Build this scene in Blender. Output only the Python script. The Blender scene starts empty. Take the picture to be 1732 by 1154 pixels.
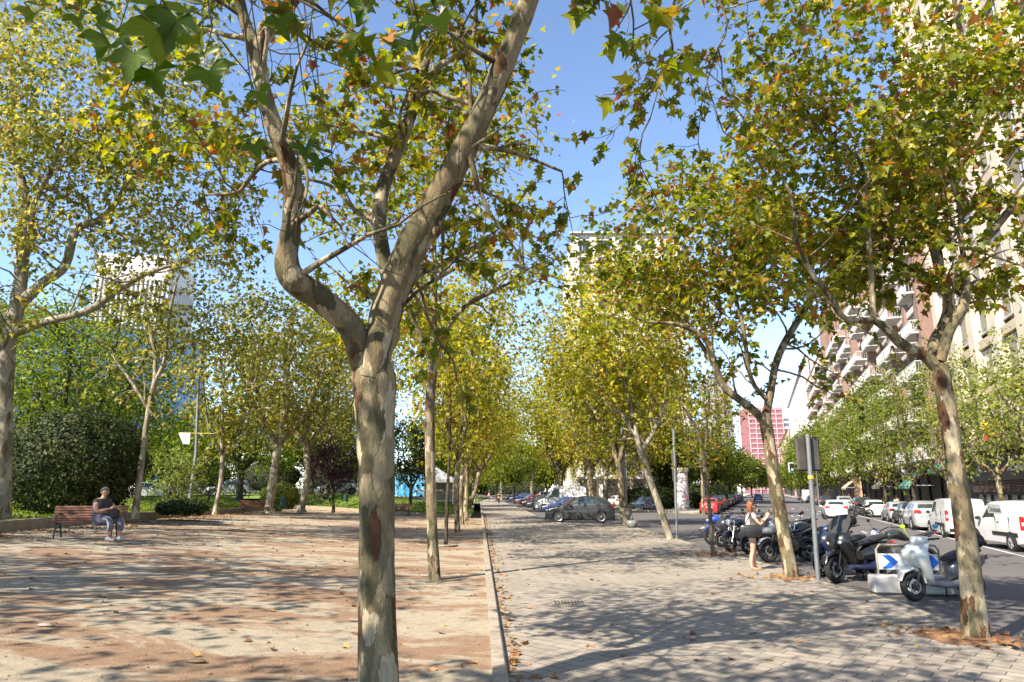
import bpy, math, random
import numpy as np
from mathutils import Vector
R = math.radians
rng = np.random.default_rng(7)
random.seed(7)
scene = bpy.context.scene
C = scene.collection

# ------------------------------------------------------------------ camera, sky, sun, exposure
PITCH = 12.36; F = 1155.0; CH = 1.97
cam = bpy.data.cameras.new('camera'); cam.sensor_width = 36.0; cam.lens = 36.0*F/1732.0
cam.clip_start = 0.05; cam.clip_end = 6000
co = bpy.data.objects.new('camera', cam); C.objects.link(co)
co.location = (0, 0, CH); co.rotation_euler = (R(90+PITCH), 0, 0)
scene.camera = co
SUN_EL = 42.0; SUN_BACK = 46.0            # the sun stands behind and to the left of the camera
sdir = Vector((-math.sin(R(SUN_BACK))*math.cos(R(SUN_EL)), -math.cos(R(SUN_BACK))*math.cos(R(SUN_EL)), math.sin(R(SUN_EL))))
w = bpy.data.worlds.new('World'); scene.world = w; w.use_nodes = True
nt = w.node_tree; bg = nt.nodes['Background']
sky = nt.nodes.new('ShaderNodeTexSky'); sky.sky_type = 'NISHITA'; sky.sun_disc = False
sky.sun_elevation = R(SUN_EL); sky.sun_rotation = R(180+SUN_BACK)
sky.air_density = 0.85; sky.dust_density = 0.1; sky.ozone_density = 1.0; sky.altitude = 1200
nt.links.new(sky.outputs[0], bg.inputs[0]); bg.inputs[1].default_value = 0.15
sl = bpy.data.lights.new('sun', 'SUN'); sl.energy = 4.9; sl.angle = R(0.53); sl.color = (1.0, 0.90, 0.74)
so = bpy.data.objects.new('sun', sl); C.objects.link(so)
so.rotation_euler = sdir.to_track_quat('Z', 'Y').to_euler()
scene.view_settings.view_transform = 'Standard'; scene.view_settings.look = 'None'
scene.view_settings.gamma = 1.0; scene.view_settings.exposure = 1.3
scene.render.engine = 'CYCLES'
cy = scene.cycles
cy.max_bounces = 6; cy.diffuse_bounces = 3; cy.glossy_bounces = 2; cy.transmission_bounces = 3; cy.transparent_max_bounces = 4
cy.caustics_reflective = False; cy.caustics_refractive = False
cy.use_denoising = True

# ------------------------------------------------------------------ photo geometry
cP, sP = math.cos(R(PITCH)), math.sin(R(PITCH))
def at(px, py, Y):
    u = (px-866)/F; v = (577-py)/F
    t = Y/(cP - sP*v)
    return np.array((u*t, Y, CH + t*(sP + cP*v)))
def gp(px, py, z=0.0):
    u = (px-866)/F; v = (577-py)/F
    t = (z-CH)/(sP + cP*v)
    return np.array((u*t, t*(cP - sP*v), z))

# ------------------------------------------------------------------ helpers
def link(o, parent=None):
    C.objects.link(o)
    if parent is not None: o.parent = parent
    return o
def tag(o, label=None, cat=None, group=None, kind=None):
    if label: o['label'] = label
    if cat: o['category'] = cat
    if group: o['group'] = group
    if kind: o['kind'] = kind
    return o
def empty(name, loc=(0, 0, 0), rz=0.0, label=None, cat=None, group=None):
    o = bpy.data.objects.new(name, None); o.empty_display_size = 0.2
    o.location = tuple(float(a) for a in loc); o.rotation_euler = (0, 0, rz)
    link(o); return tag(o, label, cat, group)
def kids(o): return [c for c in C.objects if c.parent == o]
def copy_tree(o, loc, rz=0.0, scale=None, label=None, cat=None, group=None):
    allk = {}
    def rec(src, par):
        n = src.copy(); C.objects.link(n); n.parent = par
        for ch in src.children: rec(ch, n)
        return n
    r = rec(o, None); r.location = tuple(float(a) for a in loc); r.rotation_euler = (0, 0, rz)
    if scale is not None: r.scale = (scale,)*3 if not hasattr(scale, '__len__') else scale
    return tag(r, label, cat, group)

class MB:
    def __init__(s): s.v = []; s.f = []
    def add(s, vs, fs):
        b = len(s.v); s.v += [tuple(map(float, p)) for p in vs]; s.f += [tuple(i+b for i in f) for f in fs]; return s
    def box(s, c, d, rz=0.0, taper=1.0):
        x, y, z = d[0]/2, d[1]/2, d[2]/2; ca, sa = math.cos(rz), math.sin(rz); vs = []
        for k in (-1, 1):
            t = 1 if k < 0 else taper
            for a, b in ((-1, -1), (1, -1), (1, 1), (-1, 1)):
                X, Y = a*x*t, b*y*t
                vs.append((c[0]+X*ca-Y*sa, c[1]+X*sa+Y*ca, c[2]+k*z))
        return s.add(vs, [(3, 2, 1, 0), (4, 5, 6, 7), (0, 1, 5, 4), (1, 2, 6, 5), (2, 3, 7, 6), (3, 0, 4, 7)])
    def bevbox(s, c, d, r=0.02, rz=0.0):   # box with chamfered vertical and top edges
        x, y, z = d[0]/2, d[1]/2, d[2]/2; ca, sa = math.cos(rz), math.sin(rz)
        def ring(hx, hy, q, zz):
            return [(a, b, zz) for a, b in ((-hx+q, -hy), (hx-q, -hy), (hx, -hy+q), (hx, hy-q), (hx-q, hy), (-hx+q, hy), (-hx, hy-q), (-hx, -hy+q))]
        rs = [ring(x-r, y-r, r, -z), ring(x, y, r, -z+r), ring(x, y, r, z-r), ring(x-r, y-r, r, z)]
        vs = [(c[0]+p[0]*ca-p[1]*sa, c[1]+p[0]*sa+p[1]*ca, c[2]+p[2]) for q in rs for p in q]
        fs = [tuple(range(7, -1, -1)), tuple(range(24, 32))]
        for k in range(3):
            for i in range(8):
                j = (i+1) % 8; fs.append((k*8+i, k*8+j, (k+1)*8+j, (k+1)*8+i))
        return s.add(vs, fs)
    def tube(s, pts, rad, n=8, caps=True, flat=1.0):
        P = np.asarray(pts, float); m = len(P)
        if not hasattr(rad, '__len__'): rad = [rad]*m
        T = np.zeros_like(P); T[:-1] += P[1:]-P[:-1]; T[1:] += P[1:]-P[:-1]
        T /= np.linalg.norm(T, axis=1)[:, None]+1e-9
        up = np.array((0, 0, 1.0)) if abs(T[0][2]) < .9 else np.array((1.0, 0, 0))
        A = np.cross(T[0], up); A /= np.linalg.norm(A)+1e-9
        vs = []
        for i in range(m):
            A = A-T[i]*A.dot(T[i]); A /= np.linalg.norm(A)+1e-9
            B = np.cross(T[i], A)
            for k in range(n):
                a = 2*math.pi*k/n
                vs.append(P[i]+rad[i]*(math.cos(a)*A+math.sin(a)*B*flat))
        fs = []
        for i in range(m-1):
            for k in range(n):
                j = (k+1) % n; fs.append((i*n+k, i*n+j, (i+1)*n+j, (i+1)*n+k))
        if caps: fs += [tuple(range(n-1, -1, -1)), tuple(range((m-1)*n, m*n))]
        return s.add(vs, fs)
    def lathe(s, prof, n=20, c=(0, 0, 0), axis='z', caps=True):
        vs = []
        for r, z in prof:
            for k in range(n):
                a = 2*math.pi*k/n; x, y = r*math.cos(a), r*math.sin(a)
                vs.append({'z': (x, y, z), 'y': (x, z, y), 'x': (z, x, y)}[axis])
        vs = [(p[0]+c[0], p[1]+c[1], p[2]+c[2]) for p in vs]
        fs = [(i*n+k, i*n+(k+1) % n, (i+1)*n+(k+1) % n, (i+1)*n+k) for i in range(len(prof)-1) for k in range(n)]
        if caps and prof[0][0] > 0: fs.append(tuple(range(n-1, -1, -1)))
        if caps and prof[-1][0] > 0: fs.append(tuple(range((len(prof)-1)*n, len(prof)*n)))
        return s.add(vs, fs)
    def blob(s, secs, n=14, p=2.5, y0=0.0):  # loft along x; sections (x, z, half width, half height)
        xs = np.array([q[0] for q in secs], float)
        m = (len(secs)-1)*3+1; t = np.linspace(0, len(secs)-1, m); vs = []
        arr = np.array([q[:4] for q in secs], float); arr = catmull(arr, m)
        for q in arr:
            for k in range(n):
                a = 2*math.pi*k/n; ca, sa = math.cos(a), math.sin(a)
                vs.append((q[0], y0+max(q[2], .003)*math.copysign(abs(ca)**(2/p), ca), q[1]+max(q[3], .003)*math.copysign(abs(sa)**(2/p), sa)))
        fs = [(i*n+k, i*n+(k+1) % n, (i+1)*n+(k+1) % n, (i+1)*n+k) for i in range(m-1) for k in range(n)]
        fs += [tuple(range(n-1, -1, -1)), tuple(range((m-1)*n, m*n))]
        return s.add(vs, fs)
    def ball(s, c, r, n=12, m=8):
        r = r if hasattr(r, '__len__') else (r, r, r)
        vs = [(c[0]+r[0]*math.sin(math.pi*i/m)*math.cos(2*math.pi*k/n), c[1]+r[1]*math.sin(math.pi*i/m)*math.sin(2*math.pi*k/n), c[2]+r[2]*math.cos(math.pi*i/m)) for i in range(m+1) for k in range(n)]
        fs = [((i+1)*n+k, (i+1)*n+(k+1) % n, i*n+(k+1) % n, i*n+k) for i in range(m) for k in range(n)]
        return s.add(vs, fs)
    def prism(s, poly, y0, y1):  # polygon in xz, extruded along y
        n = len(poly); vs = [(x, y0, z) for x, z in poly]+[(x, y1, z) for x, z in poly]
        fs = [tuple(range(n)), tuple(range(2*n-1, n-1, -1))]+[(i, n+i, n+(i+1) % n, (i+1) % n) for i in range(n)]
        return s.add(vs, fs)
    def build(s, name, mat, parent=None, smooth=False, loc=None, sharp=40):
        me = bpy.data.meshes.new(name); me.from_pydata(s.v, [], s.f); me.validate()
        if mat is not None: me.materials.append(mat)
        import bmesh
        if len(s.f) < 60000:
            bm = bmesh.new(); bm.from_mesh(me); bmesh.ops.recalc_face_normals(bm, faces=bm.faces); bm.to_mesh(me); bm.free()
        if smooth:
            me.polygons.foreach_set('use_smooth', [True]*len(me.polygons))
            try: me.set_sharp_from_angle(angle=R(sharp))
            except Exception: pass
        o = bpy.data.objects.new(name, me)
        if loc is not None: o.location = loc
        return link(o, parent)

def catmull(P, m):
    P = np.asarray(P, float); n = len(P)
    if n < 2: return P
    Q = np.vstack([2*P[0]-P[1], P, 2*P[-1]-P[-2]])
    out = []
    for t in np.linspace(0, n-1, m):
        i = min(int(t), n-2); f = t-i; a, b, c, d = Q[i], Q[i+1], Q[i+2], Q[i+3]
        out.append(.5*((2*b)+(c-a)*f+(2*a-5*b+4*c-d)*f*f+(-a+3*b-3*c+d)*f**3))
    return np.array(out)

# ------------------------------------------------------------------ materials
MATS = {}
def newmat(name):
    m = bpy.data.materials.new(name); m.use_nodes = True; nt = m.node_tree
    return m, nt, nt.nodes['Principled BSDF']
def ramp(nt, stops, interp='LINEAR'):
    r = nt.nodes.new('ShaderNodeValToRGB'); cr = r.color_ramp; cr.interpolation = interp
    while len(cr.elements) < len(stops): cr.elements.new(.5)
    for e, (p, c) in zip(cr.elements, stops): e.position = p; e.color = (*c, 1) if len(c) == 3 else c
    return r
def coords(nt, scale=(1, 1, 1), kind='Object'):
    t = nt.nodes.new('ShaderNodeTexCoord'); mp = nt.nodes.new('ShaderNodeMapping'); mp.inputs['Scale'].default_value = scale
    nt.links.new(t.outputs[kind], mp.inputs[0]); return mp
def noise(nt, vec, scale, detail=4, rough=.6, dist=0):
    n = nt.nodes.new('ShaderNodeTexNoise'); n.inputs['Scale'].default_value = scale; n.inputs['Detail'].default_value = detail
    n.inputs['Roughness'].default_value = rough; n.inputs['Distortion'].default_value = dist
    if vec is not None: nt.links.new(vec.outputs[0], n.inputs['Vector'])
    return n
def bump(nt, b, src, strength=.3, dist=.02):
    n = nt.nodes.new('ShaderNodeBump'); n.inputs['Strength'].default_value = strength; n.inputs['Distance'].default_value = dist
    nt.links.new(src, n.inputs['Height']); nt.links.new(n.outputs[0], b.inputs['Normal'])
def mix(nt, fac, a, b):
    m = nt.nodes.new('ShaderNodeMix'); m.data_type = 'RGBA'
    for s_, v in ((m.inputs[0], fac), (m.inputs[6], a), (m.inputs[7], b)):
        if hasattr(v, 'node'): nt.links.new(v, s_)
        elif hasattr(v, '__len__'): s_.default_value = (*v, 1) if len(v) == 3 else v
        else: s_.default_value = v
    return m.outputs[2]
def plain(name, col, rough=.6, metal=0.0, var=.12, scale=6, coat=0.0, spec=.5, bmp=0.0, grime=0.0):
    if name in MATS: return MATS[name]
    m, nt, b = newmat(name); vec = coords(nt)
    n = noise(nt, vec, scale, 5, .65)
    lo = tuple(c*(1-var) for c in col); hi = tuple(min(1, c*(1+var)) for c in col)
    r = ramp(nt, [(.3, lo), (.7, hi)]); nt.links.new(n.outputs[0], r.inputs[0]); out = r.outputs[0]
    if grime > 0:
        n2 = noise(nt, vec, scale*.35, 6, .7); r2 = ramp(nt, [(.45, (0, 0, 0)), (.75, (1, 1, 1))]); nt.links.new(n2.outputs[0], r2.inputs[0])
        mm = nt.nodes.new('ShaderNodeMath'); mm.operation = 'MULTIPLY'; mm.inputs[1].default_value = grime; nt.links.new(r2.outputs[0], mm.inputs[0])
        out = mix(nt, mm.outputs[0], out, tuple(c*.35+.02 for c in col))
    nt.links.new(out, b.inputs['Base Color'])
    b.inputs['Roughness'].default_value = rough; b.inputs['Metallic'].default_value = metal
    b.inputs['Coat Weight'].default_value = coat; b.inputs['Coat Roughness'].default_value = .08; b.inputs['Specular IOR Level'].default_value = spec
    if bmp > 0: bump(nt, b, n.outputs[0], bmp, .01)
    MATS[name] = m; return m
def paint(name, col): return plain('paint_'+name, col, .35, 0.0, .06, 3, coat=.8, grime=.12)
def glass(name='window_glass', col=(.02, .03, .035), rough=.06):
    if name in MATS: return MATS[name]
    m, nt, b = newmat(name); vec = coords(nt); n = noise(nt, vec, .8, 2)
    r = ramp(nt, [(.35, col), (.7, tuple(c*2.2+.01 for c in col))]); nt.links.new(n.outputs[0], r.inputs[0]); nt.links.new(r.outputs[0], b.inputs['Base Color'])
    b.inputs['Roughness'].default_value = rough; b.inputs['Specular IOR Level'].default_value = .9
    MATS[name] = m; return m

def bark_mat(name, stops, sc=1.0, brown=.12):
    m, nt, b = newmat(name); vec = coords(nt, (1, 1, .33))
    nz = noise(nt, vec, 3.2*sc, 5, .7)
    add = nt.nodes.new('ShaderNodeVectorMath'); add.operation = 'MULTIPLY_ADD'
    add.inputs[1].default_value = (.30, .30, .30); nt.links.new(nz.outputs[1], add.inputs[0]); nt.links.new(vec.outputs[0], add.inputs[2])
    vo = nt.nodes.new('ShaderNodeTexVoronoi'); vo.inputs['Scale'].default_value = 10*sc; nt.links.new(add.outputs[0], vo.inputs['Vector'])
    sep = nt.nodes.new('ShaderNodeSeparateColor'); nt.links.new(vo.outputs['Color'], sep.inputs[0])
    r = ramp(nt, stops, 'CONSTANT'); nt.links.new(sep.outputs[0], r.inputs[0])
    n2 = noise(nt, vec, 9*sc, 6, .75, .6); r2 = ramp(nt, [(.62, (0, 0, 0)), (.68, (1, 1, 1))]); nt.links.new(n2.outputs[0], r2.inputs[0])
    m1 = nt.nodes.new('ShaderNodeMath'); m1.operation = 'MULTIPLY'; m1.inputs[1].default_value = min(1, brown*7); nt.links.new(r2.outputs[0], m1.inputs[0])
    c1 = mix(nt, m1.outputs[0], r.outputs[0], (.13, .075, .045))
    n3 = noise(nt, vec, 30*sc, 4, .7); r3 = ramp(nt, [(.3, (.72, .72, .72)), (.7, (1.12, 1.12, 1.12))]); nt.links.new(n3.outputs[0], r3.inputs[0])
    mu = nt.nodes.new('ShaderNodeMix'); mu.data_type = 'RGBA'; mu.blend_type = 'MULTIPLY'; mu.inputs[0].default_value = 1
    nt.links.new(c1, mu.inputs[6]); nt.links.new(r3.outputs[0], mu.inputs[7]); nt.links.new(mu.outputs[2], b.inputs['Base Color'])
    b.inputs['Roughness'].default_value = .85; b.inputs['Specular IOR Level'].default_value = .2
    ad = nt.nodes.new('ShaderNodeMath'); ad.operation = 'ADD'; nt.links.new(sep.outputs[0], ad.inputs[0]); nt.links.new(n3.outputs[0], ad.inputs[1])
    bump(nt, b, ad.outputs[0], .9, .02)
    MATS[name] = m; return m
BARK = bark_mat('plane_bark', [(0, (.27, .22, .14)), (.25, (.16, .14, .085)), (.42, (.41, .345, .24)), (.55, (.095, .085, .048)), (.74, (.20, .155, .09)), (.9, (.10, .052, .028))], 1.0)
BARKL = bark_mat('pale_plane_bark', [(0, (.32, .28, .21)), (.3, (.24, .21, .15)), (.6, (.40, .35, .27)), (.8, (.18, .16, .11)), (.93, (.15, .10, .06))], .8, .06)
BARKD = bark_mat('dark_bark', [(0, (.07, .055, .04)), (.4, (.1, .08, .06)), (.75, (.05, .04, .03))], 1.5, .05)
TWIG = plain('twig_bark', (.11, .08, .055), .85, var=.35, scale=14)

def leaf_mat(name, stops, trans=.5, rough=.45):
    m, nt, b = newmat(name)
    g = nt.nodes.new('ShaderNodeNewGeometry'); r = ramp(nt, stops); nt.links.new(g.outputs['Random Per Island'], r.inputs[0])
    vec = coords(nt); n = noise(nt, vec, .55, 3, .6); rr = ramp(nt, [(.3, (.62, .72, .7)), (.7, (1.25, 1.15, 1.05))]); nt.links.new(n.outputs[0], rr.inputs[0])
    mu = nt.nodes.new('ShaderNodeMix'); mu.data_type = 'RGBA'; mu.blend_type = 'MULTIPLY'; mu.inputs[0].default_value = 1
    nt.links.new(r.outputs[0], mu.inputs[6]); nt.links.new(rr.outputs[0], mu.inputs[7])
    nt.links.new(mu.outputs[2], b.inputs['Base Color']); b.inputs['Roughness'].default_value = rough; b.inputs['Specular IOR Level'].default_value = .35
    tr = nt.nodes.new('ShaderNodeBsdfTranslucent'); hs = nt.nodes.new('ShaderNodeHueSaturation'); hs.inputs['Value'].default_value = 1.55; hs.inputs['Saturation'].default_value = 1.1
    nt.links.new(mu.outputs[2], hs.inputs['Color']); nt.links.new(hs.outputs[0], tr.inputs['Color'])
    ms = nt.nodes.new('ShaderNodeMixShader'); ms.inputs[0].default_value = trans
    nt.links.new(b.outputs[0], ms.inputs[1]); nt.links.new(tr.outputs[0], ms.inputs[2]); nt.links.new(ms.outputs[0], nt.nodes['Material Output'].inputs[0])
    MATS[name] = m; return m
LEAF = leaf_mat('plane_leaf', [(0, (.08, .11, .014)), (.32, (.165, .205, .02)), (.64, (.29, .30, .03)), (.84, (.45, .38, .05)), (.91, (.38, .17, .045)), (.98, (.22, .07, .04)), (1, (.38, .24, .14))])
LEAFY = leaf_mat('yellow_plane_leaf', [(0, (.13, .16, .02)), (.35, (.26, .275, .028)), (.7, (.43, .40, .04)), (.9, (.54, .43, .07)), (.96, (.3, .13, .045)), (1, (.22, .08, .04))])
LEAFO = leaf_mat('olive_plane_leaf', [(0, (.10, .12, .022)), (.4, (.22, .22, .035)), (.75, (.36, .33, .07)), (.92, (.46, .38, .12)), (1, (.22, .11, .06))])
LEAFG = leaf_mat('green_leaf', [(0, (.045, .075, .012)), (.4, (.11, .155, .018)), (.75, (.21, .25, .03)), (1, (.3, .31, .05))])
LEAFL = leaf_mat('light_green_leaf', [(0, (.09, .13, .025)), (.4, (.19, .235, .045)), (.75, (.3, .33, .07)), (1, (.38, .38, .1))])
LEAFD = leaf_mat('dark_green_leaf', [(0, (.014, .026, .006)), (.5, (.03, .05, .011)), (.85, (.075, .09, .02)), (1, (.13, .15, .04))], .25, .6)
LEAFP = leaf_mat('purple_leaf', [(0, (.03, .012, .016)), (.5, (.06, .022, .028)), (.85, (.11, .04, .045)), (1, (.16, .08, .06))], .25, .4)
LITTER = leaf_mat('fallen_leaf', [(0, (.16, .075, .035)), (.4, (.3, .14, .06)), (.8, (.42, .25, .12)), (1, (.3, .28, .08))], .1, .8)

# ------------------------------------------------------------------ leaves and branches
HALF = [(0, 0), (.2, -.07), (.47, .03), (.28, .2), (.62, .47), (.27, .5), (0, 1.0)]
def leaf_template(kind):
    if kind == 'star':
        V = [(x, y) for x, y in HALF]+[(-x, y) for x, y in HALF[1:-1]]
        V3 = np.array([(x, y, .32*abs(x)-.22*y*y) for x, y in V])
        return V3, [(0, 1, 2, 3, 4, 5, 6), (0, 6, 11, 10, 9, 8, 7)]
    if kind == 'tri5':
        V3 = np.array([(0, 0, 0), (.5, .12, .1), (.3, .45, .05), (0, 1, -.12), (-.3, .45, .05), (-.5, .12, .1)])
        return V3, [(0, 1, 2, 3, 4, 5)]
    if kind == 'big':
        V = [(0, .02, .0), (0, .38, -.06)]+[(x, y, (.05 if (i % 3) else -.02)+.16*x-.2*y*y) for i, (x, y) in enumerate(BIGH)]
        n = len(BIGH); V += [(-x, y, z) for x, y, z in V[2:2+n]]
        fs = []
        for o_ in (2, 2+n):
            for i in range(n-1):
                a = (0 if i < 4 else 1, o_+i, o_+i+1); fs.append(a if o_ == 2 else a[::-1])
        return np.array(V), fs
    V3 = np.array([(0, 0, 0), (.36, .45, .1), (0, 1, -.08), (-.36, .45, .1)])
    return V3, [(0, 1, 2, 3)]
BIGH = [(0, 0), (.10, -.10), (.30, -.12), (.52, -.02), (.40, .06), (.42, .14), (.26, .2), (.45, .3), (.50, .38), (.68, .54), (.50, .53), (.44, .60), (.24, .56), (.27, .68), (.15, .76), (.14, .86), (0, 1.05)]
def leaves_mesh(name, P, D, N, S, mat, kind):
    T, faces = leaf_template(kind); n = len(P); k = len(T)
    D = D/(np.linalg.norm(D, axis=1)[:, None]+1e-9)
    X = np.cross(D, N); X /= (np.linalg.norm(X, axis=1)[:, None]+1e-9); Nn = np.cross(X, D)
    curl = rng.uniform(.3, 1.8, n)[:, None, None]
    V = P[:, None, :]+S[:, None, None]*(T[None, :, 0:1]*X[:, None, :]+T[None, :, 1:2]*D[:, None, :]+curl*T[None, :, 2:3]*Nn[:, None, :])
    me = bpy.data.meshes.new(name)
    me.vertices.add(n*k); me.vertices.foreach_set('co', V.reshape(-1).astype(np.float32))
    idx = []; tot = []
    base = (np.arange(n)*k)
    fl = np.concatenate([np.array(f) for f in faces]); lens = np.array([len(f) for f in faces])
    loops = (base[:, None]+fl[None, :]).reshape(-1)
    me.loops.add(len(loops)); me.loops.foreach_set('vertex_index', loops.astype(np.int32))
    L = np.tile(lens, n); st = np.concatenate([[0], np.cumsum(L)[:-1]])
    me.polygons.add(len(L)); me.polygons.foreach_set('loop_start', st.astype(np.int32)); me.polygons.foreach_set('loop_total', L.astype(np.int32))
    me.update(calc_edges=True); me.materials.append(mat)
    return me
def rdir(n=1):
    v = rng.normal(size=(n, 3)); return v/np.linalg.norm(v, axis=1)[:, None]

def wiggle(p0, d, L, n=5, bend=.25, up=0.0):
    d = np.array(d, float); d /= np.linalg.norm(d)+1e-9; pts = [np.array(p0, float)]
    for i in range(n):
        d = d+rng.normal(size=3)*bend/ n**.5+np.array((0, 0, up/n)); d /= np.linalg.norm(d)
        pts.append(pts[-1]+d*L/n)
    return np.array(pts)

class Tree:
    def __init__(s, base, trunk_mat=None, leafmat=None, kind='star', lsize=.15, density=1.0):
        s.base = np.array(base, float); s.tb = MB(); s.tw = MB(); s.P = []; s.D = []
        s.bm = trunk_mat or BARK; s.lm = leafmat or LEAF; s.kind = kind; s.ls = lsize; s.dn = density; s.limbs = []
    def limb(s, pts, rad, n=10, grow=True, fine=4, rough=.06):
        P = np.asarray(pts, float)-s.base; m = (len(P)-1)*fine+1
        A = np.hstack([P, np.asarray(rad, float)[:, None]]); A = catmull(A, m); r = np.maximum(A[:, 3], .006)
        r = r*(1+rng.normal(size=m)*rough*.5)
        s.tb.tube(A[:, :3], r, n); 
        if grow: s.limbs.append((A[:, :3], r))
        return A
    def pix(s, pts, grow=True, n=10, fine=4):  # points given as (px, py, depth, width in px)
        P = [at(a[0], a[1], a[2]) for a in pts]; r = [a[3]/2*a[2]/1182 for a in pts]
        return s.limb(P, r, n, grow, fine)
    def sprout(s, nsec=10, ntert=7, nleaf=8, L2=(1.2, 2.8), L3=(.4, 1.0), tmin=.3, up=.35, droop=-.15, spread=1.0, keep=None):
        lp = []; ld = []
        for P, r in s.limbs:
            m = len(P); seglen = np.linalg.norm(P[1:]-P[:-1], axis=1).sum()
            k = max(1, int(nsec*min(2.0, seglen/3.0)))
            for q in range(k):
                t = tmin+(1-tmin)*((q+rng.random())/k); i = min(int(t*(m-1)), m-2)
                o = P[i]; tan = P[i+1]-P[i]; tan /= np.linalg.norm(tan)+1e-9
                d = tan*.5+rdir()[0]*spread+np.array((0, 0, up))
                L = rng.uniform(*L2)*(1.15-.4*t)
                if q == k-1: o = P[-1]; d = tan+rdir()[0]*.3
                B = wiggle(o, d, L, 6, .5, droop); r0 = min(max(r[i]*.4, .010), .035)
                s.tb.tube(B, np.linspace(r0, .004, 7), 5, caps=False)
                for h in range(int(ntert)):
                    tt = .2+.8*(h+rng.random())/ntert; ii = min(int(tt*6), 5); oo = B[ii]+(B[ii+1]-B[ii])*(tt*6-ii if ii < 5 else rng.random())
                    dd = (B[ii+1]-B[ii])/L*3+rdir()[0]*.9+np.array((0, 0, .1)); LL = rng.uniform(*L3)
                    Tt = wiggle(oo, dd, LL, 4, .55, droop*.8)
                    s.tw.tube(Tt, np.linspace(.006, .0025, 5), 3, caps=False)
                    nl = max(1, int(rng.poisson(nleaf*s.dn)))
                    f = rng.uniform(.25, 1.0, nl)*4; ia = np.minimum(f.astype(int), 3); fr = (f-ia)[:, None]
                    pp = Tt[ia]+(Tt[ia+1]-Tt[ia])*fr
                    dl = rdir(nl)*.8+(Tt[-1]-Tt[0])/LL*.5+np.array((0, 0, -.45))
                    lp.append(pp+rdir(nl)*.05); ld.append(dl)
        if lp:
            lp = np.vstack(lp); ld = np.vstack(ld)
            if keep is not None:
                k = keep(lp+s.base); lp = lp[k]; ld = ld[k]
            s.P.append(lp); s.D.append(ld)
    def cloud(s, centre, rad, n, shell=.55):  # extra leaves spread in an ellipsoid volume, in clumps
        c = np.array(centre, float)-s.base; nc = max(6, n//45)
        cc = rdir(nc)*(rng.uniform(shell, 1, nc)[:, None])*np.array(rad)+c
        ci = rng.integers(0, nc, n); P = cc[ci]+rng.normal(size=(n, 3))*np.array(rad)*.13
        s.P.append(P); D = rdir(n)*.8+(P-c)/np.linalg.norm(rad)+np.array((0, 0, -.35)); s.D.append(D)
    def finish(s, name, label, cat='tree', group=None):
        root = empty(name, s.base, 0, label, cat, group)
        s.tb.build('trunk', s.bm, root, smooth=True, sharp=80)
        cr = None
        if s.P:
            P = np.vstack(s.P); D = np.vstack(s.D); n = len(P)
            N = rdir(n)*.75+np.array((0, 0, 1.0))
            S = rng.uniform(.6, 1.15, n)*s.ls
            me = leaves_mesh('crown', P, D, N, S, s.lm, s.kind); cr = bpy.data.objects.new('crown', me); link(cr, root)
        if s.tw.v: s.tw.build('twig_sprays', TWIG, cr if cr is not None else root)
        s.n = sum(len(p) for p in s.P)
        return root

def generic_tree(name, label, base, H=11, cr=4.0, trunk=.2, fork=3.0, leaf=None, bark=None, kind='quad', ls=.22, nl=7, seed=0, sec=9, nlimb=5, lean=(0, 0), up=.35, cloud=0, group=None, spreadf=1.0, ntert=6, cat='tree'):
    global rng
    keep = rng; rng = np.random.default_rng(seed)
    t = Tree(base, bark or BARK, leaf or LEAF, kind, ls)
    b = np.array(base, float); f = b+np.array((lean[0], lean[1], fork))
    mid = (b+f)/2+rng.normal(size=3)*.08
    t.limb([b-np.array((0, 0, .1)), b+np.array((0, 0, .35)), mid, f], [trunk*1.6, trunk*1.02, trunk*.92, trunk*.95], 10, grow=False)
    a0 = rng.random()*6.28
    for i in range(nlimb):
        a = a0+i*6.283/nlimb+rng.uniform(-.3, .3); rr = cr*rng.uniform(.45, .8)*spreadf
        hh = H*rng.uniform(.72, .95) if i else H*.97
        if i == 0: rr *= .3
        e = b+np.array((math.cos(a)*rr+lean[0]*2, math.sin(a)*rr+lean[1]*2, hh))
        m1 = f+(e-f)*.3+np.array((math.cos(a)*rr*.18, math.sin(a)*rr*.18, -.1*H*.3)); m2 = f+(e-f)*.65+rng.normal(size=3)*.25
        t.limb([f-np.array((0, 0, .15)), m1, m2, e], [trunk*.62, trunk*.5, trunk*.33, trunk*.12], 7)
    t.sprout(sec, ntert, nl, (cr*.3, cr*.62), (.4, .95), .15, up, -.25)
    if cloud: t.cloud(b+np.array((lean[0]*1.6, lean[1]*1.6, (fork+H)/2+.4)), (cr*.95, cr*.95, (H-fork)*.5), cloud)
    r = t.finish(name, label, cat, group); rng = keep
    return r

#SECTION2
# ------------------------------------------------------------------ ground heights and outlines
def kx(y): return .17-.0465*y                        # kerb between sand and pavement
def kz(y): return float(np.interp(y, [-20, 19, 44, 64, 200], [.069, .069, .039, .03, .012]))
def sand_z(x, y): return max(0.0, (kx(y)-1.1)-x)*kz(y)
WALL = [(-12.6, -14), (-13.0, 2), (-13.5, 12), (-14.1, 18.5), (-15.7, 28), (-16.7, 36), (-18.0, 46), (-20.3, 61), (-15, 57.5), (-10, 54.5), (-5.4, 52.5), (-3.1, 53), (-3.4, 60), (-5.4, 95), (-8.6, 160), (-10.5, 200)]
def wall_x(y): return float(np.interp(y, [p[1] for p in WALL[:8]], [p[0] for p in WALL[:8]]))
def back_y(x): return float(np.interp(x, [-20.3, -15, -10, -5.4, -3.1], [61, 57.5, 54.5, 52.5, 53]))
def lawn_top(x, y): return float(np.interp(x, [-14, -5, -2], [1.55, .75, .25]))
def lawn_edge(x, y): return sand_z(x, y)+float(np.interp(x, [-13, -4], [.2, .12]))
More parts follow.
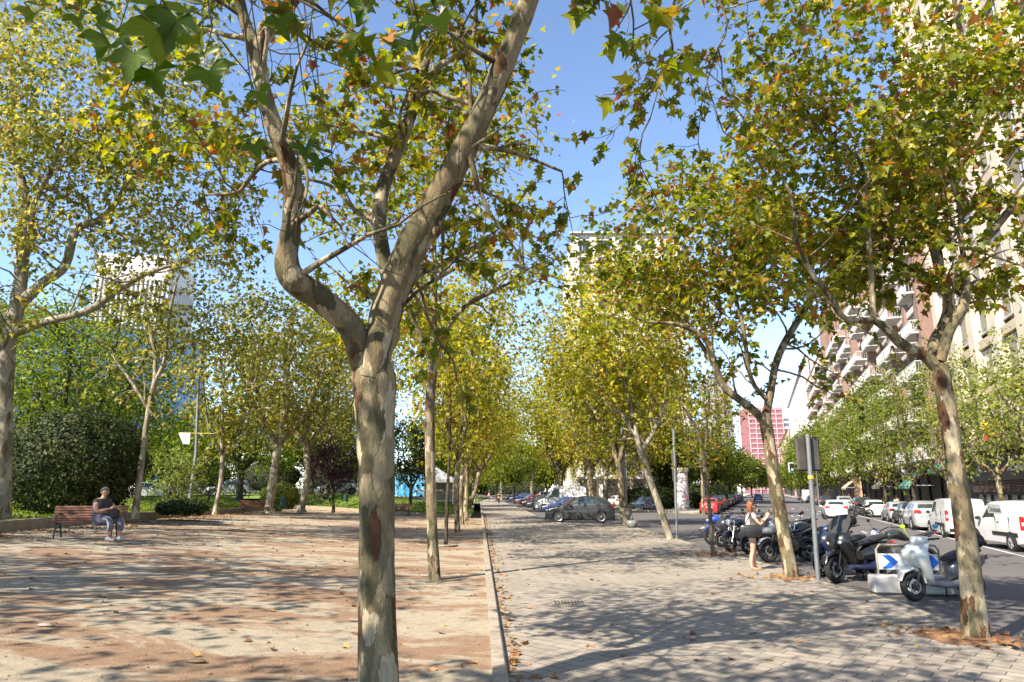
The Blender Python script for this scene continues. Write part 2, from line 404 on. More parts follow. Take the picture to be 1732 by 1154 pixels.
def lawn_z(x, y):
    if y < 60 and x < wall_x(min(y, 60)):
        d = (wall_x(min(y, 60))-x); xe = wall_x(min(y, 60)); e = lawn_edge(xe, y)
    else:
        d = max(0, y-back_y(max(-20, min(-3.1, x)))); e = lawn_edge(x, y)
        if y > 61: d = min(d, max(0, -3.4-.05*(y-60)-x)*1.5)
    t = min(1, d/6); t = t*t*(3-2*t); top = max(e, lawn_top(x, y))
    return e+(top-e)*t
def road_z(x, y): return -.13-.0125*max(0, min(x, 20+.35*y)-7-.3*max(0, y-20))

# ground materials
def sand_mat():
    m, nt, b = newmat('sand_ground'); vec = coords(nt)
    n1 = noise(nt, vec, 40, 5, .8); r1 = ramp(nt, [(.3, (.27, .225, .165)), (.55, (.39, .335, .255)), (.75, (.47, .41, .32))]); nt.links.new(n1.outputs[0], r1.inputs[0])
    v2 = coords(nt, (.55, 1.0, 1)); n2 = noise(nt, v2, .75, 8, .74, .6); r2 = ramp(nt, [(.47, (0, 0, 0)), (.53, (1, 1, 1))]); nt.links.new(n2.outputs[0], r2.inputs[0])
    n3 = noise(nt, vec, 90, 3, .8); r3 = ramp(nt, [(.35, (.15, .15, .15)), (.65, (1, 1, 1))]); nt.links.new(n3.outputs[0], r3.inputs[0])
    mm = nt.nodes.new('ShaderNodeMath'); mm.operation = 'MULTIPLY'; nt.links.new(r2.outputs[0], mm.inputs[0]); nt.links.new(r3.outputs[0], mm.inputs[1])
    c = mix(nt, mm.outputs[0], r1.outputs[0], (.19, .072, .026))
    n4 = noise(nt, vec, 6, 5, .7); r4 = ramp(nt, [(.35, (.86, .86, .86)), (.65, (1.08, 1.08, 1.08))]); nt.links.new(n4.outputs[0], r4.inputs[0])
    mu = nt.nodes.new('ShaderNodeMix'); mu.data_type = 'RGBA'; mu.blend_type = 'MULTIPLY'; mu.inputs[0].default_value = 1
    nt.links.new(c, mu.inputs[6]); nt.links.new(r4.outputs[0], mu.inputs[7]); nt.links.new(mu.outputs[2], b.inputs['Base Color'])
    b.inputs['Roughness'].default_value = .95; b.inputs['Specular IOR Level'].default_value = .15
    ad = nt.nodes.new('ShaderNodeMath'); ad.operation = 'ADD'; nt.links.new(n1.outputs[0], ad.inputs[0]); nt.links.new(n4.outputs[0], ad.inputs[1])
    bump(nt, b, ad.outputs[0], .6, .03); return m
def paving_mat():
    m, nt, b = newmat('paving_tiles'); t = nt.nodes.new('ShaderNodeTexCoord'); mp = nt.nodes.new('ShaderNodeMapping')
    mp.inputs['Rotation'].default_value = (0, 0, R(42)); nt.links.new(t.outputs['Object'], mp.inputs[0])
    br = nt.nodes.new('ShaderNodeTexBrick'); br.inputs['Scale'].default_value = 1.0; br.offset = .5
    br.inputs['Brick Width'].default_value = .4; br.inputs['Row Height'].default_value = .2; br.inputs['Mortar Size'].default_value = .008
    br.inputs['Mortar Smooth'].default_value = .3; br.inputs['Color1'].default_value = (.335, .30, .26, 1); br.inputs['Color2'].default_value = (.27, .24, .205, 1); br.inputs['Mortar'].default_value = (.08, .068, .058, 1)
    nt.links.new(mp.outputs[0], br.inputs[0])
    n = noise(nt, coords(nt), 1.2, 7, .75); r = ramp(nt, [(.3, (.78, .76, .74)), (.7, (1.14, 1.12, 1.1))]); nt.links.new(n.outputs[0], r.inputs[0])
    n2 = noise(nt, coords(nt), 55, 4, .8); r2 = ramp(nt, [(.3, (.85, .85, .85)), (.7, (1.1, 1.1, 1.1))]); nt.links.new(n2.outputs[0], r2.inputs[0])
    a = br.outputs[0]
    for q in (r, r2):
        mu = nt.nodes.new('ShaderNodeMix'); mu.data_type = 'RGBA'; mu.blend_type = 'MULTIPLY'; mu.inputs[0].default_value = 1
        nt.links.new(a, mu.inputs[6]); nt.links.new(q.outputs[0], mu.inputs[7]); a = mu.outputs[2]
    nt.links.new(a, b.inputs['Base Color']); b.inputs['Roughness'].default_value = .85; b.inputs['Specular IOR Level'].default_value = .25
    bump(nt, b, br.outputs['Fac'], -.4, .006); return m
def grass_mat():
    m, nt, b = newmat('grass_turf'); vec = coords(nt)
    n = noise(nt, vec, 1.1, 7, .7); r = ramp(nt, [(.3, (.18, .15, .06)), (.42, (.16, .22, .035)), (.6, (.14, .26, .03)), (.75, (.24, .32, .055))]); nt.links.new(n.outputs[0], r.inputs[0])
    n2 = noise(nt, vec, 45, 4, .8); r2 = ramp(nt, [(.3, (.6, .6, .6)), (.7, (1.25, 1.25, 1.25))]); nt.links.new(n2.outputs[0], r2.inputs[0])
    mu = nt.nodes.new('ShaderNodeMix'); mu.data_type = 'RGBA'; mu.blend_type = 'MULTIPLY'; mu.inputs[0].default_value = 1
    nt.links.new(r.outputs[0], mu.inputs[6]); nt.links.new(r2.outputs[0], mu.inputs[7]); nt.links.new(mu.outputs[2], b.inputs['Base Color'])
    b.inputs['Roughness'].default_value = .95; bump(nt, b, n2.outputs[0], .9, .04); return m
def asphalt_mat(name, col):
    m, nt, b = newmat(name); vec = coords(nt)
    n = noise(nt, vec, .5, 7, .7); r = ramp(nt, [(.3, tuple(c*.8 for c in col)), (.7, tuple(c*1.15 for c in col))]); nt.links.new(n.outputs[0], r.inputs[0])
    n2 = noise(nt, vec, 60, 4, .8); r2 = ramp(nt, [(.3, (.75, .75, .75)), (.7, (1.2, 1.2, 1.2))]); nt.links.new(n2.outputs[0], r2.inputs[0])
    mu = nt.nodes.new('ShaderNodeMix'); mu.data_type = 'RGBA'; mu.blend_type = 'MULTIPLY'; mu.inputs[0].default_value = 1
    nt.links.new(r.outputs[0], mu.inputs[6]); nt.links.new(r2.outputs[0], mu.inputs[7]); nt.links.new(mu.outputs[2], b.inputs['Base Color'])
    b.inputs['Roughness'].default_value = .85; b.inputs['Specular IOR Level'].default_value = .3; bump(nt, b, n2.outputs[0], .35, .008); return m
SAND = sand_mat(); PAVE = paving_mat(); GRASS = grass_mat(); ASPH = asphalt_mat('asphalt', (.125, .115, .115))
def kerb_mat():
    m = plain('kerb_stone', (.33, .28, .22), .85, var=.3, scale=9, grime=.5, bmp=.3); nt = m.node_tree; b = nt.nodes['Principled BSDF']; src = b.inputs['Base Color'].links[0].from_socket
    t = nt.nodes.new('ShaderNodeTexCoord'); sx = nt.nodes.new('ShaderNodeSeparateXYZ'); nt.links.new(t.outputs['Object'], sx.inputs[0]); fr = nt.nodes.new('ShaderNodeMath'); fr.operation = 'FRACT'; nt.links.new(sx.outputs[1], fr.inputs[0])
    lt = nt.nodes.new('ShaderNodeMath'); lt.operation = 'LESS_THAN'; lt.inputs[1].default_value = .022; nt.links.new(fr.outputs[0], lt.inputs[0]); nt.links.new(mix(nt, lt.outputs[0], src, (.06, .05, .04)), b.inputs['Base Color']); return m
KERB = kerb_mat()
WALLM = plain('border_wall_stone', (.30, .24, .17), .9, var=.3, scale=7, grime=.5, bmp=.4)
WHITE = plain('road_paint', (.62, .62, .60), .7, var=.2, scale=20, grime=.35)
LBLUE = plain('blue_road_paint', (.22, .42, .58), .7, var=.25, scale=20, grime=.3)
SOIL = plain('rusty_soil', (.26, .125, .06), .95, var=.45, scale=18, bmp=.5)

def sheet(name, rows, mat, kind='structure', smooth=True):  # rows: list of equally long lists of points
    b = MB(); n = len(rows[0])
    for r in rows: b.v += [tuple(map(float, p)) for p in r]
    for i in range(len(rows)-1):
        for k in range(n-1): b.f.append((i*n+k, i*n+k+1, (i+1)*n+k+1, (i+1)*n+k))
    o = b.build(name, mat, smooth=smooth); tag(o, kind=kind); return o

# sand square
rows = []
for y in list(np.arange(-14, 53, 1.0)): rows.append([(x, y, sand_z(x, y)) for x in np.linspace(wall_x(y), kx(y), 28)])
for t in np.linspace(0, 1, 8)[1:]:
    pts = []
    for q in np.linspace(0, 1, 28):
        x0 = wall_x(53)+(-3.1-wall_x(53))*q if q < 1 else -3.1
        xb = -20.3+17.2*q; yb = back_y(xb); x = x0*(1-t)+xb*t; y = 52*(1-t)+yb*t; pts.append((x, y, sand_z(x, y)))
    rows.append(pts)
sheet('sand_ground', rows, SAND)
# lawn strip behind the border wall
W2 = []
for a, b_ in zip(WALL[:-1], WALL[1:]):
    k = max(2, int(math.dist(a, b_)/2.0))
    for q in range(k): W2.append((a[0]+(b_[0]-a[0])*q/k, a[1]+(b_[1]-a[1])*q/k))
W2.append(WALL[-1])
ci = min(range(len(W2)), key=lambda i: math.dist(W2[i], (-20.3, 61)))
rows = []
for d in [0, .5, 1, 1.6, 2.4, 3.4, 4.6, 6, 8, 11, 15, 20]:
    r_ = []
    for i, (x, y) in enumerate(W2[:ci+1]): r_.append((x-d, y+d*.2*min(1, i/ci), lawn_z(x-d-.001, min(y, 59.9))))
    rows.append(r_)
sheet('lawn', rows, GRASS)
rows = []
for y in list(np.linspace(0, 1, 26)):
    r_ = []
    for x in np.linspace(-41, -3.1, 60):
        y0 = back_y(max(-20.3, x)) if x > -20.3 else 61
        yy = y0+(200-y0)*y**1.8; xx = x if x < -6 else x-.052*max(0, yy-56)*(x+6)/2.9
        r_.append((xx, yy, lawn_z(xx, yy) if yy > 61.5 or x > -20.3 else 1.3))
    rows.append(r_)
sheet('lawn', rows, GRASS)
# border wall round the sand square (stone lengths of one low wall)
b = MB(); wl = W2[:min(range(len(W2)), key=lambda i: math.dist(W2[i], (-3.1, 53)))+1]
vs = []
for i, (x, y) in enumerate(wl):
    j = min(i+1, len(wl)-1); k = max(0, i-1); tx, ty = wl[j][0]-wl[k][0], wl[j][1]-wl[k][1]; L = math.hypot(tx, ty); nx, ny = ty/L, -tx/L
    zz = sand_z(x, y); hh = float(np.interp(x, [-15, -3], [.3, .16]))
    if i > ci-1 and i < ci+1: pass
    for o_, z_ in ((.02, zz-.3), (.02, zz+hh-.02), (0, zz+hh), (-.24, zz+hh), (-.26, zz+hh-.02), (-.26, zz-.3)): vs.append((x+nx*o_, y+ny*o_, z_))
b.v = vs
for i in range(len(wl)-1):
    for k in range(5): b.f.append((i*6+k, i*6+k+1, (i+1)*6+k+1, (i+1)*6+k))
tag(b.build('border_wall', WALLM), 'low stone wall between the sand square and the raised lawn', 'wall')

# pavement slab
KR = [(9.2, -12), (8.2, 2), tuple(gp(1760, 1112)[:2]), tuple(gp(1600, 1048)[:2]), tuple(gp(1500, 1012)[:2]), tuple(gp(1395, 985)[:2]), tuple(gp(1300, 955)[:2]), tuple(gp(1240, 938)[:2]), tuple(gp(1190, 924)[:2]), tuple(gp(1130, 908)[:2]), tuple(gp(1066, 890)[:2]), tuple(gp(1030, 886)[:2]), tuple(gp(935, 883)[:2]), tuple(gp(905, 871)[:2]), tuple(gp(880, 860)[:2]), tuple(gp(850, 848)[:2]), tuple(gp(832, 840)[:2]), (-6.0, 330)]
KRs = catmull(KR, 140)
def kr_x(y): return float(np.interp(y, [p[1] for p in KRs], [p[0] for p in KRs]))
ys = list(np.arange(-14, 60, 1.0))+list(np.linspace(60, 320, 40))
rows = [[(x, y, 0) for x in np.linspace(kx(y)+.14, kr_x(y)-.15, 8)] for y in ys]
sheet('pavement', rows, PAVE)
def kerb(name, line, w=.15, top=.012, bot=-.3, side=1):
    b = MB(); L = [np.array(p[:2]) for p in line]; z0 = [p[2] if len(p) > 2 else 0 for p in line]; vs = []
    for i, p in enumerate(L):
        t = L[min(i+1, len(L)-1)]-L[max(0, i-1)]; t /= np.linalg.norm(t)+1e-9; n = np.array((t[1], -t[0]))*side
        for o_, z_ in ((-w, bot), (-w, top), (-.02, top), (0, top-.02), (0, bot)): vs.append((*(p+n*o_), z0[i]+z_))
    b.v = vs
    for i in range(len(L)-1):
        for k in range(4): b.f.append((i*5+k, i*5+k+1, (i+1)*5+k+1, (i+1)*5+k))
    o = b.build(name, KERB); tag(o, kind='structure'); return o
kerb('kerb', [(*p, 0) for p in KRs])
kerb('kerb', [(kx(y)+.15, y, .05) for y in ys], .16, .03, -.3)
# asphalt
rows = []
for y in list(np.arange(-14, 60, 2.0))+list(np.linspace(60, 620, 50)):
    x0 = kr_x(y)-.12 if y < 300 else -6+(y-300)*.35*.9; x1 = 11.4+.355*y
    rows.append([(x, y, road_z(x, y)) for x in np.linspace(min(x0, x1-13), x1, 16)])
sheet('road', rows, ASPH)
# right-hand sidewalk
SWM = plain('sidewalk_slabs', (.36, .32, .28), .85, var=.15, scale=3, grime=.3)
rows = [[(11.4+.355*y+q, y, road_z(11.4+.355*y, y)+.13) for q in (.15, 2, 4.4)] for y in np.linspace(-14, 620, 60)]
sheet('sidewalk', rows, SWM)
kerb('kerb', [(11.4+.355*y, y, road_z(11.4+.355*y, y)+.13) for y in np.linspace(-14, 620, 60)], .15, .01, -.3, side=-1)
# traffic island between the service lane and the avenue
def isl_l(y): return float(np.interp(y, [66, 70, 80, 120, 300], [17.2, 14.2, 12.4, 10.2, 3]))
def isl_r(y): return float(np.interp(y, [66, 70, 300, 480], [17.6, 18.6, .355*300-5.9, .355*480-5.9]))
ISL = [(isl_l(y), y) for y in np.linspace(300, 66, 60)]+[(isl_r(y), y) for y in np.linspace(66, 480, 60)]
rows = [[(x, y, -.02) for x in np.linspace(isl_l(min(y, 300))+.12, isl_r(y)-.12, 6)] for y in np.linspace(66.3, 480, 60)]
sheet('traffic_island', rows, plain('island_paving', (.42, .37, .31), .85, var=.15, scale=3, grime=.25))
kerb('kerb', [(*p, -.02) for p in ISL], .14, .012, -.3, side=-1)
# street behind the fence on the left and the ground to the horizon
o = sheet('left_street', [[(x, y, 1.32) for x in (-140, -100, -60, -32.5)] for y in (-30, 30, 90, 150, 260)], plain('pale_asphalt', (.24, .22, .21), .85, var=.12, scale=1.5))
o = sheet('left_street', [[(-33, y, 1.31), (-33+.0, y, 1.31), (-10-.02*y, y, 1.31-.9*(y < 100))] for y in (95, 150, 260)], MATS['pale_asphalt'])
sheet('ground', [[(x, y, -1.6) for x in (-3000, 0, 3000)] for y in (-1500, 1000, 5000)], plain('far_ground', (.16, .15, .1), .9))

# road markings
def dash(name, x0, y0, L, w, mat=WHITE, dx=.355):
    n = 4; u = np.array((dx, 1.0)); u /= np.linalg.norm(u); v = np.array((u[1], -u[0])); vs = []
    for k in range(n+1):
        p = np.array((x0, y0))+u*L*k/n
        for s_ in (-1, 1): q = p+v*s_*w/2; vs.append((q[0], q[1], road_z(q[0], q[1])+.006))
    b = MB(); b.add(vs, [(2*k, 2*k+1, 2*k+3, 2*k+2) for k in range(n)]); o = b.build(name, mat); tag(o, kind='structure')
for c, L, gap, y0 in ((-3.5, 2.0, 5.5, 40), (-.5, 2.0, 5.5, 38), (2.6, 2.0, 5.5, 30), (5.4, 2.0, 5.5, 22)):
    y = y0
    while y < 260: dash('lane_dash', c+.355*y, y, L, .12); y += L+gap
dash('edge_line', 8.9+.355*10, 10, 60, .12)
dash('lane_line', -3.5+.355*30, 62, 25, .12)
dash('blue_line', gp(1672, 1012, -.2)[0], gp(1672, 1012, -.2)[1], 1.2, .13, LBLUE, -2.2)
for (px, py) in ((1307, 862), (1356, 874), (1342, 861), (1352, 889), (1390, 866)):
    p = gp(px, py, -.2); u = np.array((.355, 1.0)); u /= np.linalg.norm(u); v = np.array((u[1], -u[0])); vs = []
    for a, c in ((0, -.09), (0, .09), (2.2, .09), (2.2, .32), (3.6, 0), (2.2, -.32), (2.2, -.09)):
        q = p[:2]+u*a+v*c; vs.append((q[0], q[1], road_z(q[0], q[1])+.006))
    b = MB(); b.add(vs, [tuple(range(7))]); tag(b.build('lane_arrow', WHITE), kind='structure')
# drain grates and tree pits on the pavement
def flat(name, px, py, w, d, rz, mat, z=.005):
    p = gp(px, py); b = MB(); b.box((0, 0, 0), (w, d, .006)); o = b.build(name, mat, loc=(p[0], p[1], z)); o.rotation_euler = (0, 0, rz); return o
RUST = plain('rusty_iron', (.22, .12, .08), .8, var=.3, scale=25, grime=.4)
DGREY = plain('dark_iron', (.09, .08, .07), .7, var=.3, scale=25)
for px, py, lab, mt in ((1014, 926, 'rusty drain cover in the sunny middle of the pavement', RUST), (962, 1020, 'dark drain cover in the near pavement beside the shaded tiles', DGREY)):
    p = gp(px, py); r_ = empty('drain_cover', (p[0], p[1], .004), 0, lab, 'drain cover')
    b = MB(); b.box((0, 0, .002), (.62, .42, .006)); b.build('frame', KERB, r_); b = MB()
    for k in range(9): b.box((-.24+.06*k, 0, .006), (.035, .34, .008))
    b.build('grate', mt, r_)
def pit(x, y, rad, z=.0):
    b = MB(); n = 20; vs = [(x, y, z+.03)]
    for k in range(n): a = 6.283*k/n; r_ = rad*rng.uniform(.75, 1.2); vs.append((x+r_*math.cos(a), y+r_*math.sin(a)*1.1, z+.006))
    b.add(vs, [(0, 1+k, 1+(k+1) % n) for k in range(n)]); tag(b.build('soil', SOIL, smooth=True), kind='structure')
#SECTION3
# ------------------------------------------------------------------ trees: the near ones by hand
def front_clear(P): return over_cam(P) & ~((P[:, 1] < 6.25) & (P[:, 2] < 6.9) & (P[:, 0] > -2.9) & (P[:, 0] < .9) & (P[:, 1] > 3.5))
def over_cam(P): return ~((np.linalg.norm((P-np.array((0, 0, CH)))[:, :2], axis=1) < 2.2) & (P[:, 2] < 3.2))
T0Y = 6.6
b0 = gp(640, 1188); b0 = np.array((at(641, 1188, T0Y)[0], T0Y, sand_z(at(641, 1188, T0Y)[0], T0Y)))
t = Tree(b0, BARK, LEAF, 'star', .12)
def tp(*a): return list(a)
t.limb([b0-np.array((0, 0, .15)), b0+np.array((0, 0, .05)), at(640, 1150, T0Y), at(637, 980, T0Y), at(638, 880, T0Y), at(637, 800, T0Y), at(635, 730, T0Y), at(634, 675, T0Y), at(633, 645, T0Y), at(630, 618, T0Y), at(627, 585, T0Y)], [.23, .2, .182, .170, .168, .174, .186, .204, .215, .19, .09], 20, grow=False, rough=.035, fine=5)
t.pix([(612, 615, 6.6, 44), (595, 555, 6.4, 46), (540, 505, 6.2, 46), (497, 474, 6.0, 50), (485, 440, 5.95, 42), (493, 380, 5.9, 36), (494, 300, 5.8, 35), (472, 235, 5.7, 33), (447, 160, 5.6, 30), (433, 80, 5.5, 34)], n=14)
t.pix([(433, 85, 5.5, 28), (412, 30, 5.5, 22), (398, -40, 5.4, 20), (380, -150, 5.3, 15)])
t.pix([(433, 80, 5.5, 26), (470, 35, 5.6, 24), (515, -25, 5.7, 20), (560, -120, 5.8, 14)])
t.pix([(430, 60, 5.5, 14), (390, 62, 5.7, 10), (330, 50, 6.0, 7), (250, 90, 6.3, 4)], n=7)
t.pix([(628, 640, 6.5, 46), (642, 580, 6.5, 54), (655, 520, 6.5, 54), (690, 430, 6.5, 58), (728, 362, 6.4, 58), (768, 285, 6.2, 48), (812, 200, 6.1, 45), (852, 110, 6.0, 43), (895, 0, 5.8, 38), (930, -90, 5.7, 34), (975, -220, 5.6, 24)], n=14)
t.pix([(664, 500, 6.75, 26), (650, 440, 6.9, 27), (641, 370, 7.0, 27), (650, 310, 7.1, 26), (678, 240, 7.2, 25), (700, 175, 7.3, 23), (722, 95, 7.4, 19), (750, 25, 7.5, 15), (765, -60, 7.6, 10)], n=12)
t.pix([(694, 195, 7.25, 13), (715, 140, 7.2, 13), (755, 105, 7.1, 12), (795, 85, 7.0, 10), (805, 20, 6.9, 8), (808, -70, 6.8, 6)], n=8)
t.pix([(640, 600, 6.85, 28), (662, 572, 7.0, 30), (668, 540, 7.1, 22), (700, 470, 7.6, 16), (760, 440, 8.1, 12), (840, 400, 8.6, 8)], n=10)
t.pix([(494, 270, 5.8, 12), (450, 275, 5.9, 10), (420, 305, 6.0, 8), (400, 325, 6.1, 6), (345, 330, 6.3, 4)], n=7)
t.pix([(640, 380, 7.0, 10), (600, 355, 7.0, 9), (560, 315, 7.0, 7), (500, 300, 7.1, 4)], n=7)
t.pix([(790, 250, 6.2, 13), (830, 250, 6.4, 12), (880, 262, 6.7, 8), (950, 290, 7.2, 5)], n=7)
t.sprout(8, 7, 9, (.8, 2.0), (.3, .8), .35, .25, -.3, keep=front_clear)
t.cloud((-2.6, 5.2, 9.4), (4.2, 3.6, 1.5), 4600); t.cloud((1.6, 6.5, 9.6), (2.4, 3, 1.2), 1300); t.cloud(at(330, 140, 6.6), (1.3, 1.5, 1.1), 450)
r0 = t.finish('plane_tree', 'large mottled plane tree with a forked bulging trunk in the near centre', group='plane trees'); print('T0 leaves', t.n)
# knots
for kp, kr in (((737, 388, 6.38), (.055, .06, .09)), ((485, 474, 6.0), (.055, .05, .06)), ((660, 568, 6.95), (.07, .07, .07))):
    kn = MB(); kn.ball(at(*kp)-b0, kr); kn.build('burl', BARK, r0, smooth=True)

FRESH = leaf_mat('fresh_leaf', [(0, (.06, .12, .012)), (.6, (.12, .2, .02)), (1, (.22, .26, .03))], .45, .4)
# tree behind the camera whose boughs hang into the top of the view
bb = np.array((-3.6, -3.2, sand_z(-3.6, -3.2))); t = Tree(bb, BARK, LEAF, 'star', .17)
t.limb([bb-np.array((0, 0, .1)), bb+np.array((0, 0, 1.5)), bb+np.array((.1, .1, 3.2))], [.24, .2, .19], 12, grow=False)
F0 = bb+np.array((.1, .1, 3.1))
for e, m_ in (((-1.5, 3.2, 4.9), (-2.8, -1.2, 4.1)), ((.6, 3.0, 5.2), (-1.2, -1.0, 4.7)), ((2.9, 2.8, 6.8), (.2, -1.4, 5.6)), ((-5.4, 2.4, 6.2), (-4.6, -1, 5.0)), ((-2.2, -3.0, 9.5), (-2.8, -3.1, 6.5)), ((1.0, -4.5, 8.5), (-1.6, -3.9, 6)), ((-7.5, -3, 8), (-5.5, -3, 5.6))):
    t.limb([F0, (F0+np.array(m_))/2+np.array((0, 0, .15)), m_, (np.array(m_)+np.array(e))/2+np.array((0, 0, .3)), e], [.12, .1, .075, .05, .02], 8)
t.sprout(6, 6, 6, (1.0, 2.0), (.3, .8), .2, .3, -.2, keep=over_cam)
t.cloud((-5.2, -1.2, 8.4), (4.6, 3.6, 1.6), 5200); t.cloud((-.5, -3.5, 8.6), (3.5, 3.2, 1.5), 2500)
hang = []
for (px, py, Y) in ((235, 60, 1.9), (270, 10, 1.8), (250, 95, 1.95), (345, 95, 2.3), (310, 0, 1.8), (200, 55, 2.3), (430, 140, 3.0), (608, 45, 2.7), (735, 10, 2.6), (625, -5, 2.6), (590, 75, 3.6), (515, 235, 4.0), (425, 230, 3.8), (545, 255, 4.1), (985, 10, 3.8), (530, 200, 4.2), (690, 55, 3.2), (180, 5, 2.6), (130, 15, 2.9), (1060, 60, 3.9), (1150, 20, 4.1), (340, 25, 2.6), (65, 10, 3.0), (470, 15, 3.1)):
    hang.append(at(px, py, Y))
H_ = np.array(hang)-bb; D_ = rdir(len(H_))*.5+np.array((0, 0, -1.0))
for h in hang:  # petiole twigs up to the nearest bough overhead
    q = np.array(h)-bb; t.tw.tube([q, q+np.array((.02, .0, .12)), q+np.array((-.03, -.04, .4)), q+np.array((-.1, -.1, .9))], [.0022, .003, .004, .005], 4, caps=False)
r_ = t.finish('plane_tree', 'plane tree behind the viewer with large leaves hanging at the top', group='plane trees'); me = leaves_mesh('hanging_leaves', H_, D_, rdir(len(H_))*.5+np.array((0, -1.0, .4)), rng.uniform(.11, .17, len(H_)), FRESH, 'big'); o = bpy.data.objects.new('hanging_leaves', me); link(o, r_); print('B0', t.n)
# more plane trees behind and beside the viewer that throw the dappled shade
generic_tree('plane_tree', 'shade plane tree beside the sand square behind the viewer', (-9.5, -3.5, sand_z(-9.5, -3.5)), 11, 5.4, .2, 3.2, LEAF, BARK, 'tri5', .2, 7, seed=31, sec=8, cloud=3600, group='plane trees')
generic_tree('plane_tree', 'shade plane tree by the near kerb behind the viewer', (3.4, -6.5, 0), 10, 4.8, .18, 3.2, LEAF, BARK, 'tri5', .2, 7, seed=32, sec=8, cloud=2600, group='plane trees')
generic_tree('plane_tree', 'shade plane tree at the left edge of the sand square', (-13.9, 6.5, 1.1), 11, 5.4, .2, 3.2, LEAF, BARK, 'tri5', .2, 7, seed=33, sec=8, cloud=3600, group='plane trees')
generic_tree('plane_tree', 'shade plane tree on the lawn left of the sand square', (-20.5, 3, 1.6), 12, 5.4, .2, 3.2, LEAF, BARK, 'tri5', .2, 7, seed=34, sec=8, cloud=3600, group='plane trees')
generic_tree('plane_tree', 'shade plane tree on the lawn just outside the left edge of the view', (-20.5, 13.5, 1.6), 12, 5.2, .2, 3.2, LEAFO, BARKL, 'tri5', .2, 7, seed=35, sec=8, cloud=3400, group='plane trees')

# thin plane tree, second in the kerb row
def based(px, py, z=0.0): return gp(px, py, z)
b1 = based(735, 980, .02); Y = b1[1]; t = Tree(b1, BARK, LEAF, 'tri5', .15)
t.pix([(735, 990, Y, 22), (735, 975, Y, 20), (731, 900, Y, 18), (728, 800, Y, 17), (727, 700, Y, 17), (731, 625, Y, 18), (733, 560, Y, 14)], grow=False, n=12)
t.pix([(731, 620, Y, 9), (712, 570, Y-.2, 9), (696, 530, Y-.4, 8), (684, 495, Y-.6, 7), (688, 440, Y-.8, 5), (670, 390, Y-1, 3)], n=7)
t.pix([(733, 590, Y, 13), (735, 500, Y, 11), (734, 430, Y, 10), (732, 380, Y, 8), (722, 320, Y, 7), (735, 230, Y, 5), (730, 150, Y, 3)], n=7)
t.pix([(738, 615, Y, 10), (752, 565, Y+.2, 9), (785, 520, Y+.4, 9), (825, 497, Y+.4, 8), (862, 478, Y+.2, 6), (888, 458, Y, 4), (930, 440, Y, 3)], n=7)
t.pix([(735, 475, Y, 8), (768, 455, Y-.3, 7), (800, 430, Y-.6, 6), (838, 402, Y-.8, 4)], n=7)
t.pix([(886, 460, Y, 4), (884, 420, Y, 4), (880, 380, Y, 3)], n=6)
t.sprout(6, 7, 7, (1.0, 2.4), (.35, .9), .3, .25, -.2); t.cloud(at(740, 300, Y), (2.2, 2, 1.8), 900); t.cloud((-2, 15.5, 11), (3.5, 3.2, 1.6), 2500); t.cloud((-3.6, 18, 7.0), (2.2, 2.2, 1.3), 1300); t.cloud((-4.2, 13.5, 8.6), (2.4, 2.4, 1.1), 1100)  # the last leaf clouds are added to throw shade on the pavement
t.finish('plane_tree', 'slim plane tree on the sand, second in the row along the stone kerb', group='plane trees'); print('T1', t.n)

# right tree 1
b1 = based(1650, 1078); Y = b1[1]; t = Tree(b1, BARK, LEAF, 'star', .13)
t.pix([(1652, 1092, Y, 54), (1650, 1068, Y, 40), (1640, 960, Y, 33), (1627, 860, Y, 30), (1612, 760, Y, 28), (1600, 680, Y, 29), (1588, 618, Y, 30)], grow=False, n=14, fine=5)
t.pix([(1592, 632, Y, 24), (1565, 603, Y, 20), (1525, 582, Y-.1, 18), (1500, 556, Y-.2, 17), (1477, 540, Y-.2, 14)], grow=False)
t.pix([(1479, 542, Y-.2, 13), (1430, 539, Y-.3, 10), (1402, 500, Y-.4, 10), (1375, 465, Y-.5, 9), (1348, 410, Y-.6, 8), (1340, 340, Y-.7, 6), (1310, 270, Y-.8, 4)], n=8)
t.pix([(1477, 542, Y-.2, 11), (1473, 450, Y-.3, 10), (1466, 365, Y-.4, 9), (1462, 310, Y-.5, 8), (1450, 265, Y-.6, 7), (1395, 235, Y-.7, 6), (1350, 165, Y-.8, 6), (1280, 95, Y-1, 4)], n=8)
t.pix([(1590, 625, Y, 20), (1578, 585, Y+.2, 18), (1598, 545, Y+.3, 18), (1603, 505, Y+.3, 17), (1582, 430, Y+.4, 16), (1570, 350, Y+.5, 15), (1585, 290, Y+.6, 14), (1612, 240, Y+.6, 13), (1642, 175, Y+.7, 12), (1630, 90, Y+.8, 11), (1610, -20, Y+.9, 8)])
t.pix([(1590, 610, Y, 20), (1606, 560, Y-.1, 17), (1630, 515, Y-.2, 18), (1634, 470, Y-.2, 14), (1636, 450, Y-.2, 12), (1675, 395, Y-.3, 14), (1722, 338, Y-.4, 14), (1775, 262, Y-.5, 13), (1830, 170, Y-.6, 9)])
t.pix([(1634, 460, Y-.2, 10), (1625, 400, Y-.2, 9), (1622, 350, Y-.2, 7), (1600, 280, Y-.3, 5)], n=7)
t.pix([(1605, 505, Y+.3, 10), (1560, 470, Y+.6, 10), (1510, 440, Y+1, 8), (1440, 430, Y+1.5, 6), (1370, 470, Y+2, 5)], n=7)
t.pix([(1330, -120, Y-2.2, 8), (1180, -70, Y-2.6, 7), (1135, 30, Y-2.8, 6), (1138, 90, Y-2.8, 4), (1120, 130, Y-2.8, 3), (1100, 200, Y-2.8, 2)], n=6)
t.pix([(1620, -80, Y+.5, 10), (1480, -140, Y-1, 9), (1330, -110, Y-2.2, 8)], n=6)
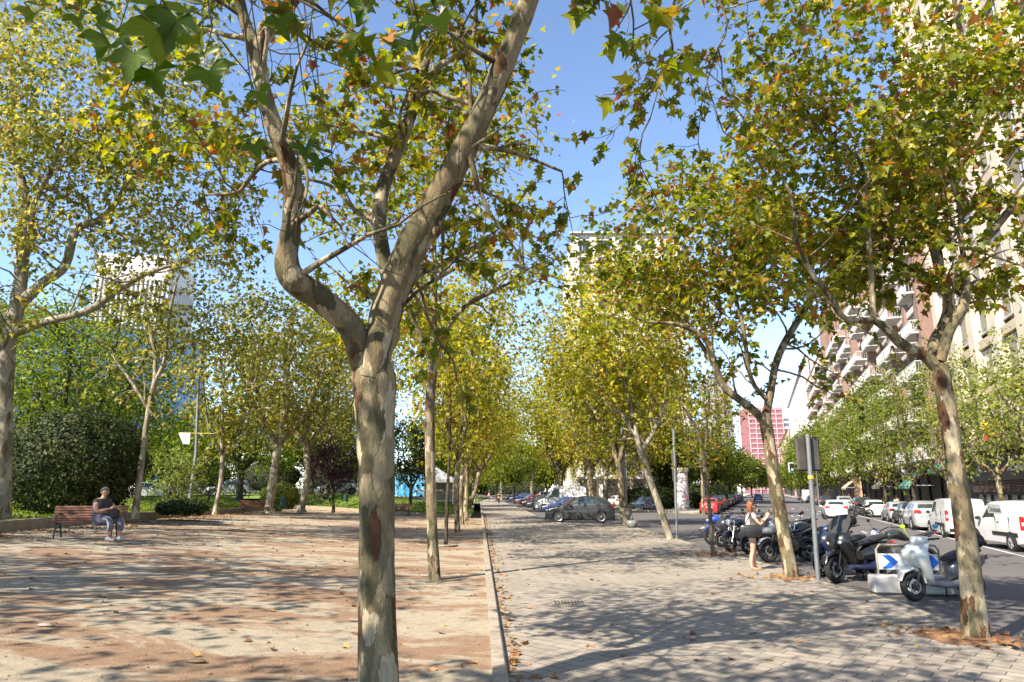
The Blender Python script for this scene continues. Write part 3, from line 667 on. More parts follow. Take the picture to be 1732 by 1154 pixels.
t.pix([(1180, -60, Y-2.6, 5), (1230, 40, Y-2.5, 4), (1195, 120, Y-2.5, 3), (1215, 200, Y-2.5, 2)], n=6)
t.pix([(1640, 180, Y+.7, 8), (1700, 130, Y+.5, 7), (1760, 60, Y+.3, 5)], n=7)
t.sprout(7, 6, 8, (.8, 2.0), (.3, .85), .2, .3, -.25)
t.cloud(at(1500, 150, Y-.3), (2.4, 2.0, 1.9), 3600); t.cloud(at(1400, 300, Y+.5), (1.9, 1.6, 1.3), 2200); t.cloud(at(1390, 440, Y+1.5), (1.1, 1.0, .9), 700); t.cloud(at(1660, 150, Y+.3), (1.6, 1.6, 1.7), 1300); t.cloud(at(1640, 420, Y+.3), (1.2, 1.2, .9), 350); t.cloud(at(1490, 440, Y+.4), (.9, .9, .8), 600)
t.finish('plane_tree', 'leaning plane tree in the right foreground beside the white scooter', group='plane trees'); print('R1', t.n)
pit(b1[0]-.15, b1[1]+.05, .55)
# right tree 2
b1 = based(1338, 977); Y = b1[1]; t = Tree(b1, BARK, LEAF, 'tri5', .17)
t.pix([(1339, 985, Y, 28), (1337, 965, Y, 24), (1325, 900, Y, 22), (1311, 820, Y, 21), (1301, 750, Y, 20), (1292, 700, Y, 22)], grow=False, n=12)
t.pix([(1294, 715, Y, 16), (1270, 690, Y, 14), (1225, 655, Y-.2, 13), (1207, 612, Y-.4, 13), (1192, 572, Y-.6, 11), (1150, 550, Y-.8, 8), (1100, 545, Y-1, 5)], n=8)
t.pix([(1294, 710, Y, 16), (1302, 670, Y, 15), (1310, 625, Y+.2, 13), (1322, 590, Y+.3, 13), (1345, 550, Y+.5, 12), (1372, 508, Y+.7, 11), (1400, 478, Y+.9, 8), (1440, 420, Y+1, 5)], n=8)
t.pix([(1205, 612, Y-.4, 9), (1160, 540, Y, 8), (1130, 470, Y, 7), (1120, 390, Y, 5), (1150, 320, Y, 3)], n=7)
t.pix([(1300, 680, Y, 9), (1270, 640, Y-.4, 8), (1258, 560, Y-.8, 7), (1240, 470, Y-1, 5), (1250, 370, Y-1.2, 3)], n=7)
t.sprout(7, 7, 8, (1.2, 2.8), (.4, 1.0), .2, .3, -.25)
t.cloud(at(1190, 420, Y), (2.9, 2.4, 1.9), 5200); t.cloud(at(1310, 440, Y), (1.3, 1.3, 1.6), 1300)
t.finish('plane_tree', 'leaning plane tree behind the standing woman at the kerb', group='plane trees'); print('R2', t.n)
pit(b1[0], b1[1], .5)
# right tree 3: slim, leaning left
b1 = based(1133, 912); Y = b1[1]; t = Tree(b1, BARKL, LEAFY, 'tri5', .2)
t.pix([(1134, 916, Y, 14), (1130, 900, Y, 12), (1113, 850, Y, 12), (1097, 805, Y, 11), (1084, 765, Y, 11)], grow=False)
t.pix([(1084, 768, Y, 10), (1075, 730, Y, 9), (1060, 660, Y, 7), (1050, 590, Y, 4)], n=9)
t.pix([(1085, 765, Y, 7), (1110, 720, Y, 7), (1130, 660, Y, 6), (1120, 590, Y, 4)], n=7)
t.pix([(1080, 745, Y, 6), (1050, 700, Y, 6), (1015, 650, Y, 5), (1000, 600, Y, 3)], n=7)
t.sprout(8, 7, 8, (1.5, 3.2), (.5, 1.1), .2, .3, -.3); t.cloud(at(1070, 540, Y), (3.6, 3.0, 3.6), 6500)
t.finish('plane_tree', 'slim pale plane tree leaning left beside the bare metal pole', group='plane trees')
# right tree 4 beside the litter bin
b1 = based(1056, 888); Y = b1[1]; t = Tree(b1, BARK, LEAFY, 'tri5', .22)
t.pix([(1058, 890, Y, 15), (1055, 870, Y, 13), (1050, 820, Y, 11), (1045, 780, Y, 11)], grow=False)
t.pix([(1045, 785, Y, 9), (1030, 740, Y, 8), (1000, 690, Y, 7), (960, 640, Y, 4)], n=7); t.pix([(1046, 785, Y, 9), (1060, 730, Y, 8), (1075, 660, Y, 6), (1090, 600, Y, 4)], n=7); t.pix([(1045, 780, Y+1, 8), (1035, 700, Y+1, 7), (1030, 620, Y+1, 4)], n=7)
t.sprout(9, 7, 8, (1.6, 3.4), (.5, 1.1), .2, .3, -.3); t.cloud(at(1030, 590, Y), (5.2, 4.0, 5.0), 9500)
t.finish('plane_tree', 'plane tree growing beside the litter bin with the rubbish bag', group='plane trees')
# sapling beside the motorcycles
b1 = based(1206, 938); Y = b1[1]; t = Tree(b1, TWIG, LEAF, 'tri5', .16)
t.pix([(1208, 942, Y, 10), (1205, 925, Y, 7), (1200, 860, Y, 7), (1192, 790, Y, 6), (1180, 730, Y, 5), (1150, 680, Y, 3)], n=8); t.pix([(1192, 790, Y, 4), (1196, 720, Y, 4), (1200, 660, Y, 3)], n=6)
t.sprout(5, 6, 5, (.8, 1.8), (.3, .8), .5, .3, -.2); t.finish('plane_tree', 'thin sapling in front of the blue motorcycle', group='plane trees')
pit(b1[0], b1[1], .55)
# stake-thin tree between the first and third of the kerb row
b1 = based(754, 922, .05); Y = b1[1]; t = Tree(b1, BARKD, LEAFY, 'tri5', .17)
t.pix([(754, 924, Y, 7), (756, 860, Y, 6), (759, 790, Y, 5), (762, 700, Y, 4), (760, 600, Y, 3)], n=7); t.sprout(6, 6, 6, (1, 2), (.4, .8), .6, .3, -.2); t.cloud(b1+np.array((.3, 0, 9.2)), (3.2, 3.0, 2.0), 2600); t.cloud((-3.4, 24.5, 6.6), (2.6, 3.2, 1.5), 1700)  # leaf clouds added here to streak the pavement with shade
t.finish('plane_tree', 'stake thin dark sapling standing on a pale base in the kerb row', group='plane trees')
b_ = MB(); b_.lathe([(.42, 0), (.42, .03), (.36, .035)], 16, (b1[0], b1[1], b1[2]-.01)); tag(b_.build('paving_ring', KERB), 'pale round base under the stake thin sapling', 'paving ring')

# left tree 1: big pale platane at the left edge
x0, Y = at(3, 858, 21.5)[0], 21.5; b1 = np.array((x0, Y, lawn_z(x0, Y))); t = Tree(b1, BARKL, LEAFO, 'tri5', .17)
t.limb([b1-np.array((0, 0, .2)), b1+np.array((0, 0, .15)), at(5, 750, Y), at(8, 660, Y), at(12, 575, Y)], [.42, .29, .25, .24, .27], 14, grow=False)
t.pix([(14, 580, Y, 26), (32, 500, Y, 24), (38, 420, Y, 20), (40, 330, Y, 18), (20, 240, Y, 14), (18, 130, Y, 12), (10, 20, Y, 8)])
t.pix([(18, 565, Y, 20), (75, 545, Y-.4, 14), (150, 525, Y-.8, 13), (200, 490, Y-1.1, 12), (250, 462, Y-1.4, 9), (320, 440, Y-1.8, 6)], n=8)
t.pix([(34, 515, Y, 20), (70, 480, Y, 18), (110, 450, Y+.2, 16), (128, 390, Y+.4, 15), (170, 370, Y+.5, 12), (205, 330, Y+.6, 10), (230, 260, Y+.6, 8), (290, 160, Y+.6, 4)])
t.pix([(38, 450, Y, 13), (52, 400, Y-.5, 12), (55, 350, Y-.8, 10), (90, 280, Y-1, 7), (120, 190, Y-1.2, 5)], n=8)
t.pix([(12, 575, Y, 14), (-5, 530, Y-.3, 12), (-40, 470, Y-.5, 8), (-90, 400, Y-.5, 5)], n=8)
t.sprout(8, 7, 7, (1.4, 3.2), (.45, 1.0), .2, .3, -.25)
t.cloud(at(160, 150, Y-.5), (5.0, 3.4, 4.2), 10500); t.cloud(at(120, 330, Y-1), (4.4, 3.0, 2.4), 3200); t.cloud(at(330, 300, Y+1), (2.2, 2.2, 2.6), 1300)
t.finish('plane_tree', 'big pale plane tree at the left edge of the lawn', group='plane trees'); print('L1', t.n)
# left tree 2: thin and leaning
x0, Y = at(231, 852, 27.0)[0], 27.0; b1 = np.array((x0, Y, lawn_z(x0, Y)-.02)); t = Tree(b1, BARKL, LEAFO, 'quad', .2)
t.limb([b1, at(236, 810, Y), at(244, 750, Y), at(252, 690, Y), at(262, 645, Y)], [.15, .12, .11, .1, .1], 9, grow=False)
t.pix([(262, 648, Y, 8), (262, 600, Y, 7), (250, 540, Y, 5), (240, 470, Y, 4)], n=7); t.pix([(262, 645, Y, 8), (278, 610, Y, 7), (285, 540, Y, 6), (300, 470, Y, 4)], n=7); t.pix([(255, 700, Y, 6), (225, 650, Y, 5), (195, 610, Y, 4)], n=6)
t.sprout(8, 7, 7, (1.3, 2.8), (.5, 1.0), .2, .3, -.3); t.cloud(at(320, 430, Y-2), (3.0, 2.5, 1.5), 1200); t.cloud(b1+np.array((4.0, 0, 7.5)), (3.2, 3.2, 2.0), 2600)  # second leaf cloud added off to the right to shade the sand
t.finish('plane_tree', 'thin leaning plane tree just right of the large clipped bush', group='plane trees')

# the rest of the plane trees, each with its own base
PT = [  # px of base, depth, ground px row or None, H, crown radius, trunk, fork, leaf, scale, lean, label
 (773, 903, 34, 13, 3.4, .13, 3.6, LEAFY, (0, 0), 'plane tree third in the kerb row, straight pale trunk'),
 (781, 889, 41, 13, 3.4, .12, 3.6, LEAFY, (0, .1), 'narrow plane tree fourth in the kerb row close behind the third'),
 (787, 880, 47, 13.5, 4.0, .2, 4.0, LEAFY, (0, 0), 'thicker reddish plane tree fifth in the kerb row'),
 (793, 864, 68, 16, 5.2, .24, 3.8, LEAFY, (1.0, 0), 'plane tree leaning right over the far pavement'),
 (798, 856, 92, 18, 6, .25, 3.6, LEAFY, (.2, 0), 'far plane tree in the kerb row past the leaning one'),
 (803, 848, 125, 20, 7, .25, 3.6, LEAFY, (.3, 0), 'farthest plane tree of the kerb row on the left'),
 (367, None, 38, 11, 3.3, .12, 3.2, LEAFO, (.1, 0), 'slim plane tree on the lawn left of the far bench'),
 (457, None, 44, 15, 4.6, .27, 4.2, LEAFO, (.25, 0), 'pale thick plane tree in front of the round clipped shrub'),
 (512, None, 47.5, 14.5, 4.3, .22, 4.4, LEAFO, (0, 0), 'pale plane tree behind the green litter bin'),
 (551, None, 62, 16, 4.8, .24, 4.2, LEAFO, (0, 0), 'plane tree behind the purple leaved tree'),
 (607, None, 66, 17, 5, .24, 4.2, LEAFO, (0, 0), 'plane tree at the lawn end just left of the large trunk'),
 (949, 848, 76, 17, 6.0, .32, 3.8, LEAFY, (0, 0), 'wide forked plane tree behind the white high roof van'),
 (1006, 852, 66, 16, 5.4, .32, 4.0, LEAFY, (-.4, 0), 'dark trunked plane tree between the service lane cars'),
 (1022, 848, 84, 18, 6, .3, 4.4, LEAFY, (.3, 0), 'plane tree rising behind the parked grey saloon'),
 (900, 842, 125, 21, 7.5, .3, 4.5, LEAFY, (0, 0), 'tall yellowing plane tree far along the service lane'),
 (975, 842, 105, 22, 7.0, .3, 4.5, LEAFY, (0, 0), 'tall yellowing plane tree beyond the forked one'),
 (1100, 856, 80, 18, 5.8, .28, 4.2, LEAFY, (0, 0), 'plane tree on the island left of the advertising column'),
 (1070, 850, 95, 20, 6.5, .3, 4.2, LEAFY, (0, 0), 'plane tree deep on the island behind the clipped hedge'),
 (1190, 872, 62, 13, 3.8, .12, 3.6, LEAF, (.1, 0), 'slender plane tree right of the advertising column'),
 (848, 843, 160, 20, 8, .3, 4.2, LEAFY, (0, 0), 'far plane tree over the end of the parked row'),
]
for i, (px, py, Y, H, cr, tr, fk, lf, ln, lab) in enumerate(PT):
    if py is None: x = at(px, 840, Y)[0]; z = lawn_z(x, Y)
    else: p = at(px, py, Y); x = p[0]; z = sand_z(x, Y) if px < 800 and Y < 53 else (lawn_z(x, Y)*.3 if px < 806 else -.03)
    far = Y > 75
    generic_tree('plane_tree', lab, (x, Y, z), H, cr, tr, fk, lf, BARKL if lf is LEAFO or Y > 80 else BARK, 'quad', .34 if far else .25, 7, seed=100+i, sec=6, lean=ln, cloud=int((4200 if far else 3300)*(cr/(6 if far else 3.8))**2*H/13), group='plane trees', ntert=5)
# green trees
GT = [
 (130, 40, 12.0, 6.0, .25, 3.0, LEAFG, 'broad feathery green tree behind the large clipped bush'),
 (30, 46, 13, 6.0, .25, 3.0, LEAFG, 'feathery green tree at the far left behind the plane trunk'),
 (200, 55, 8.2, 4.0, .22, 2.6, LEAFG, 'green tree rising between bush and lamp pole'),
 (405, 58, 9.5, 4.2, .3, 2.6, LEAFG, 'dark trunked leaning green tree beside the fence'),
 (345, 66, 8.2, 3.8, .24, 2.4, LEAFG, 'green tree behind the lamp pole and shrub'),
 (525, 72, 9.0, 4.6, .3, 2.6, LEAFG, 'dark trunked green tree between two pale trunks'),
 (585, 84, 9.5, 4.6, .26, 2.6, LEAFG, 'green tree behind the purple crown'),
 (470, 88, 10, 5.0, .26, 2.6, LEAFG, 'far green tree behind the round clipped shrub'),
 (695, 56, 7.0, 2.5, .14, 1.6, LEAFD, 'dark conical tree in front of the blue banner'),
 (735, 86, 9.5, 4.6, .22, 2.8, LEAFG, 'green tree behind the white marquee'),
 (270, 84, 7.5, 4.2, .22, 2.4, LEAFG, 'low green tree across the left street'),
 (870, 112, 9.5, 5.4, .22, 3.0, LEAFG, 'dense green tree over the far parked cars'),
 (840, 140, 10, 5.4, .22, 3.2, LEAFG, 'green tree beyond the dense one at the end of the pavement'),
 (925, 150, 11, 5.5, .22, 3.2, LEAFG, 'green tree deep behind the forked plane'),
 (1205, 92, 9.5, 4.2, .2, 2.6, LEAFG, 'green tree behind the red parked car'),
 (1235, 118, 9.0, 4.4, .2, 2.8, LEAFL, 'pale green tree left of the avenue'),
 (1160, 90, 10.5, 4.4, .2, 2.6, LEAFG, 'green tree just behind the advertising column'),
 (1128, 84, 9.5, 3.0, .2, 2.4, LEAFD, 'ivy clad dark tree beside the advertising column'),
 (1255, 165, 10.5, 5.2, .2, 3.0, LEAFL, 'pale green tree farther up the left of the avenue'),
 (1272, 230, 11.5, 5.8, .2, 3.2, LEAFG, 'distant tree under the red netted building'),
 (800, 185, 12, 7, .25, 2.4, LEAFG, 'round green tree closing the far end of the pavement'),
 (770, 165, 12, 7, .25, 2.2, LEAFG, 'green tree behind the far end of the kerb row'),
 (825, 260, 15, 10, .3, 2.4, LEAFG, 'large distant tree over the far end of the parked row'),
 (740, 240, 15, 10, .3, 2.4, LEAFG, 'large distant tree beyond the marquees'),
 (880, 250, 15, 10, .3, 2.4, LEAFG, 'large distant tree behind the high roof van'),
 (1310, 420, 15, 9, .2, 4.0, LEAFG, 'distant tree closing the end of the avenue'),
 (1290, 330, 13, 8, .2, 4.0, LEAFG, 'distant round tree before the avenue end'),
]
for i, (px, Y, H, cr, tr, fk, lf, lab) in enumerate(GT):
    x = at(px, 840, Y)[0]; z = (lawn_z(x, Y) if x > -33 else 1.3) if px < 760 else (road_z(x, Y) if px > 1150 else -.03)
    generic_tree('green_tree', lab, (x, Y, z), H, cr, tr, fk, lf, BARKD, 'quad', .24 if Y < 60 else .34 if Y < 150 else .6, 7, seed=200+i, sec=6, cloud=int((7000 if px < 300 else 5200)*(cr/4.4)**1.4), up=.25, group='green trees', ntert=5)
# street trees on the right sidewalk
for i, (Y, c, H, cr, lf, lab) in enumerate([(30, 12.2, 8.6, 3.4, LEAFL, 'street tree in front of the dark shop sign'), (37, 12.2, 10.0, 3.8, LEAFL, 'street tree between the dark shop and the green awning'), (47, 12.3, 11.5, 4.4, LEAFG, 'street tree beside the green striped awning'),
        (58, 12.3, 12.5, 4.8, LEAFL, 'street tree right of the cream awning'), (71, 12.3, 13, 5.2, LEAFG, 'street tree over the silver parked cars'), (88, 12.4, 13.5, 5.6, LEAFL, 'street tree beside the tan hoarding'), (108, 12.4, 14, 6, LEAFG, 'street tree farther up the right sidewalk'),
        (135, 12.4, 15, 6.5, LEAFG, 'street tree behind the grey pole panel'), (170, 12.4, 16, 7, LEAFL, 'far street tree below the pale block'), (220, 12.4, 12, 6.5, LEAFG, 'far street tree near the traffic light arm'), (290, 12.4, 13, 7.5, LEAFG, 'farthest street tree on the right sidewalk')]):
    x = c+.45+.355*Y
    generic_tree('street_tree', lab, (x, Y, road_z(x, Y)+.1), H, cr, .16, 3.0, lf, BARK if i < 3 else BARKD, 'quad', .19 if Y < 60 else .28 if Y < 120 else .5, 7, seed=300+i, sec=6, cloud=int(3600*(cr/4)**1.5), group='street trees', ntert=5)
# purple leaved tree, shrubs, clipped bushes
x = at(565, 840, 50)[0]
generic_tree('purple_plum', 'purple leaved plum tree on the lawn', (x, 50, lawn_z(x, 50)), 4.6, 2.3, .1, 1.5, LEAFP, BARKD, 'quad', .16, 9, seed=401, sec=9, nlimb=4, cloud=4200, up=.2)
x = at(292, 840, 33)[0]
generic_tree('shrub', 'open shrub with yellow green top and dark stems by the fence', (x, 33, lawn_z(x, 33)), 2.6, 1.4, .05, .7, LEAFL, BARKD, 'quad', .13, 8, seed=402, sec=8, nlimb=5, cloud=900, cat='shrub')
x = at(352, 840, 46)[0]
generic_tree('shrub', 'small bright green shrub right of the lamp pole', (x, 46, lawn_z(x, 46)), 3.0, 1.6, .06, 1.0, LEAFG, BARKD, 'quad', .15, 8, seed=403, sec=8, nlimb=4, cloud=900, cat='shrub')
def bush(name, label, c, rad, n, mat, ls=.11, stems=True, flat=.12, cat='bush', zpow=1.0):
    c = np.array(c, float); root = empty(name, c, 0, label, cat)
    d = rdir(n); d[:, 2] = np.abs(d[:, 2])**zpow*np.sign(d[:, 2]); u = rng.random(n)
    k = 1+.07*np.sin(d[:, 0]*7+d[:, 1]*5)*np.cos(d[:, 2]*6)+.05*np.sin(d[:, 0]*17+d[:, 2]*13)
    rr = (1-.25*u**2)*k
    P = d*rr[:, None]*np.array(rad); P[:, 2] += rad[2]*.92; P = P[P[:, 2] > .12]; d = d[:0+len(P)] if False else P/np.array(rad)-np.array((0, 0, .92))
    D = rdir(len(P))*.9+np.array((0, 0, .2)); N = d*1.6+rdir(len(P))*.7
    me = leaves_mesh('foliage', P, D, N, rng.uniform(.6, 1.3, len(P))*ls, mat, 'quad'); o = bpy.data.objects.new('foliage', me); link(o, root)
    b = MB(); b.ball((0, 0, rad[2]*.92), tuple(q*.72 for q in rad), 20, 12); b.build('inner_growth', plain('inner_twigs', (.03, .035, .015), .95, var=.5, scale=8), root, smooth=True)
    if stems:
        b = MB()
        for k in range(7): a = 6.28*k/7; b.tube([(math.cos(a)*.15, math.sin(a)*.15, -.05), (math.cos(a)*.35*rad[0]*.5, math.sin(a)*.35*rad[0]*.5, rad[2]*.5)], [.05, .03], 6)
        b.build('stems', BARKD, root)
    return root
x = at(118, 850, 27)[0]
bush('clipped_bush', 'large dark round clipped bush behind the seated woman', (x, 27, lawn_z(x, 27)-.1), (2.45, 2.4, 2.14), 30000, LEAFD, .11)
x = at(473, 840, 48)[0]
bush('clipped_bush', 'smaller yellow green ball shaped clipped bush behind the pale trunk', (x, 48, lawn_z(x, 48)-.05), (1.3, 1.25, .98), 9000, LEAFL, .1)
x = at(293, 845, 31.5)[0]
bush('low_shrub', 'low spreading dark shrub at the foot of the open shrub', (x+.4, 31.5, lawn_z(x, 31.5)-.05), (1.1, .9, .38), 3000, LEAFD, .13, stems=False, cat='shrub')
for i, (px, Y, rx, rz, lab) in enumerate([(1110, 78, 2.6, 1.2, 'dark hedge clump left of the advertising column'), (1185, 80, 3.2, 1.5, 'dark hedge clump right of the advertising column'), (1135, 84, 2.8, 1.8, 'taller hedge clump behind the advertising column'), (1085, 88, 2.6, 1.2, 'hedge clump behind the parked grey saloon'), (60, 84, 6, 3.2, 'long hedge clump across the left street at the far left'), (200, 88, 6, 3.0, 'long hedge clump across the left street behind the large bush'), (335, 90, 5.5, 2.9, 'long hedge clump across the left street behind the open shrub'), (455, 94, 5.5, 2.9, 'long hedge clump across the left street behind the round clipped bush'), (560, 98, 5.5, 2.9, 'long hedge clump across the left street behind the purple tree'), (650, 104, 5.5, 2.6, 'long hedge clump across the left street beside the marquees'), (785, 190, 9, 2.8, 'distant hedge mass at the far left end of the pavement'), (830, 215, 10, 2.8, 'distant hedge mass straight ahead at the end of the pavement'), (885, 205, 9, 2.8, 'distant hedge mass behind the far parked row')]):
    x = at(px, 850, Y)[0]; bush('hedge_clump', lab, (x, Y, -.05 if px > 800 else 1.2 if Y < 110 else .2), (rx, 1.6, rz), 4200 if px > 800 else 3000, LEAFD, .24, stems=False, cat='hedge')

# fallen leaves: uncountable litter on the sand and pavement
P = []; 
for k in range(5200):
    if rng.random() < .86:
        i = rng.integers(2, len(wl)-1); d = abs(rng.normal())*.9; x, y = wl[i]; 
        tx, ty = wl[i][0]-wl[i-1][0], wl[i][1]-wl[i-1][1]; L = math.hypot(tx, ty); x += ty/L*(d+.05)+rng.normal()*.2; y += -tx/L*(d+.05)+rng.normal()*.4
    else: y = rng.uniform(3, 50); x = rng.uniform(wall_x(y)+.3, kx(y)-.1)
    if x < kx(y)-.05: P.append((x, y, sand_z(x, y)+.012))
for k in range(900): y = 3+60*rng.random()**1.3; x = kx(y)+.2+abs(rng.normal())*.12+(.0 if k % 3 else rng.random()*(kr_x(y)-kx(y))*.95); P.append((x, y, .012))
for (px, py, s_, n_) in ((1206, 938, .7, 160), (1338, 977, .6, 90), (1640, 1076, .5, 90), (786, 885, 1.0, 200), (1100, 905, .8, 60), (700, 858, 1.2, 300)):
    p = gp(px, py)
    for k in range(n_): P.append((p[0]+rng.normal()*s_, p[1]+rng.normal()*s_*.8, .02 if px > 820 else sand_z(p[0], p[1])+.03))
P = np.array(P); D = rdir(len(P)); D[:, 2] *= .12; N = rdir(len(P))*.35+np.array((0, 0, 1))
me = leaves_mesh('fallen_leaves', P, D, N, rng.uniform(.05, .12, len(P)), LITTER, 'star'); o = bpy.data.objects.new('fallen_leaves', me); link(o); tag(o, 'brown dry leaves scattered over the sand and pavement', 'fallen leaves', kind='stuff')
# short grass blades on the lawn edge
P = []
for k in range(26000):
    i = rng.integers(2, ci); d = .3+6*rng.random()**1.5; x, y = W2[i]; x -= d; y += rng.uniform(-1, 1); P.append((x, y, lawn_z(x, min(y, 59.9))))
for k in range(12000):
    x = rng.uniform(-20, -3.6); y = back_y(x)+.3+8*rng.random()**1.5; P.append((x, y, lawn_z(x, y)))
P = np.array(P); D = rdir(len(P))*.5+np.array((0, 0, 1)); N = rdir(len(P))
me = leaves_mesh('grass', P, D, N, rng.uniform(.05, .13, len(P)), LEAFG, 'quad'); o = bpy.data.objects.new('grass', me); link(o); tag(o, 'short green grass on the raised lawn', 'grass', kind='stuff')
#SECTION4
# ------------------------------------------------------------------ vehicles
TYRE = plain('tyre_rubber', (.013, .013, .013), .85, var=.25, scale=12); RIM = plain('alloy_rim', (.5, .5, .5), .35, .7, .15, 10)
DARKP = plain('dark_plastic', (.014, .014, .015), .6, var=.25, scale=10); CHROME = plain('chrome', (.6, .6, .6), .2, 1.0, .05, 5)
TAIL = plain('tail_light_red', (.45, .015, .015), .2, var=.3, scale=20, coat=.6); HEADL = plain('headlight_glass', (.6, .62, .65), .12, .2, .15, 20, coat=.8)
PLATE = plain('number_plate', (.65, .65, .63), .5, var=.05); GLS = glass()
STEELW = plain('grey_wheel', (.28, .28, .29), .5, .4, .15, 10)
def wheel(parent, c, r, wd, side, rim=RIM, spokes=8):
    b = MB(); b.lathe([(r*.6, 0), (r*.66, -wd/2), (r*.93, -wd/2), (r, -wd*.3), (r, wd*.3), (r*.93, wd/2), (r*.66, wd/2), (r*.6, 0.0)], 22, axis='y', caps=False)
    o = b.build('wheel', TYRE, parent, smooth=True, loc=c)
    b = MB(); yo = side*wd*.38
    b.lathe([(0.0, yo), (r*.16, yo), (r*.18, yo-side*.01)], 12, axis='y')
    b.lathe([(r*.56, yo-side*.05), (r*.60, yo), (r*.66, yo+side*.01), (r*.67, yo-side*.02)], 22, axis='y', caps=False)
    for k in range(spokes):
        a = 6.283*k/spokes; ca, sa = math.cos(a), math.sin(a)
        b.tube([(ca*r*.12, yo-side*.005, sa*r*.12), (ca*r*.6, yo-side*.012, sa*r*.6)], [r*.07, r*.085], 4, flat=.5)
    b.build('rim', rim, o, smooth=True)
    b = MB(); b.lathe([(0, -side*.01), (r*.6, -side*.01)], 16, axis='y'); b.build('hub_backing', DARKP, o)
    return o
KINDS_ = {  # profile stations: x, belt z, top z, half width factor, roof half width factor
 'hatch': dict(L=4.05, W=1.76, base=2.55, r=.31, st=[(0, .58, .60, .78), (.12, .66, .70, .93), (.5, .74, .80, 1), (1.05, .86, .90, 1), (1.25, .90, .98, 1), (1.85, .94, 1.38, 1), (2.3, .95, 1.46, 1), (3.1, .97, 1.46, 1), (3.6, .98, 1.38, 1), (3.9, .96, 1.05, .95), (4.0, .8, .9, .9), (4.05, .6, .66, .85)]),
 'sedan': dict(L=4.6, W=1.82, base=2.7, r=.32, st=[(0, .56, .58, .78), (.12, .64, .68, .93), (.6, .72, .78, 1), (1.2, .82, .86, 1), (1.4, .87, .93, 1), (2.1, .92, 1.34, 1), (2.6, .93, 1.43, 1), (3.3, .95, 1.40, 1), (3.95, .97, 1.10, 1), (4.15, .95, 1.02, 1), (4.5, .9, 1.0, .93), (4.6, .62, .7, .85)]),
 'suv': dict(L=4.4, W=1.88, base=2.68, r=.37, st=[(0, .68, .72, .80), (.12, .82, .86, .93), (.6, .93, .99, 1), (1.1, 1.02, 1.06, 1), (1.3, 1.07, 1.13, 1), (1.95, 1.10, 1.55, 1), (2.5, 1.12, 1.65, 1), (3.2, 1.15, 1.63, 1), (3.75, 1.18, 1.50, 1), (4.15, 1.14, 1.22, .96), (4.33, .95, 1.05, .92), (4.4, .7, .76, .86)]),
 'van': dict(L=4.45, W=1.84, base=2.75, r=.33, st=[(0, .62, .66, .80), (.12, .80, .86, .93), (.5, .95, 1.02, 1), (.95, 1.05, 1.14, 1), (1.1, 1.08, 1.2, 1), (1.65, 1.12, 1.70, 1), (2.0, 1.13, 1.82, 1), (3.0, 1.14, 1.86, 1), (4.2, 1.14, 1.84, 1), (4.36, 1.1, 1.74, .97), (4.42, .9, 1.2, .96), (4.45, .62, .7, .94)]),
 'bigvan': dict(L=5.4, W=1.96, base=3.3, r=.34, st=[(0, .62, .70, .80), (.12, .85, .95, .93), (.5, 1.02, 1.12, 1), (.9, 1.12, 1.24, 1), (1.05, 1.16, 1.32, 1), (1.65, 1.25, 2.02, 1), (2.1, 1.26, 2.42, 1), (3.2, 1.26, 2.5, 1), (5.0, 1.26, 2.48, 1), (5.28, 1.2, 2.36, .97), (5.36, .9, 1.3, .96), (5.4, .62, .7, .94)]),
}
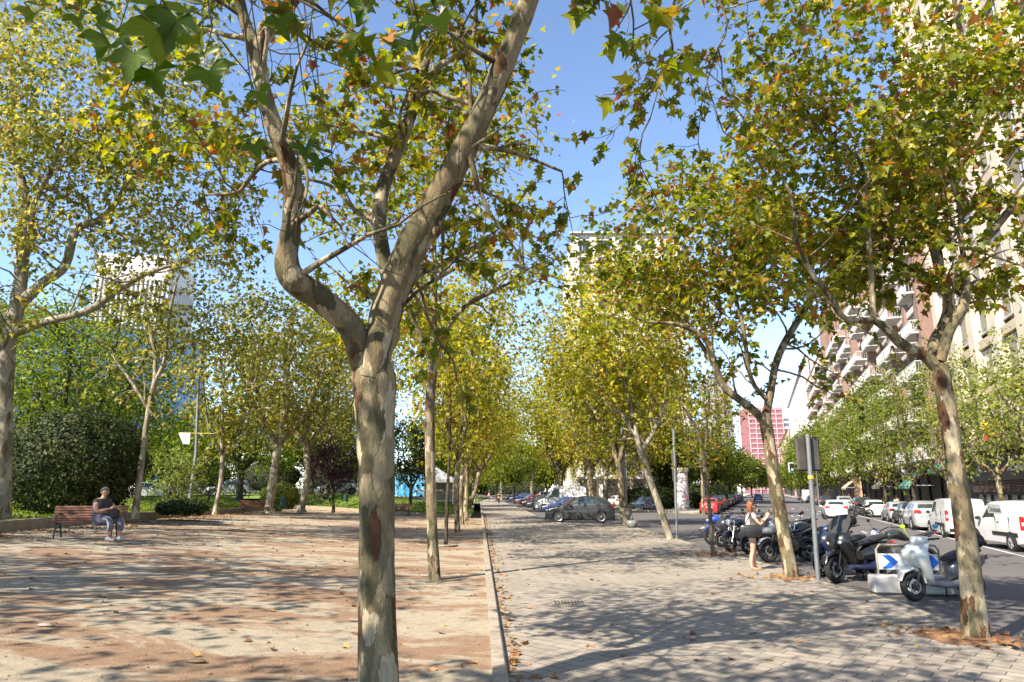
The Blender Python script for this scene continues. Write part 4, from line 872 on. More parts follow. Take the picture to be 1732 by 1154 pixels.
def car(name, label, cat, kind, col, loc, heading, group='parked cars', windows=True, rear_glass=True, rim=RIM, cladding=False, lab_rot=0):
    """heading: direction the front faces, angle from +x"""
    K = KINDS_[kind]; L, W, r = K['L'], K['W'], K['r']; S0 = np.array(K['st'], float)
    root = empty(name, loc, heading+math.pi, label, cat, group)    # local +x runs from nose to tail
    root_in = root; xo = -L/2
    xs = sorted(set(list(np.linspace(0, L, 26))+[s[0] for s in S0])); hw = W/2
    belt = np.interp(xs, S0[:, 0], S0[:, 1]); top = np.interp(xs, S0[:, 0], S0[:, 2]); wf = np.interp(xs, S0[:, 0], S0[:, 3])
    cabin0 = S0[4][0]; boxy = kind in ('van', 'bigvan')
    def sect(x):
        bz = np.interp(x, xs, belt); tz = np.interp(x, xs, top); w_ = np.interp(x, xs, wf)*hw
        h = max(0.0, tz-bz); k = min(1, h/.3); ins = (.08 if boxy else .2)*k; wt = w_*(.93-ins*.9)
        z0 = .2+ .03*(x < .2 or x > L-.2); 
        return [(0, z0), (w_*.86, z0), (w_*.975, z0+.1), (w_, (z0+bz)*.5), (w_*.985, bz-.06), (w_*.955, bz), (wt, max(bz+.006, tz-.07*k)), (wt*.88, tz-.015*k), (wt*.45, tz+.012*k), (0, tz+.018*k)]
    V = MB(); n = 10; m = len(xs)
    for x in xs:
        s_ = sect(x); V.v += [(x+xo, y, z) for y, z in s_]+[(x+xo, -y, z) for y, z in s_[-2:0:-1]]
    k = 2*n-2
    for i in range(m-1):
        for j in range(k): V.f.append((i*k+j, i*k+(j+1) % k, (i+1)*k+(j+1) % k, (i+1)*k+j))
    V.f.append(tuple(range(k))); V.f.append(tuple((m-1)*k+j for j in range(k-1, -1, -1)))
    V.build('body', col, root, smooth=True, sharp=32)
    def P(x, v, side=1):   # point on the shell, v = position along the section 5 (belt) .. 9 (roof centre)
        s_ = sect(x); i = min(int(v), 8); f = v-i; y = s_[i][0]*(1-f)+s_[i+1][0]*f; z = s_[i][1]*(1-f)+s_[i+1][1]*f
        return np.array((x+xo, side*y, z))
    def patch(name, us, vs_, side, mat, off=.006, nu=4, full=False):
        b = MB(); pts = []
        for u in np.linspace(0, 1, nu+1):
            row = []
            for v in vs_:
                x = us(u, (v-vs_[0])/(vs_[-1]-vs_[0]+1e-9)) ; p = P(x, v, side)
                c_ = np.array((p[0], 0, .9)); e = np.array((0, side*.9, .25)) if v <= 6.01 else np.array((0, 0, 1)); 
                row.append(p+e*off*1.5)
            if full: 
                row = row+[np.array((q[0], -q[1], q[2])) for q in row[::-1]][1:] if False else row
            pts.append(row)
        nv = len(vs_); b.v = [tuple(p) for r_ in pts for p in r_]
        for i in range(nu):
            for j in range(nv-1): b.f.append((i*nv+j, i*nv+j+1, (i+1)*nv+j+1, (i+1)*nv+j))
        return b.build(name, mat, root, smooth=True)
    ws0, ws1 = S0[4][0], S0[6][0]                # windscreen foot and roof start
    rb1 = S0[8][0]; rb2 = S0[9][0]
    if boxy: fs = ws0+.32; fe = ws1+.45; rs = re_ = None
    else: fs = ws0+.35; fe = (ws0+L)/2+.1; rs, re_ = fe+.09, rb2-.28
    for sd in (1, -1):
        patch('side_window', lambda u, v: fs+(fe-fs)*u+(1-u)*v*(ws1-ws0)*(.68 if not boxy else .6), (5.12, 5.5, 5.88), sd, GLS, .004)
        if rs and windows: patch('side_window', lambda u, v: rs+(re_-rs)*u-u*v*(rb2-rb1)*.55, (5.12, 5.5, 5.88), sd, GLS, .004)
    # windscreen and rear window as quads laid on the sloping shell
    def screen(name, xa, xb, wa, wb, mat, k_=5):
        b = MB(); g = []
        for u in np.linspace(0, 1, k_):
            x = xa+(xb-xa)*u; s_ = sect(x); z = s_[9][1]; ww = (wa+(wb-wa)*u)
            dz = np.interp(x+.02, xs, top)-np.interp(x-.02, xs, top); nn = np.array((-dz, 0, .04)); nn /= np.linalg.norm(nn)
            for q in (-1, -.5, 0, .5, 1): 
                yy = q*ww; zz = np.interp(abs(yy), [s_[9][0], s_[8][0], s_[7][0], s_[6][0]], [s_[9][1], s_[8][1], s_[7][1], s_[6][1]])
                g.append(tuple(np.array((x+xo, yy, zz))+nn*.012))
        b.v = g
        for i in range(k_-1):
            for j in range(4): b.f.append((i*5+j, i*5+j+1, (i+1)*5+j+1, (i+1)*5+j))
        return b.build(name, mat, root, smooth=True)
    screen('windscreen', ws0+.04, ws1-.08, hw*.78, hw*.62, GLS)
    if boxy:
        if rear_glass:
            b = MB(); 
            for sd in (1, -1): b = MB(); b.bevbox((L+xo-.045, sd*hw*.40, 1.45), (.03, hw*.6, .5), .01); b.build('rear_window', GLS, root)
        b = MB(); b.box((L+xo-.01, 0, 1.1), (.03, .012, 1.3)); b.build('rear_door_seam', DARKP, root)
        for sd in (1, -1):
            for xx in (fe+.12, fe+1.15): b = MB(); b.box((xx+xo, sd*(hw*.985), .98), (.012, .03, .56)); b.build('door_seam', DARKP, root)
            b = MB(); b.bevbox((fe+.75+xo, sd*(hw+.002), .62), (1.9, .03, .14), .008); b.build('side_moulding', DARKP, root)
            b = MB(); b.bevbox((fe+.32+xo, sd*hw, 1.05), (.16, .03, .03), .008); b.build('door_handle', DARKP, root)
    else:
        if rear_glass: screen('rear_window', rb2-.04, rb1+.06, hw*.68, hw*.6, GLS)
        if windows:
          for sd in (1, -1):
            for xx in (fe+.045, ws0+.2): b = MB(); b.box((xx+xo, sd*(hw*.988), .62), (.012, .03, .62)); b.build('door_seam', DARKP, root)
            for xx in (fe-.18, re_+.0-.15): b = MB(); b.bevbox((xx+xo, sd*(hw*1.0), .83), (.16, .03, .03), .008); b.build('door_handle', DARKP, root)
    if cladding:
        b = MB()
        for sd in (1, -1): b = MB(); b.bevbox((xo+L/2, sd*(hw-.02), .3), (L*.8, .06, .18), .02); b.build('sill_cladding', DARKP, root)
    x1 = .86*L/4.4; x2 = x1+K['base']
    for xx in (x1, x2):
        for sd in (1, -1):
            b = MB(); b.lathe([(0, sd*.004), (r*1.14, sd*.004), (r*1.14, -sd*.2), (0, -sd*.2)], 22, axis='y', c=(xx+xo, sd*(hw-.001), r+.02)); b.build('wheel_arch', DARKP, root)
            wheel(root, (xx+xo, sd*(hw-.066), r), r, .2, sd, rim)
    for sd in (1, -1):
        zl = belt[3]*.93
        b = MB(); b.blob([(-.06, 0, .08, .03), (.05, .01, .16, .07), (.2, .03, .17, .06), (.34, .05, .06, .02)], 10, y0=0); b.v = [(x+xo+.05, y*1.0+sd*(hw*.74), z+zl-.05) for x, y, z in b.v]; b.build('headlight', HEADL, root, smooth=True)
        zt = 1.05 if boxy else belt[-5]*.93
        hh = .52 if boxy else .17
        b = MB(); b.bevbox((L+xo-.06, sd*hw*(.9 if boxy else .76), zt), (.12 if boxy else .16, .15 if boxy else .34, hh), .03); b.build('tail_light', TAIL, root, smooth=True)
        if boxy:
            b = MB(); b.bevbox((L+xo+.003, sd*hw*.9, zt-.02), (.01, .1, .13), .004); b.build('reversing_light', HEADL, root)
        b = MB(); b.blob([(0, 0, .09, .07), (.1, 0, .1, .08)], 8); b.v = [(x+ws0+.25+xo, y+sd*(hw+.1), z+belt[8]+.1) for x, y, z in b.v]; b.build('mirror', col if not boxy else DARKP, root, smooth=True)
    b = MB(); b.bevbox((L+xo-.07, 0, .38), (.16, W*.9, .22), .03); b.build('rear_bumper', DARKP if boxy or cladding else col, root, smooth=True)
    b = MB(); b.bevbox((xo+.05, 0, .36), (.16, W*.84, .2), .03); b.build('front_bumper', DARKP if boxy or cladding else col, root, smooth=True)
    b = MB(); b.bevbox((L+xo+.02, 0, .62 if kind != 'suv' else .7), (.015, .52, .11), .003); b.build('number_plate', PLATE, root); b = MB(); b.bevbox((xo-.035, 0, .42), (.015, .52, .11), .003); b.build('number_plate', PLATE, root)
    b = MB(); b.bevbox((xo+.0, 0, .52 if kind == 'hatch' or kind == 'sedan' else .62), (.1, W*.5, .1), .02); b.build('grille', DARKP, root)
    return root
WH = paint('white', (.56, .56, .565)); RED = paint('red', (.42, .018, .018)); BLK = paint('black', (.009, .009, .010)); GRY = paint('dark_grey', (.028, .03, .032)); SIL = paint('silver', (.30, .31, .325)); BLU = paint('blue', (.012, .03, .11)); DRED = paint('dark_red', (.22, .02, .02)); GBLU = paint('grey_blue', (.06, .075, .12))
def zr(x, y): return road_z(x, y)
def put(px, py, lab, kind, col, head, cat='car', z=None, **k):
    zz = -.1 if z is None else z
    p = gp(px, py, zz)
    if px > 1170: p = gp(px, py, road_z(*gp(px, py, -.22)[:2])); 
    car({'van': 'van', 'bigvan': 'van'}.get(kind, 'parked_car'), lab, cat, kind, col, (p[0], p[1], p[2]+.0), head, **k); return p
# row parked nose-in along the boulevard pavement (noses towards the pavement = -x)
HD = R(180)
car('parked_car', 'dark grey crossover parked side on at the end of the row', 'car', 'suv', GRY, (gp(982, 883)[0], gp(982, 883)[1], -.02), R(172), cladding=True)
yy = 47
ROW = [(52.2, 4.9, 'hatch', SIL, 'silver hatchback peeping out behind the dark crossover'), (54.9, 4.4, 'hatch', DRED, 'dark red hatchback behind the silver one'), (59.0, 5.6, 'sedan', WH, 'white car roof showing over the dark crossover'), (64.0, 4.4, 'hatch', BLU, 'blue hatchback in front of the white high roof van'),
       (72.0, 4.6, 'bigvan', WH, 'white high roof van in the parked row'), (79.5, 3.4, 'hatch', GRY, 'dark hatchback just beyond the high roof van'), (88, 2.9, 'hatch', BLK, 'black hatchback with pale nose two cars past the van'), (97, 2.6, 'hatch', RED, 'red hatchback far down the parked row'), (108, 2.2, 'hatch', GBLU, 'grey blue hatchback far down the parked row'),
       (122, 1.4, 'suv', BLU, 'dark blue crossover near the far end of the row'), (140, .6, 'sedan', GRY, 'grey car last but one of the far row'), (158, -.2, 'sedan', BLK, 'black car ending the far row')]
for y, x, kd, cl, lab in ROW: car('van' if kd == 'bigvan' else 'parked_car', lab, 'van' if kd == 'bigvan' else 'car', kd, cl, (x+.4, y, -.06), R(176), rear_glass=kd != 'bigvan')
# service lane cars seen from behind
VPh = math.atan2(1, -.0465)
put(1091, 863, 'grey blue saloon parked rear on in the service lane', 'sedan', GBLU, VPh+R(12))
put(1044, 857, 'white hatchback parked ahead of the grey blue saloon', 'hatch', WH, VPh+R(8))
put(1024, 853, 'pale grey hatchback by the tree trunks in the service lane', 'hatch', SIL, VPh)
put(918, 846, 'white van far off in the service lane', 'van', WH, VPh, 'van')
# avenue, left side
AV = math.atan2(1, .355)
cls = [(66, RED, 'hatch', 'bright red hatchback at the head of the left avenue row'), (72.5, BLK, 'hatch', 'black car right behind the bright red one'), (79, GRY, 'suv', 'dark grey crossover third in the left avenue row'), (86, DRED, 'hatch', 'dark red car fourth in the left avenue row'), (93, WH, 'hatch', 'white hatchback fifth in the left avenue row'), (101, GRY, 'sedan', 'grey saloon sixth in the left avenue row'), (110, BLK, 'suv', 'black crossover seventh in the left avenue row'), (121, GBLU, 'sedan', 'blue grey saloon eighth in the left avenue row'), (134, SIL, 'hatch', 'silver hatchback ninth in the left avenue row'), (150, BLK, 'sedan', 'black saloon ending the left avenue row')]
for y, cl, kd, lab in cls:
    x = .355*y-4.75; car('parked_car', lab, 'car', kd, cl, (x, y, road_z(x, y)), AV)
x = at(1282, 838, 150)[0]; car('parked_car', 'dark blue car driving away far up the avenue', 'car', 'hatch', BLU, (x, 150, road_z(x, 150)), AV, group='moving cars')
# avenue, moving and right-hand row
x = at(1411, 860, 58.5)[0]; car('white_car', 'white crossover driving away up the avenue', 'car', 'hatch', WH, (x, 58.5, road_z(x, 58.5)), AV, group='moving cars')
RC = [(27.8, 'van', WH, 'white delivery van with a round lettered door panel at the right edge', 10.35), (35.6, 'van', WH, 'white panel van parked behind the lettered one', 10.1), (42.0, 'suv', SIL, 'silver boxy off roader in front of the white panel van', 10.0), (47.6, 'hatch', BLK, 'small black hatchback ahead of the silver off roader', 10.4), (52.6, 'hatch', SIL, 'silver hatchback with blue rear glass ahead of the black one', 10.5),
      (62.5, 'hatch', WH, 'white hatchback with a motorcycle parked behind it', 10.3), (69.5, 'suv', GRY, 'dark grey crossover beyond the white hatchback', 10.3), (84, 'suv', SIL, 'silver crossover by the tan hoarding', 10.2), (106, 'hatch', BLK, 'black hatchback on the far right row', 10.2), (114, 'sedan', GRY, 'grey saloon on the far right row', 10.2), (124, 'hatch', RED, 'red hatchback on the far right row', 10.2), (136, 'sedan', SIL, 'silver saloon on the far right row', 10.2), (150, 'bigvan', WH, 'white box van on the far right row', 10.2), (168, 'sedan', BLK, 'black saloon last on the far right row', 10.2)]
for y, kd, cl, lab, c in RC:
    x = .355*y+c-.35; o = car('van' if 'van' in kd else 'parked_car', lab, 'van' if 'van' in kd else 'car', kd, cl, (x, y, road_z(x, y)), AV+(R(9) if y < 30 else 0), rear_glass='van' not in kd, rim=STEELW if kd == 'van' else RIM)
    if y < 30: ond = o
# lettering on the near van's left flank (local y negative/positive side found by heading)
def text(s_, size, mat, parent, loc, rot, name='lettering', ext=.002, al='CENTER'):
    c = bpy.data.curves.new(name, 'FONT'); c.body = s_; c.size = size; c.extrude = ext; c.align_x = al; c.align_y = 'CENTER'; c.offset = size*.012; c.resolution_u = 2
    c.materials.append(mat); o = bpy.data.objects.new(name, c); link(o); bpy.context.view_layer.update(); me = bpy.data.meshes.new_from_object(o.evaluated_get(bpy.context.evaluated_depsgraph_get())); bpy.data.objects.remove(o); me.materials.clear(); me.materials.append(mat); o = bpy.data.objects.new(name, me); link(o, parent); o.location = loc; o.rotation_euler = rot; return o
INK = plain('dark_ink', (.03, .03, .035), .6); GINK = plain('grey_ink', (.3, .3, .32), .6)
sd = -1; yv = sd*(KINDS_['van']['W']/2+.004)
b = MB(); b.bevbox((0, 0, 0), (1.06, .012, .5), .02); pn = b.build('door_panel', plain('panel_white', (.47, .48, .5), .45, coat=.4), ond, loc=(.36, yv*.93, 1.45)); pn.rotation_euler = (R(-7)*-1*sd*-1, 0, 0)
pn.rotation_euler = (R(9), 0, 0)
text('Ondoan', .3, INK, pn, (0, sd*.012, .06), (R(90), 0, 0)); text('-----------', .1, GINK, pn, (.05, sd*.012, -.15), (R(90), 0, 0))

# ---- motorcycles and scooters; local +x is forward
def mwheel(parent, name, x, r, wd=.11, rimmat=DARKP, disc=True):
    b = MB(); prof = []
    for k in range(9): a = math.pi*k/8; prof.append((r-.055+math.sin(a)*.055, -math.cos(a)*wd/2))
    prof = [(r-.085, -wd*.4)]+prof+[(r-.085, wd*.4)]
    b.lathe(prof, 26, axis='y', caps=False); o = b.build(name, TYRE, parent, smooth=True, loc=(x, 0, r))
    b = MB(); b.lathe([(r-.085, -wd*.35), (r-.105, -wd*.2), (r-.105, wd*.2), (r-.085, wd*.35)], 26, axis='y', caps=False); b.lathe([(.0, -.07), (.045, -.07), (.045, .07), (0, .07)], 12, axis='y')
    for k in range(5):
        a = 6.283*k/5
        for q in (-.09, .09): b.tube([(math.cos(a)*.04, 0, math.sin(a)*.04), (math.cos(a+q)*(r-.1), 0, math.sin(a+q)*(r-.1))], .013, 5)
    b.build('rim', rimmat, o, smooth=True)
    if disc:
        b = MB()
        for q in (-.055, .055): b.lathe([(.09, q), (.125, q), (.125, q+.004), (.09, q+.004)], 20, axis='y', caps=False)
        b.build('brake_disc', STEELW, o)
    return o
SEATM = plain('black_seat', (.02, .02, .022), .55, var=.2, scale=9)
def motorcycle(label, loc, heading, style='naked', col=BLK, acc=None, group='parked motorcycles', rimmat=DARKP, topcase=False, screen=False, scale=1.0, lean=R(7), steer=R(0)):
    root = empty('scooter' if style in ('scooter', 'maxi') else 'motorcycle', loc, heading, label, 'scooter' if style in ('scooter', 'maxi') else 'motorcycle', group)
    root.rotation_euler = (lean, 0, heading); root.scale = (scale*1.1,)*3
    acc = acc or DARKP
    if style in ('naked', 'sport'):
        r = .31; xf, xr = .72, -.68
        mwheel(root, 'front_wheel', xf, r, .12, rimmat); mwheel(root, 'rear_wheel', xr, r, .16, rimmat)
        b = MB()
        for s_ in (-1, 1): b.tube([(xf, s_*.1, r), (xf-.17, s_*.1, .68), (xf-.27, s_*.1, .95)], [.026, .024, .022], 8)
        b.build('fork', CHROME if style == 'naked' else DARKP, root, smooth=True)
        b = MB(); b.tube([(xf+.3, 0, r+.17), (xf+.16, 0, r+.3), (xf-.04, 0, r+.34), (xf-.25, 0, r+.24)], [.05, .075, .08, .04], 10, flat=.35); b.build('front_mudguard', col, root, smooth=True)
        b = MB(); b.blob([(.36, .86, .04, .05), (.28, .9, .13, .10), (.05, .92, .15, .12), (-.14, .84, .11, .08), (-.22, .8, .05, .04)], 14); b.build('fuel_tank', col, root, smooth=True)
        b = MB(); b.blob([(-.1, .80, .08, .03), (-.3, .80, .13, .045), (-.55, .85, .12, .05), (-.8, .92, .09, .04), (-.9, .94, .04, .02)], 12); b.build('seat', SEATM, root, smooth=True)
        b = MB(); b.blob([(-.45, .78, .08, .05), (-.7, .84, .1, .06), (-.98, .95, .05, .04)], 10); tl = b.build('tail_fairing', col, root, smooth=True)
        b = MB(); b.bevbox((-1.0, 0, .93), (.04, .12, .05), .01); b.build('tail_light', TAIL, root)
        b = MB(); b.blob([(.32, .48, .12, .08), (.18, .5, .17, .2), (-.05, .46, .18, .22), (-.25, .46, .14, .16), (-.34, .46, .05, .06)], 10, 3.5); b.box((.12, 0, .5), (.3, .42, .1)); b.build('engine', plain('engine_alloy', (.12, .12, .12), .45, .6, .4, 14), root, smooth=True)
        b = MB()
        for s_ in (-1, 1):
            b.tube([(.42, s_*.05, .9), (.3, s_*.16, .7), (.0, s_*.17, .62), (-.25, s_*.14, .62), (-.3, s_*.12, .42)], .024, 7)
            b.tube([(-.2, s_*.12, .66), (-.7, s_*.1, .82)], .016, 6); b.tube([(-.25, s_*.1, .4), (xr, s_*.12, r)], .03, 7)
        b.build('frame', DARKP if style == 'naked' else acc, root, smooth=True)
        b = MB(); b.tube([(.3, -.14, .45), (.2, -.2, .24), (-.2, -.2, .22), (-.4, -.21, .3), (-.85, -.22, .45)], [.022, .024, .026, .05, .048], 9); b.build('exhaust', CHROME if style == 'naked' else DARKP, root, smooth=True)
        hb = MB(); hb.tube([(.3, .36, 1.05), (.42, .24, 1.07), (.45, 0, 1.0), (.42, -.24, 1.07), (.3, -.36, 1.05)], .013, 6)
        for s_ in (-1, 1): hb.tube([(.345, s_*.3, 1.056), (.27, s_*.41, 1.045)], .019, 7); hb.tube([(.38, s_*.28, 1.05), (.43, s_*.39, 1.04)], .006, 4)
        hb.build('handlebar', DARKP, root, smooth=True)
        if style == 'naked':
            b = MB(); b.lathe([(0, .09), (.07, .085), (.098, .05), (.1, 0), (.07, -.09), (0, -.11)], 18, axis='x', c=(.56, 0, .93)); b.build('headlight', CHROME, root, smooth=True)
            b = MB(); b.lathe([(0, .012), (.088, .0)], 18, axis='x', c=(.652, 0, .93)); b.build('headlight_lens', HEADL, root, smooth=True)
        else:
            b = MB(); b.blob([(.86, .82, .03, .03), (.74, .86, .13, .09), (.55, .9, .2, .16), (.4, .88, .2, .12)], 12); b.build('nose_fairing', col, root, smooth=True)
            b = MB(); b.blob([(.48, .66, .2, .14), (.3, .58, .22, .24), (.05, .5, .22, .2), (-.15, .42, .17, .12)], 12, 3.0); b.build('side_fairing', acc if acc is not DARKP else col, root, smooth=True)
            b = MB(); b.ball((.8, 0, .87), (.06, .1, .035)); b.build('headlight', HEADL, root, smooth=True)
            b = MB(); b.tube([(.74, 0, .93), (.62, 0, 1.08), (.5, 0, 1.16)], [.12, .13, .09], 12, flat=.25); b.build('windshield', plain('smoked_screen', (.05, .05, .055), .1, var=.2), root, smooth=True)
        xm, zm, hy = .38, 1.05, .3
    else:
        big = style == 'maxi'; r = .26 if big else .25; xf, xr = (.78, -.7) if big else (.66, -.62)
        mwheel(root, 'front_wheel', xf, r, .13, rimmat); mwheel(root, 'rear_wheel', xr, r, .15, rimmat)
        b = MB()
        for s_ in (-1, 1): b.tube([(xf, s_*.09, r), (xf-.12, s_*.09, .52), (xf-.16, s_*.07, .62)], .024, 8)
        b.build('fork', DARKP, root, smooth=True)
        b = MB(); b.tube([(xf+.26, 0, r+.1), (xf+.2, 0, r+.24), (xf, 0, r+.31), (xf-.2, 0, r+.22), (xf-.27, 0, r+.05)], [.05, .085, .095, .08, .05], 12, flat=.4); b.build('front_mudguard', col, root, smooth=True)
        # front apron: tall shield, wide at the headlight, narrow at the foot
        b = MB(); vs = []
        for z, xfr, wd, th in ((.28, .36, .10, .05), (.40, .42, .15, .07), (.55, .50, .22, .11), (.72, .58, .27 if big else .26, .17), (.86, .58, .27 if big else .26, .17), (.97, .48, .21, .12), (1.02, .42, .1, .05)):
            for k in range(14): a = 6.283*k/14; vs.append((xfr-.09+th*math.cos(a)*(1.25 if math.cos(a) > 0 else .7), wd*math.copysign(abs(math.sin(a))**.8, math.sin(a)), z))
        b.v = vs; b.f = [(i*14+k, i*14+(k+1) % 14, (i+1)*14+(k+1) % 14, (i+1)*14+k) for i in range(6) for k in range(14)]+[tuple(range(13, -1, -1)), tuple(range(84, 98))]
        b.build('front_apron', col, root, smooth=True, sharp=60)
        b = MB()
        for s_ in ((-.08, .08) if not big else (-.12, .12)): b.ball((.655, s_, .76), (.035, .06, .045))
        b.build('headlight', HEADL, root, smooth=True)
        b = MB(); b.blob([(.36, .3, .13, .04), (.1, .27, .17, .05), (-.15, .27, .18, .06), (-.3, .3, .18, .09)], 12, 4); b.build('floorboard', acc, root, smooth=True)
        b = MB(); b.blob([(.0, .5, .09, .09) if big else (-.14, .46, .10, .12), (-.28, .55, .17, .17), (-.55, .58, .19, .16), (-.82, .66, .14, .1), (-.98, .72, .05, .04)], 12, 3); b.build('rear_bodywork', col if style == 'maxi' else acc, root, smooth=True)
        b = MB(); b.blob([(.08 if big else -.1, .70, .1, .05), (-.3, .76, .16, .06), (-.5, .80, .16, .07), (-.75, .84, .14, .06), (-.9, .84, .06, .03)], 12); b.build('seat', SEATM, root, smooth=True)
        b = MB(); b.bevbox((-.98, 0, .72), (.04, .2, .07), .015); b.build('tail_light', TAIL, root)
        b = MB(); b.blob([(-.2, .28, .1, .07), (-.45, .28, .1, .09), (-.68, .27, .05, .06)], 10); b.tube([(-.3, -.16, .22), (-.55, -.17, .26), (-.9, -.18, .36)], [.03, .055, .055], 9); b.build('engine', DARKP, root, smooth=True)
        b = MB(); b.blob([(.52, 1.0, .05, .04), (.45, 1.04, .15, .07), (.3, 1.05, .17, .06), (.22, 1.04, .1, .04)], 12); b.build('handlebar_cover', col, root, smooth=True)
        hb = MB()
        for s_ in (-1, 1): hb.tube([(.34, s_*.14, 1.05), (.28, s_*.36, 1.07)], .017, 7); hb.tube([(.34, s_*.2, 1.05), (.36, s_*.33, 1.04)], .006, 4)
        hb.build('handlebar', DARKP, root, smooth=True)
        b = MB(); b.tube([(-.15, .12, .25), (-.22, .2, .02)], .014, 6); b.tube([(-.15, -.12, .25), (-.22, -.2, .02)], .014, 6); b.build('stand', DARKP, root, smooth=True)
        if screen or big:
            b = MB(); vs = []
            for i, (z, x, wd) in enumerate(((.93, .58, .2), (1.05, .52, .26), (1.18, .43, .26), (1.30, .34, .17))):
                for q in (-1, -.5, 0, .5, 1): vs.append((x-.07*q*q, q*wd, z)); 
            vs2 = [(x-.006, y, z) for x, y, z in vs]
            b.v = vs+vs2; b.f = [(i*5+j, i*5+j+1, (i+1)*5+j+1, (i+1)*5+j) for i in range(3) for j in range(4)]+[(20+i*5+j, 20+(i+1)*5+j, 20+(i+1)*5+j+1, 20+i*5+j+1) for i in range(3) for j in range(4)]
            b.build('windshield', plain('smoked_screen', (.05, .05, .055), .1, var=.2), root, smooth=True)
        xm, zm, hy = .34, 1.06, .25
    for s_ in (-1, 1):
        b = MB(); b.tube([(xm, s_*hy, zm), (xm+.03, s_*(hy+.05), zm+.12), (xm, s_*(hy+.11), zm+.19)], .006, 5)
        b.ball((xm, s_*(hy+.13), zm+.22), (.018, .065, .042), 10, 6)
        b.build('mirror', DARKP, root, smooth=True)
    if topcase:
        b = MB(); b.blob([(-.72, 1.04, .1, .08), (-.78, 1.05, .2, .14), (-.98, 1.05, .22, .15), (-1.12, 1.04, .18, .12), (-1.16, 1.03, .1, .06)], 14, 3.5); b.build('top_case', DARKP, root, smooth=True)
        b = MB(); b.bevbox((-1.15, 0, 1.03), (.03, .22, .06), .01); b.build('case_reflector', TAIL, root)
    return root
def mloc(px, py, z=-.14):   # front wheel contact point
    p = gp(px, py, z); return np.array((p[0], p[1], z))
def mput(px, py, head, lab, half=.7, **k):
    p = mloc(px, py); h = head; c = p-np.array((math.cos(h), math.sin(h), 0))*half; return motorcycle(lab, (c[0], c[1], -.14), h, **k)
SV = paint('silver_fairing', (.3, .31, .33)); ACG = plain('acid_green', (.35, .5, .03), .4, coat=.5); MBLU = paint('bright_blue', (.02, .06, .35)); DBLU = paint('midnight_blue', (.015, .025, .07)); WSC = paint('scooter_white', (.62, .63, .60))
mput(1209, 922, R(188), 'blue sports motorcycle parked farthest left behind the thin sapling', style='sport', col=MBLU, acc=SV)
mput(1240, 934, R(215), 'naked motorcycle with round chrome headlight beside the woman', style='naked', col=DBLU)
mput(1306, 952, R(200), 'silver and black sports motorcycle to the right of the woman', style='sport', col=SV, acc=BLK)
mput(1340, 948, R(196), 'black and grey motorcycle with acid green trim behind the leaning tree', style='naked', col=GRY, acc=ACG)
mput(1362, 944, R(190), 'dark scooter with top case and red reflector behind the grey pole', style='scooter', col=BLK, topcase=True)
mput(1394, 975, R(205), 'midnight blue scooter just right of the grey sign pole', style='scooter', col=DBLU, rimmat=DARKP, lean=R(4))
mput(1424, 986, R(205), 'large black touring scooter with tall smoked windshield and wing mirrors', half=.78, style='maxi', col=BLK, acc=DBLU, scale=1.08)
ws = mput(1553, 1017, R(193), 'white rental scooter with blue and lime mirrors in the right foreground', half=.66, style='scooter', col=WSC, acc=plain('scooter_grey', (.09, .095, .11), .45, coat=.3), topcase=False, scale=1.0, lean=R(3), rimmat=DARKP)
mm_ = [c for c in ws.children if c.name.startswith('mirror')]
for c_, mt in zip(mm_, (plain('lime', (.45, .6, .02), .35, coat=.5), plain('sky_blue', (.05, .3, .5), .35, coat=.5))): c_.data.materials.clear(); c_.data.materials.append(mt); c_['label'] = 'coloured wing mirror'
b = MB(); b.ball((-.78, 0, 1.02), (.17, .24, .16), 16, 10); b.build('helmet_box', DARKP, ws, smooth=True)

mput(1452, 876, R(188), 'small dark motorcycle parked behind the white hatchback on the far kerb', style='naked', col=BLK, half=.3)
mput(1268, 938, R(200), 'black scooter with smoked screen behind the standing woman', style='scooter', col=BLK, screen=True)
mput(1222, 926, R(196), 'grey scooter squeezed between the blue and the naked motorcycle', style='scooter', col=GRY)
mput(1492, 974, R(192), 'dark grey naked motorcycle behind the chevron board', style='naked', col=GRY, half=.7)
mput(1330, 937, R(190), 'black naked motorcycle half hidden beyond the silver sports one', style='naked', col=BLK, half=.2)
#SECTION5
# ------------------------------------------------------------------ buildings
CREAM = plain('cream_stone', (.50, .40, .29), .85, var=.08, scale=.8, grime=.12); CREAM2 = plain('pale_pier_stone', (.58, .49, .37), .85, var=.08, scale=.8, grime=.1)
BRICK = plain('red_brown_brick', (.24, .15, .12), .9, var=.15, scale=2.5, grime=.15); WHT = plain('white_render', (.56, .53, .50), .8, var=.06, scale=.7, grime=.12); RAIL = plain('white_railing', (.52, .51, .49), .6, var=.1)
TANB = plain('tan_block', (.45, .33, .25), .85, var=.1, scale=.8, grime=.15); GREYB = plain('grey_concrete', (.33, .32, .31), .85, var=.12, scale=.8, grime=.2); PINKN = plain('red_netting', (.30, .12, .13), .9, var=.2, scale=.6)
BG = glass('blue_curtain_glass', (.07, .17, .36), .12); SHUT = plain('roller_shutter', (.5, .48, .46), .6, var=.1, scale=3)
FINM = plain('white_fins', (.6, .57, .56), .7, var=.06, scale=1); INT = plain('dark_interior', (.035, .03, .028), .8, var=.3, scale=1.5)
def frame_root(name, label, cat, p, nrm, z):
    """local x runs along the facade, local -y is the outward normal"""
    a = math.atan2(nrm[0], -nrm[1]); return empty(name, (p[0], p[1], z), a, label, cat)
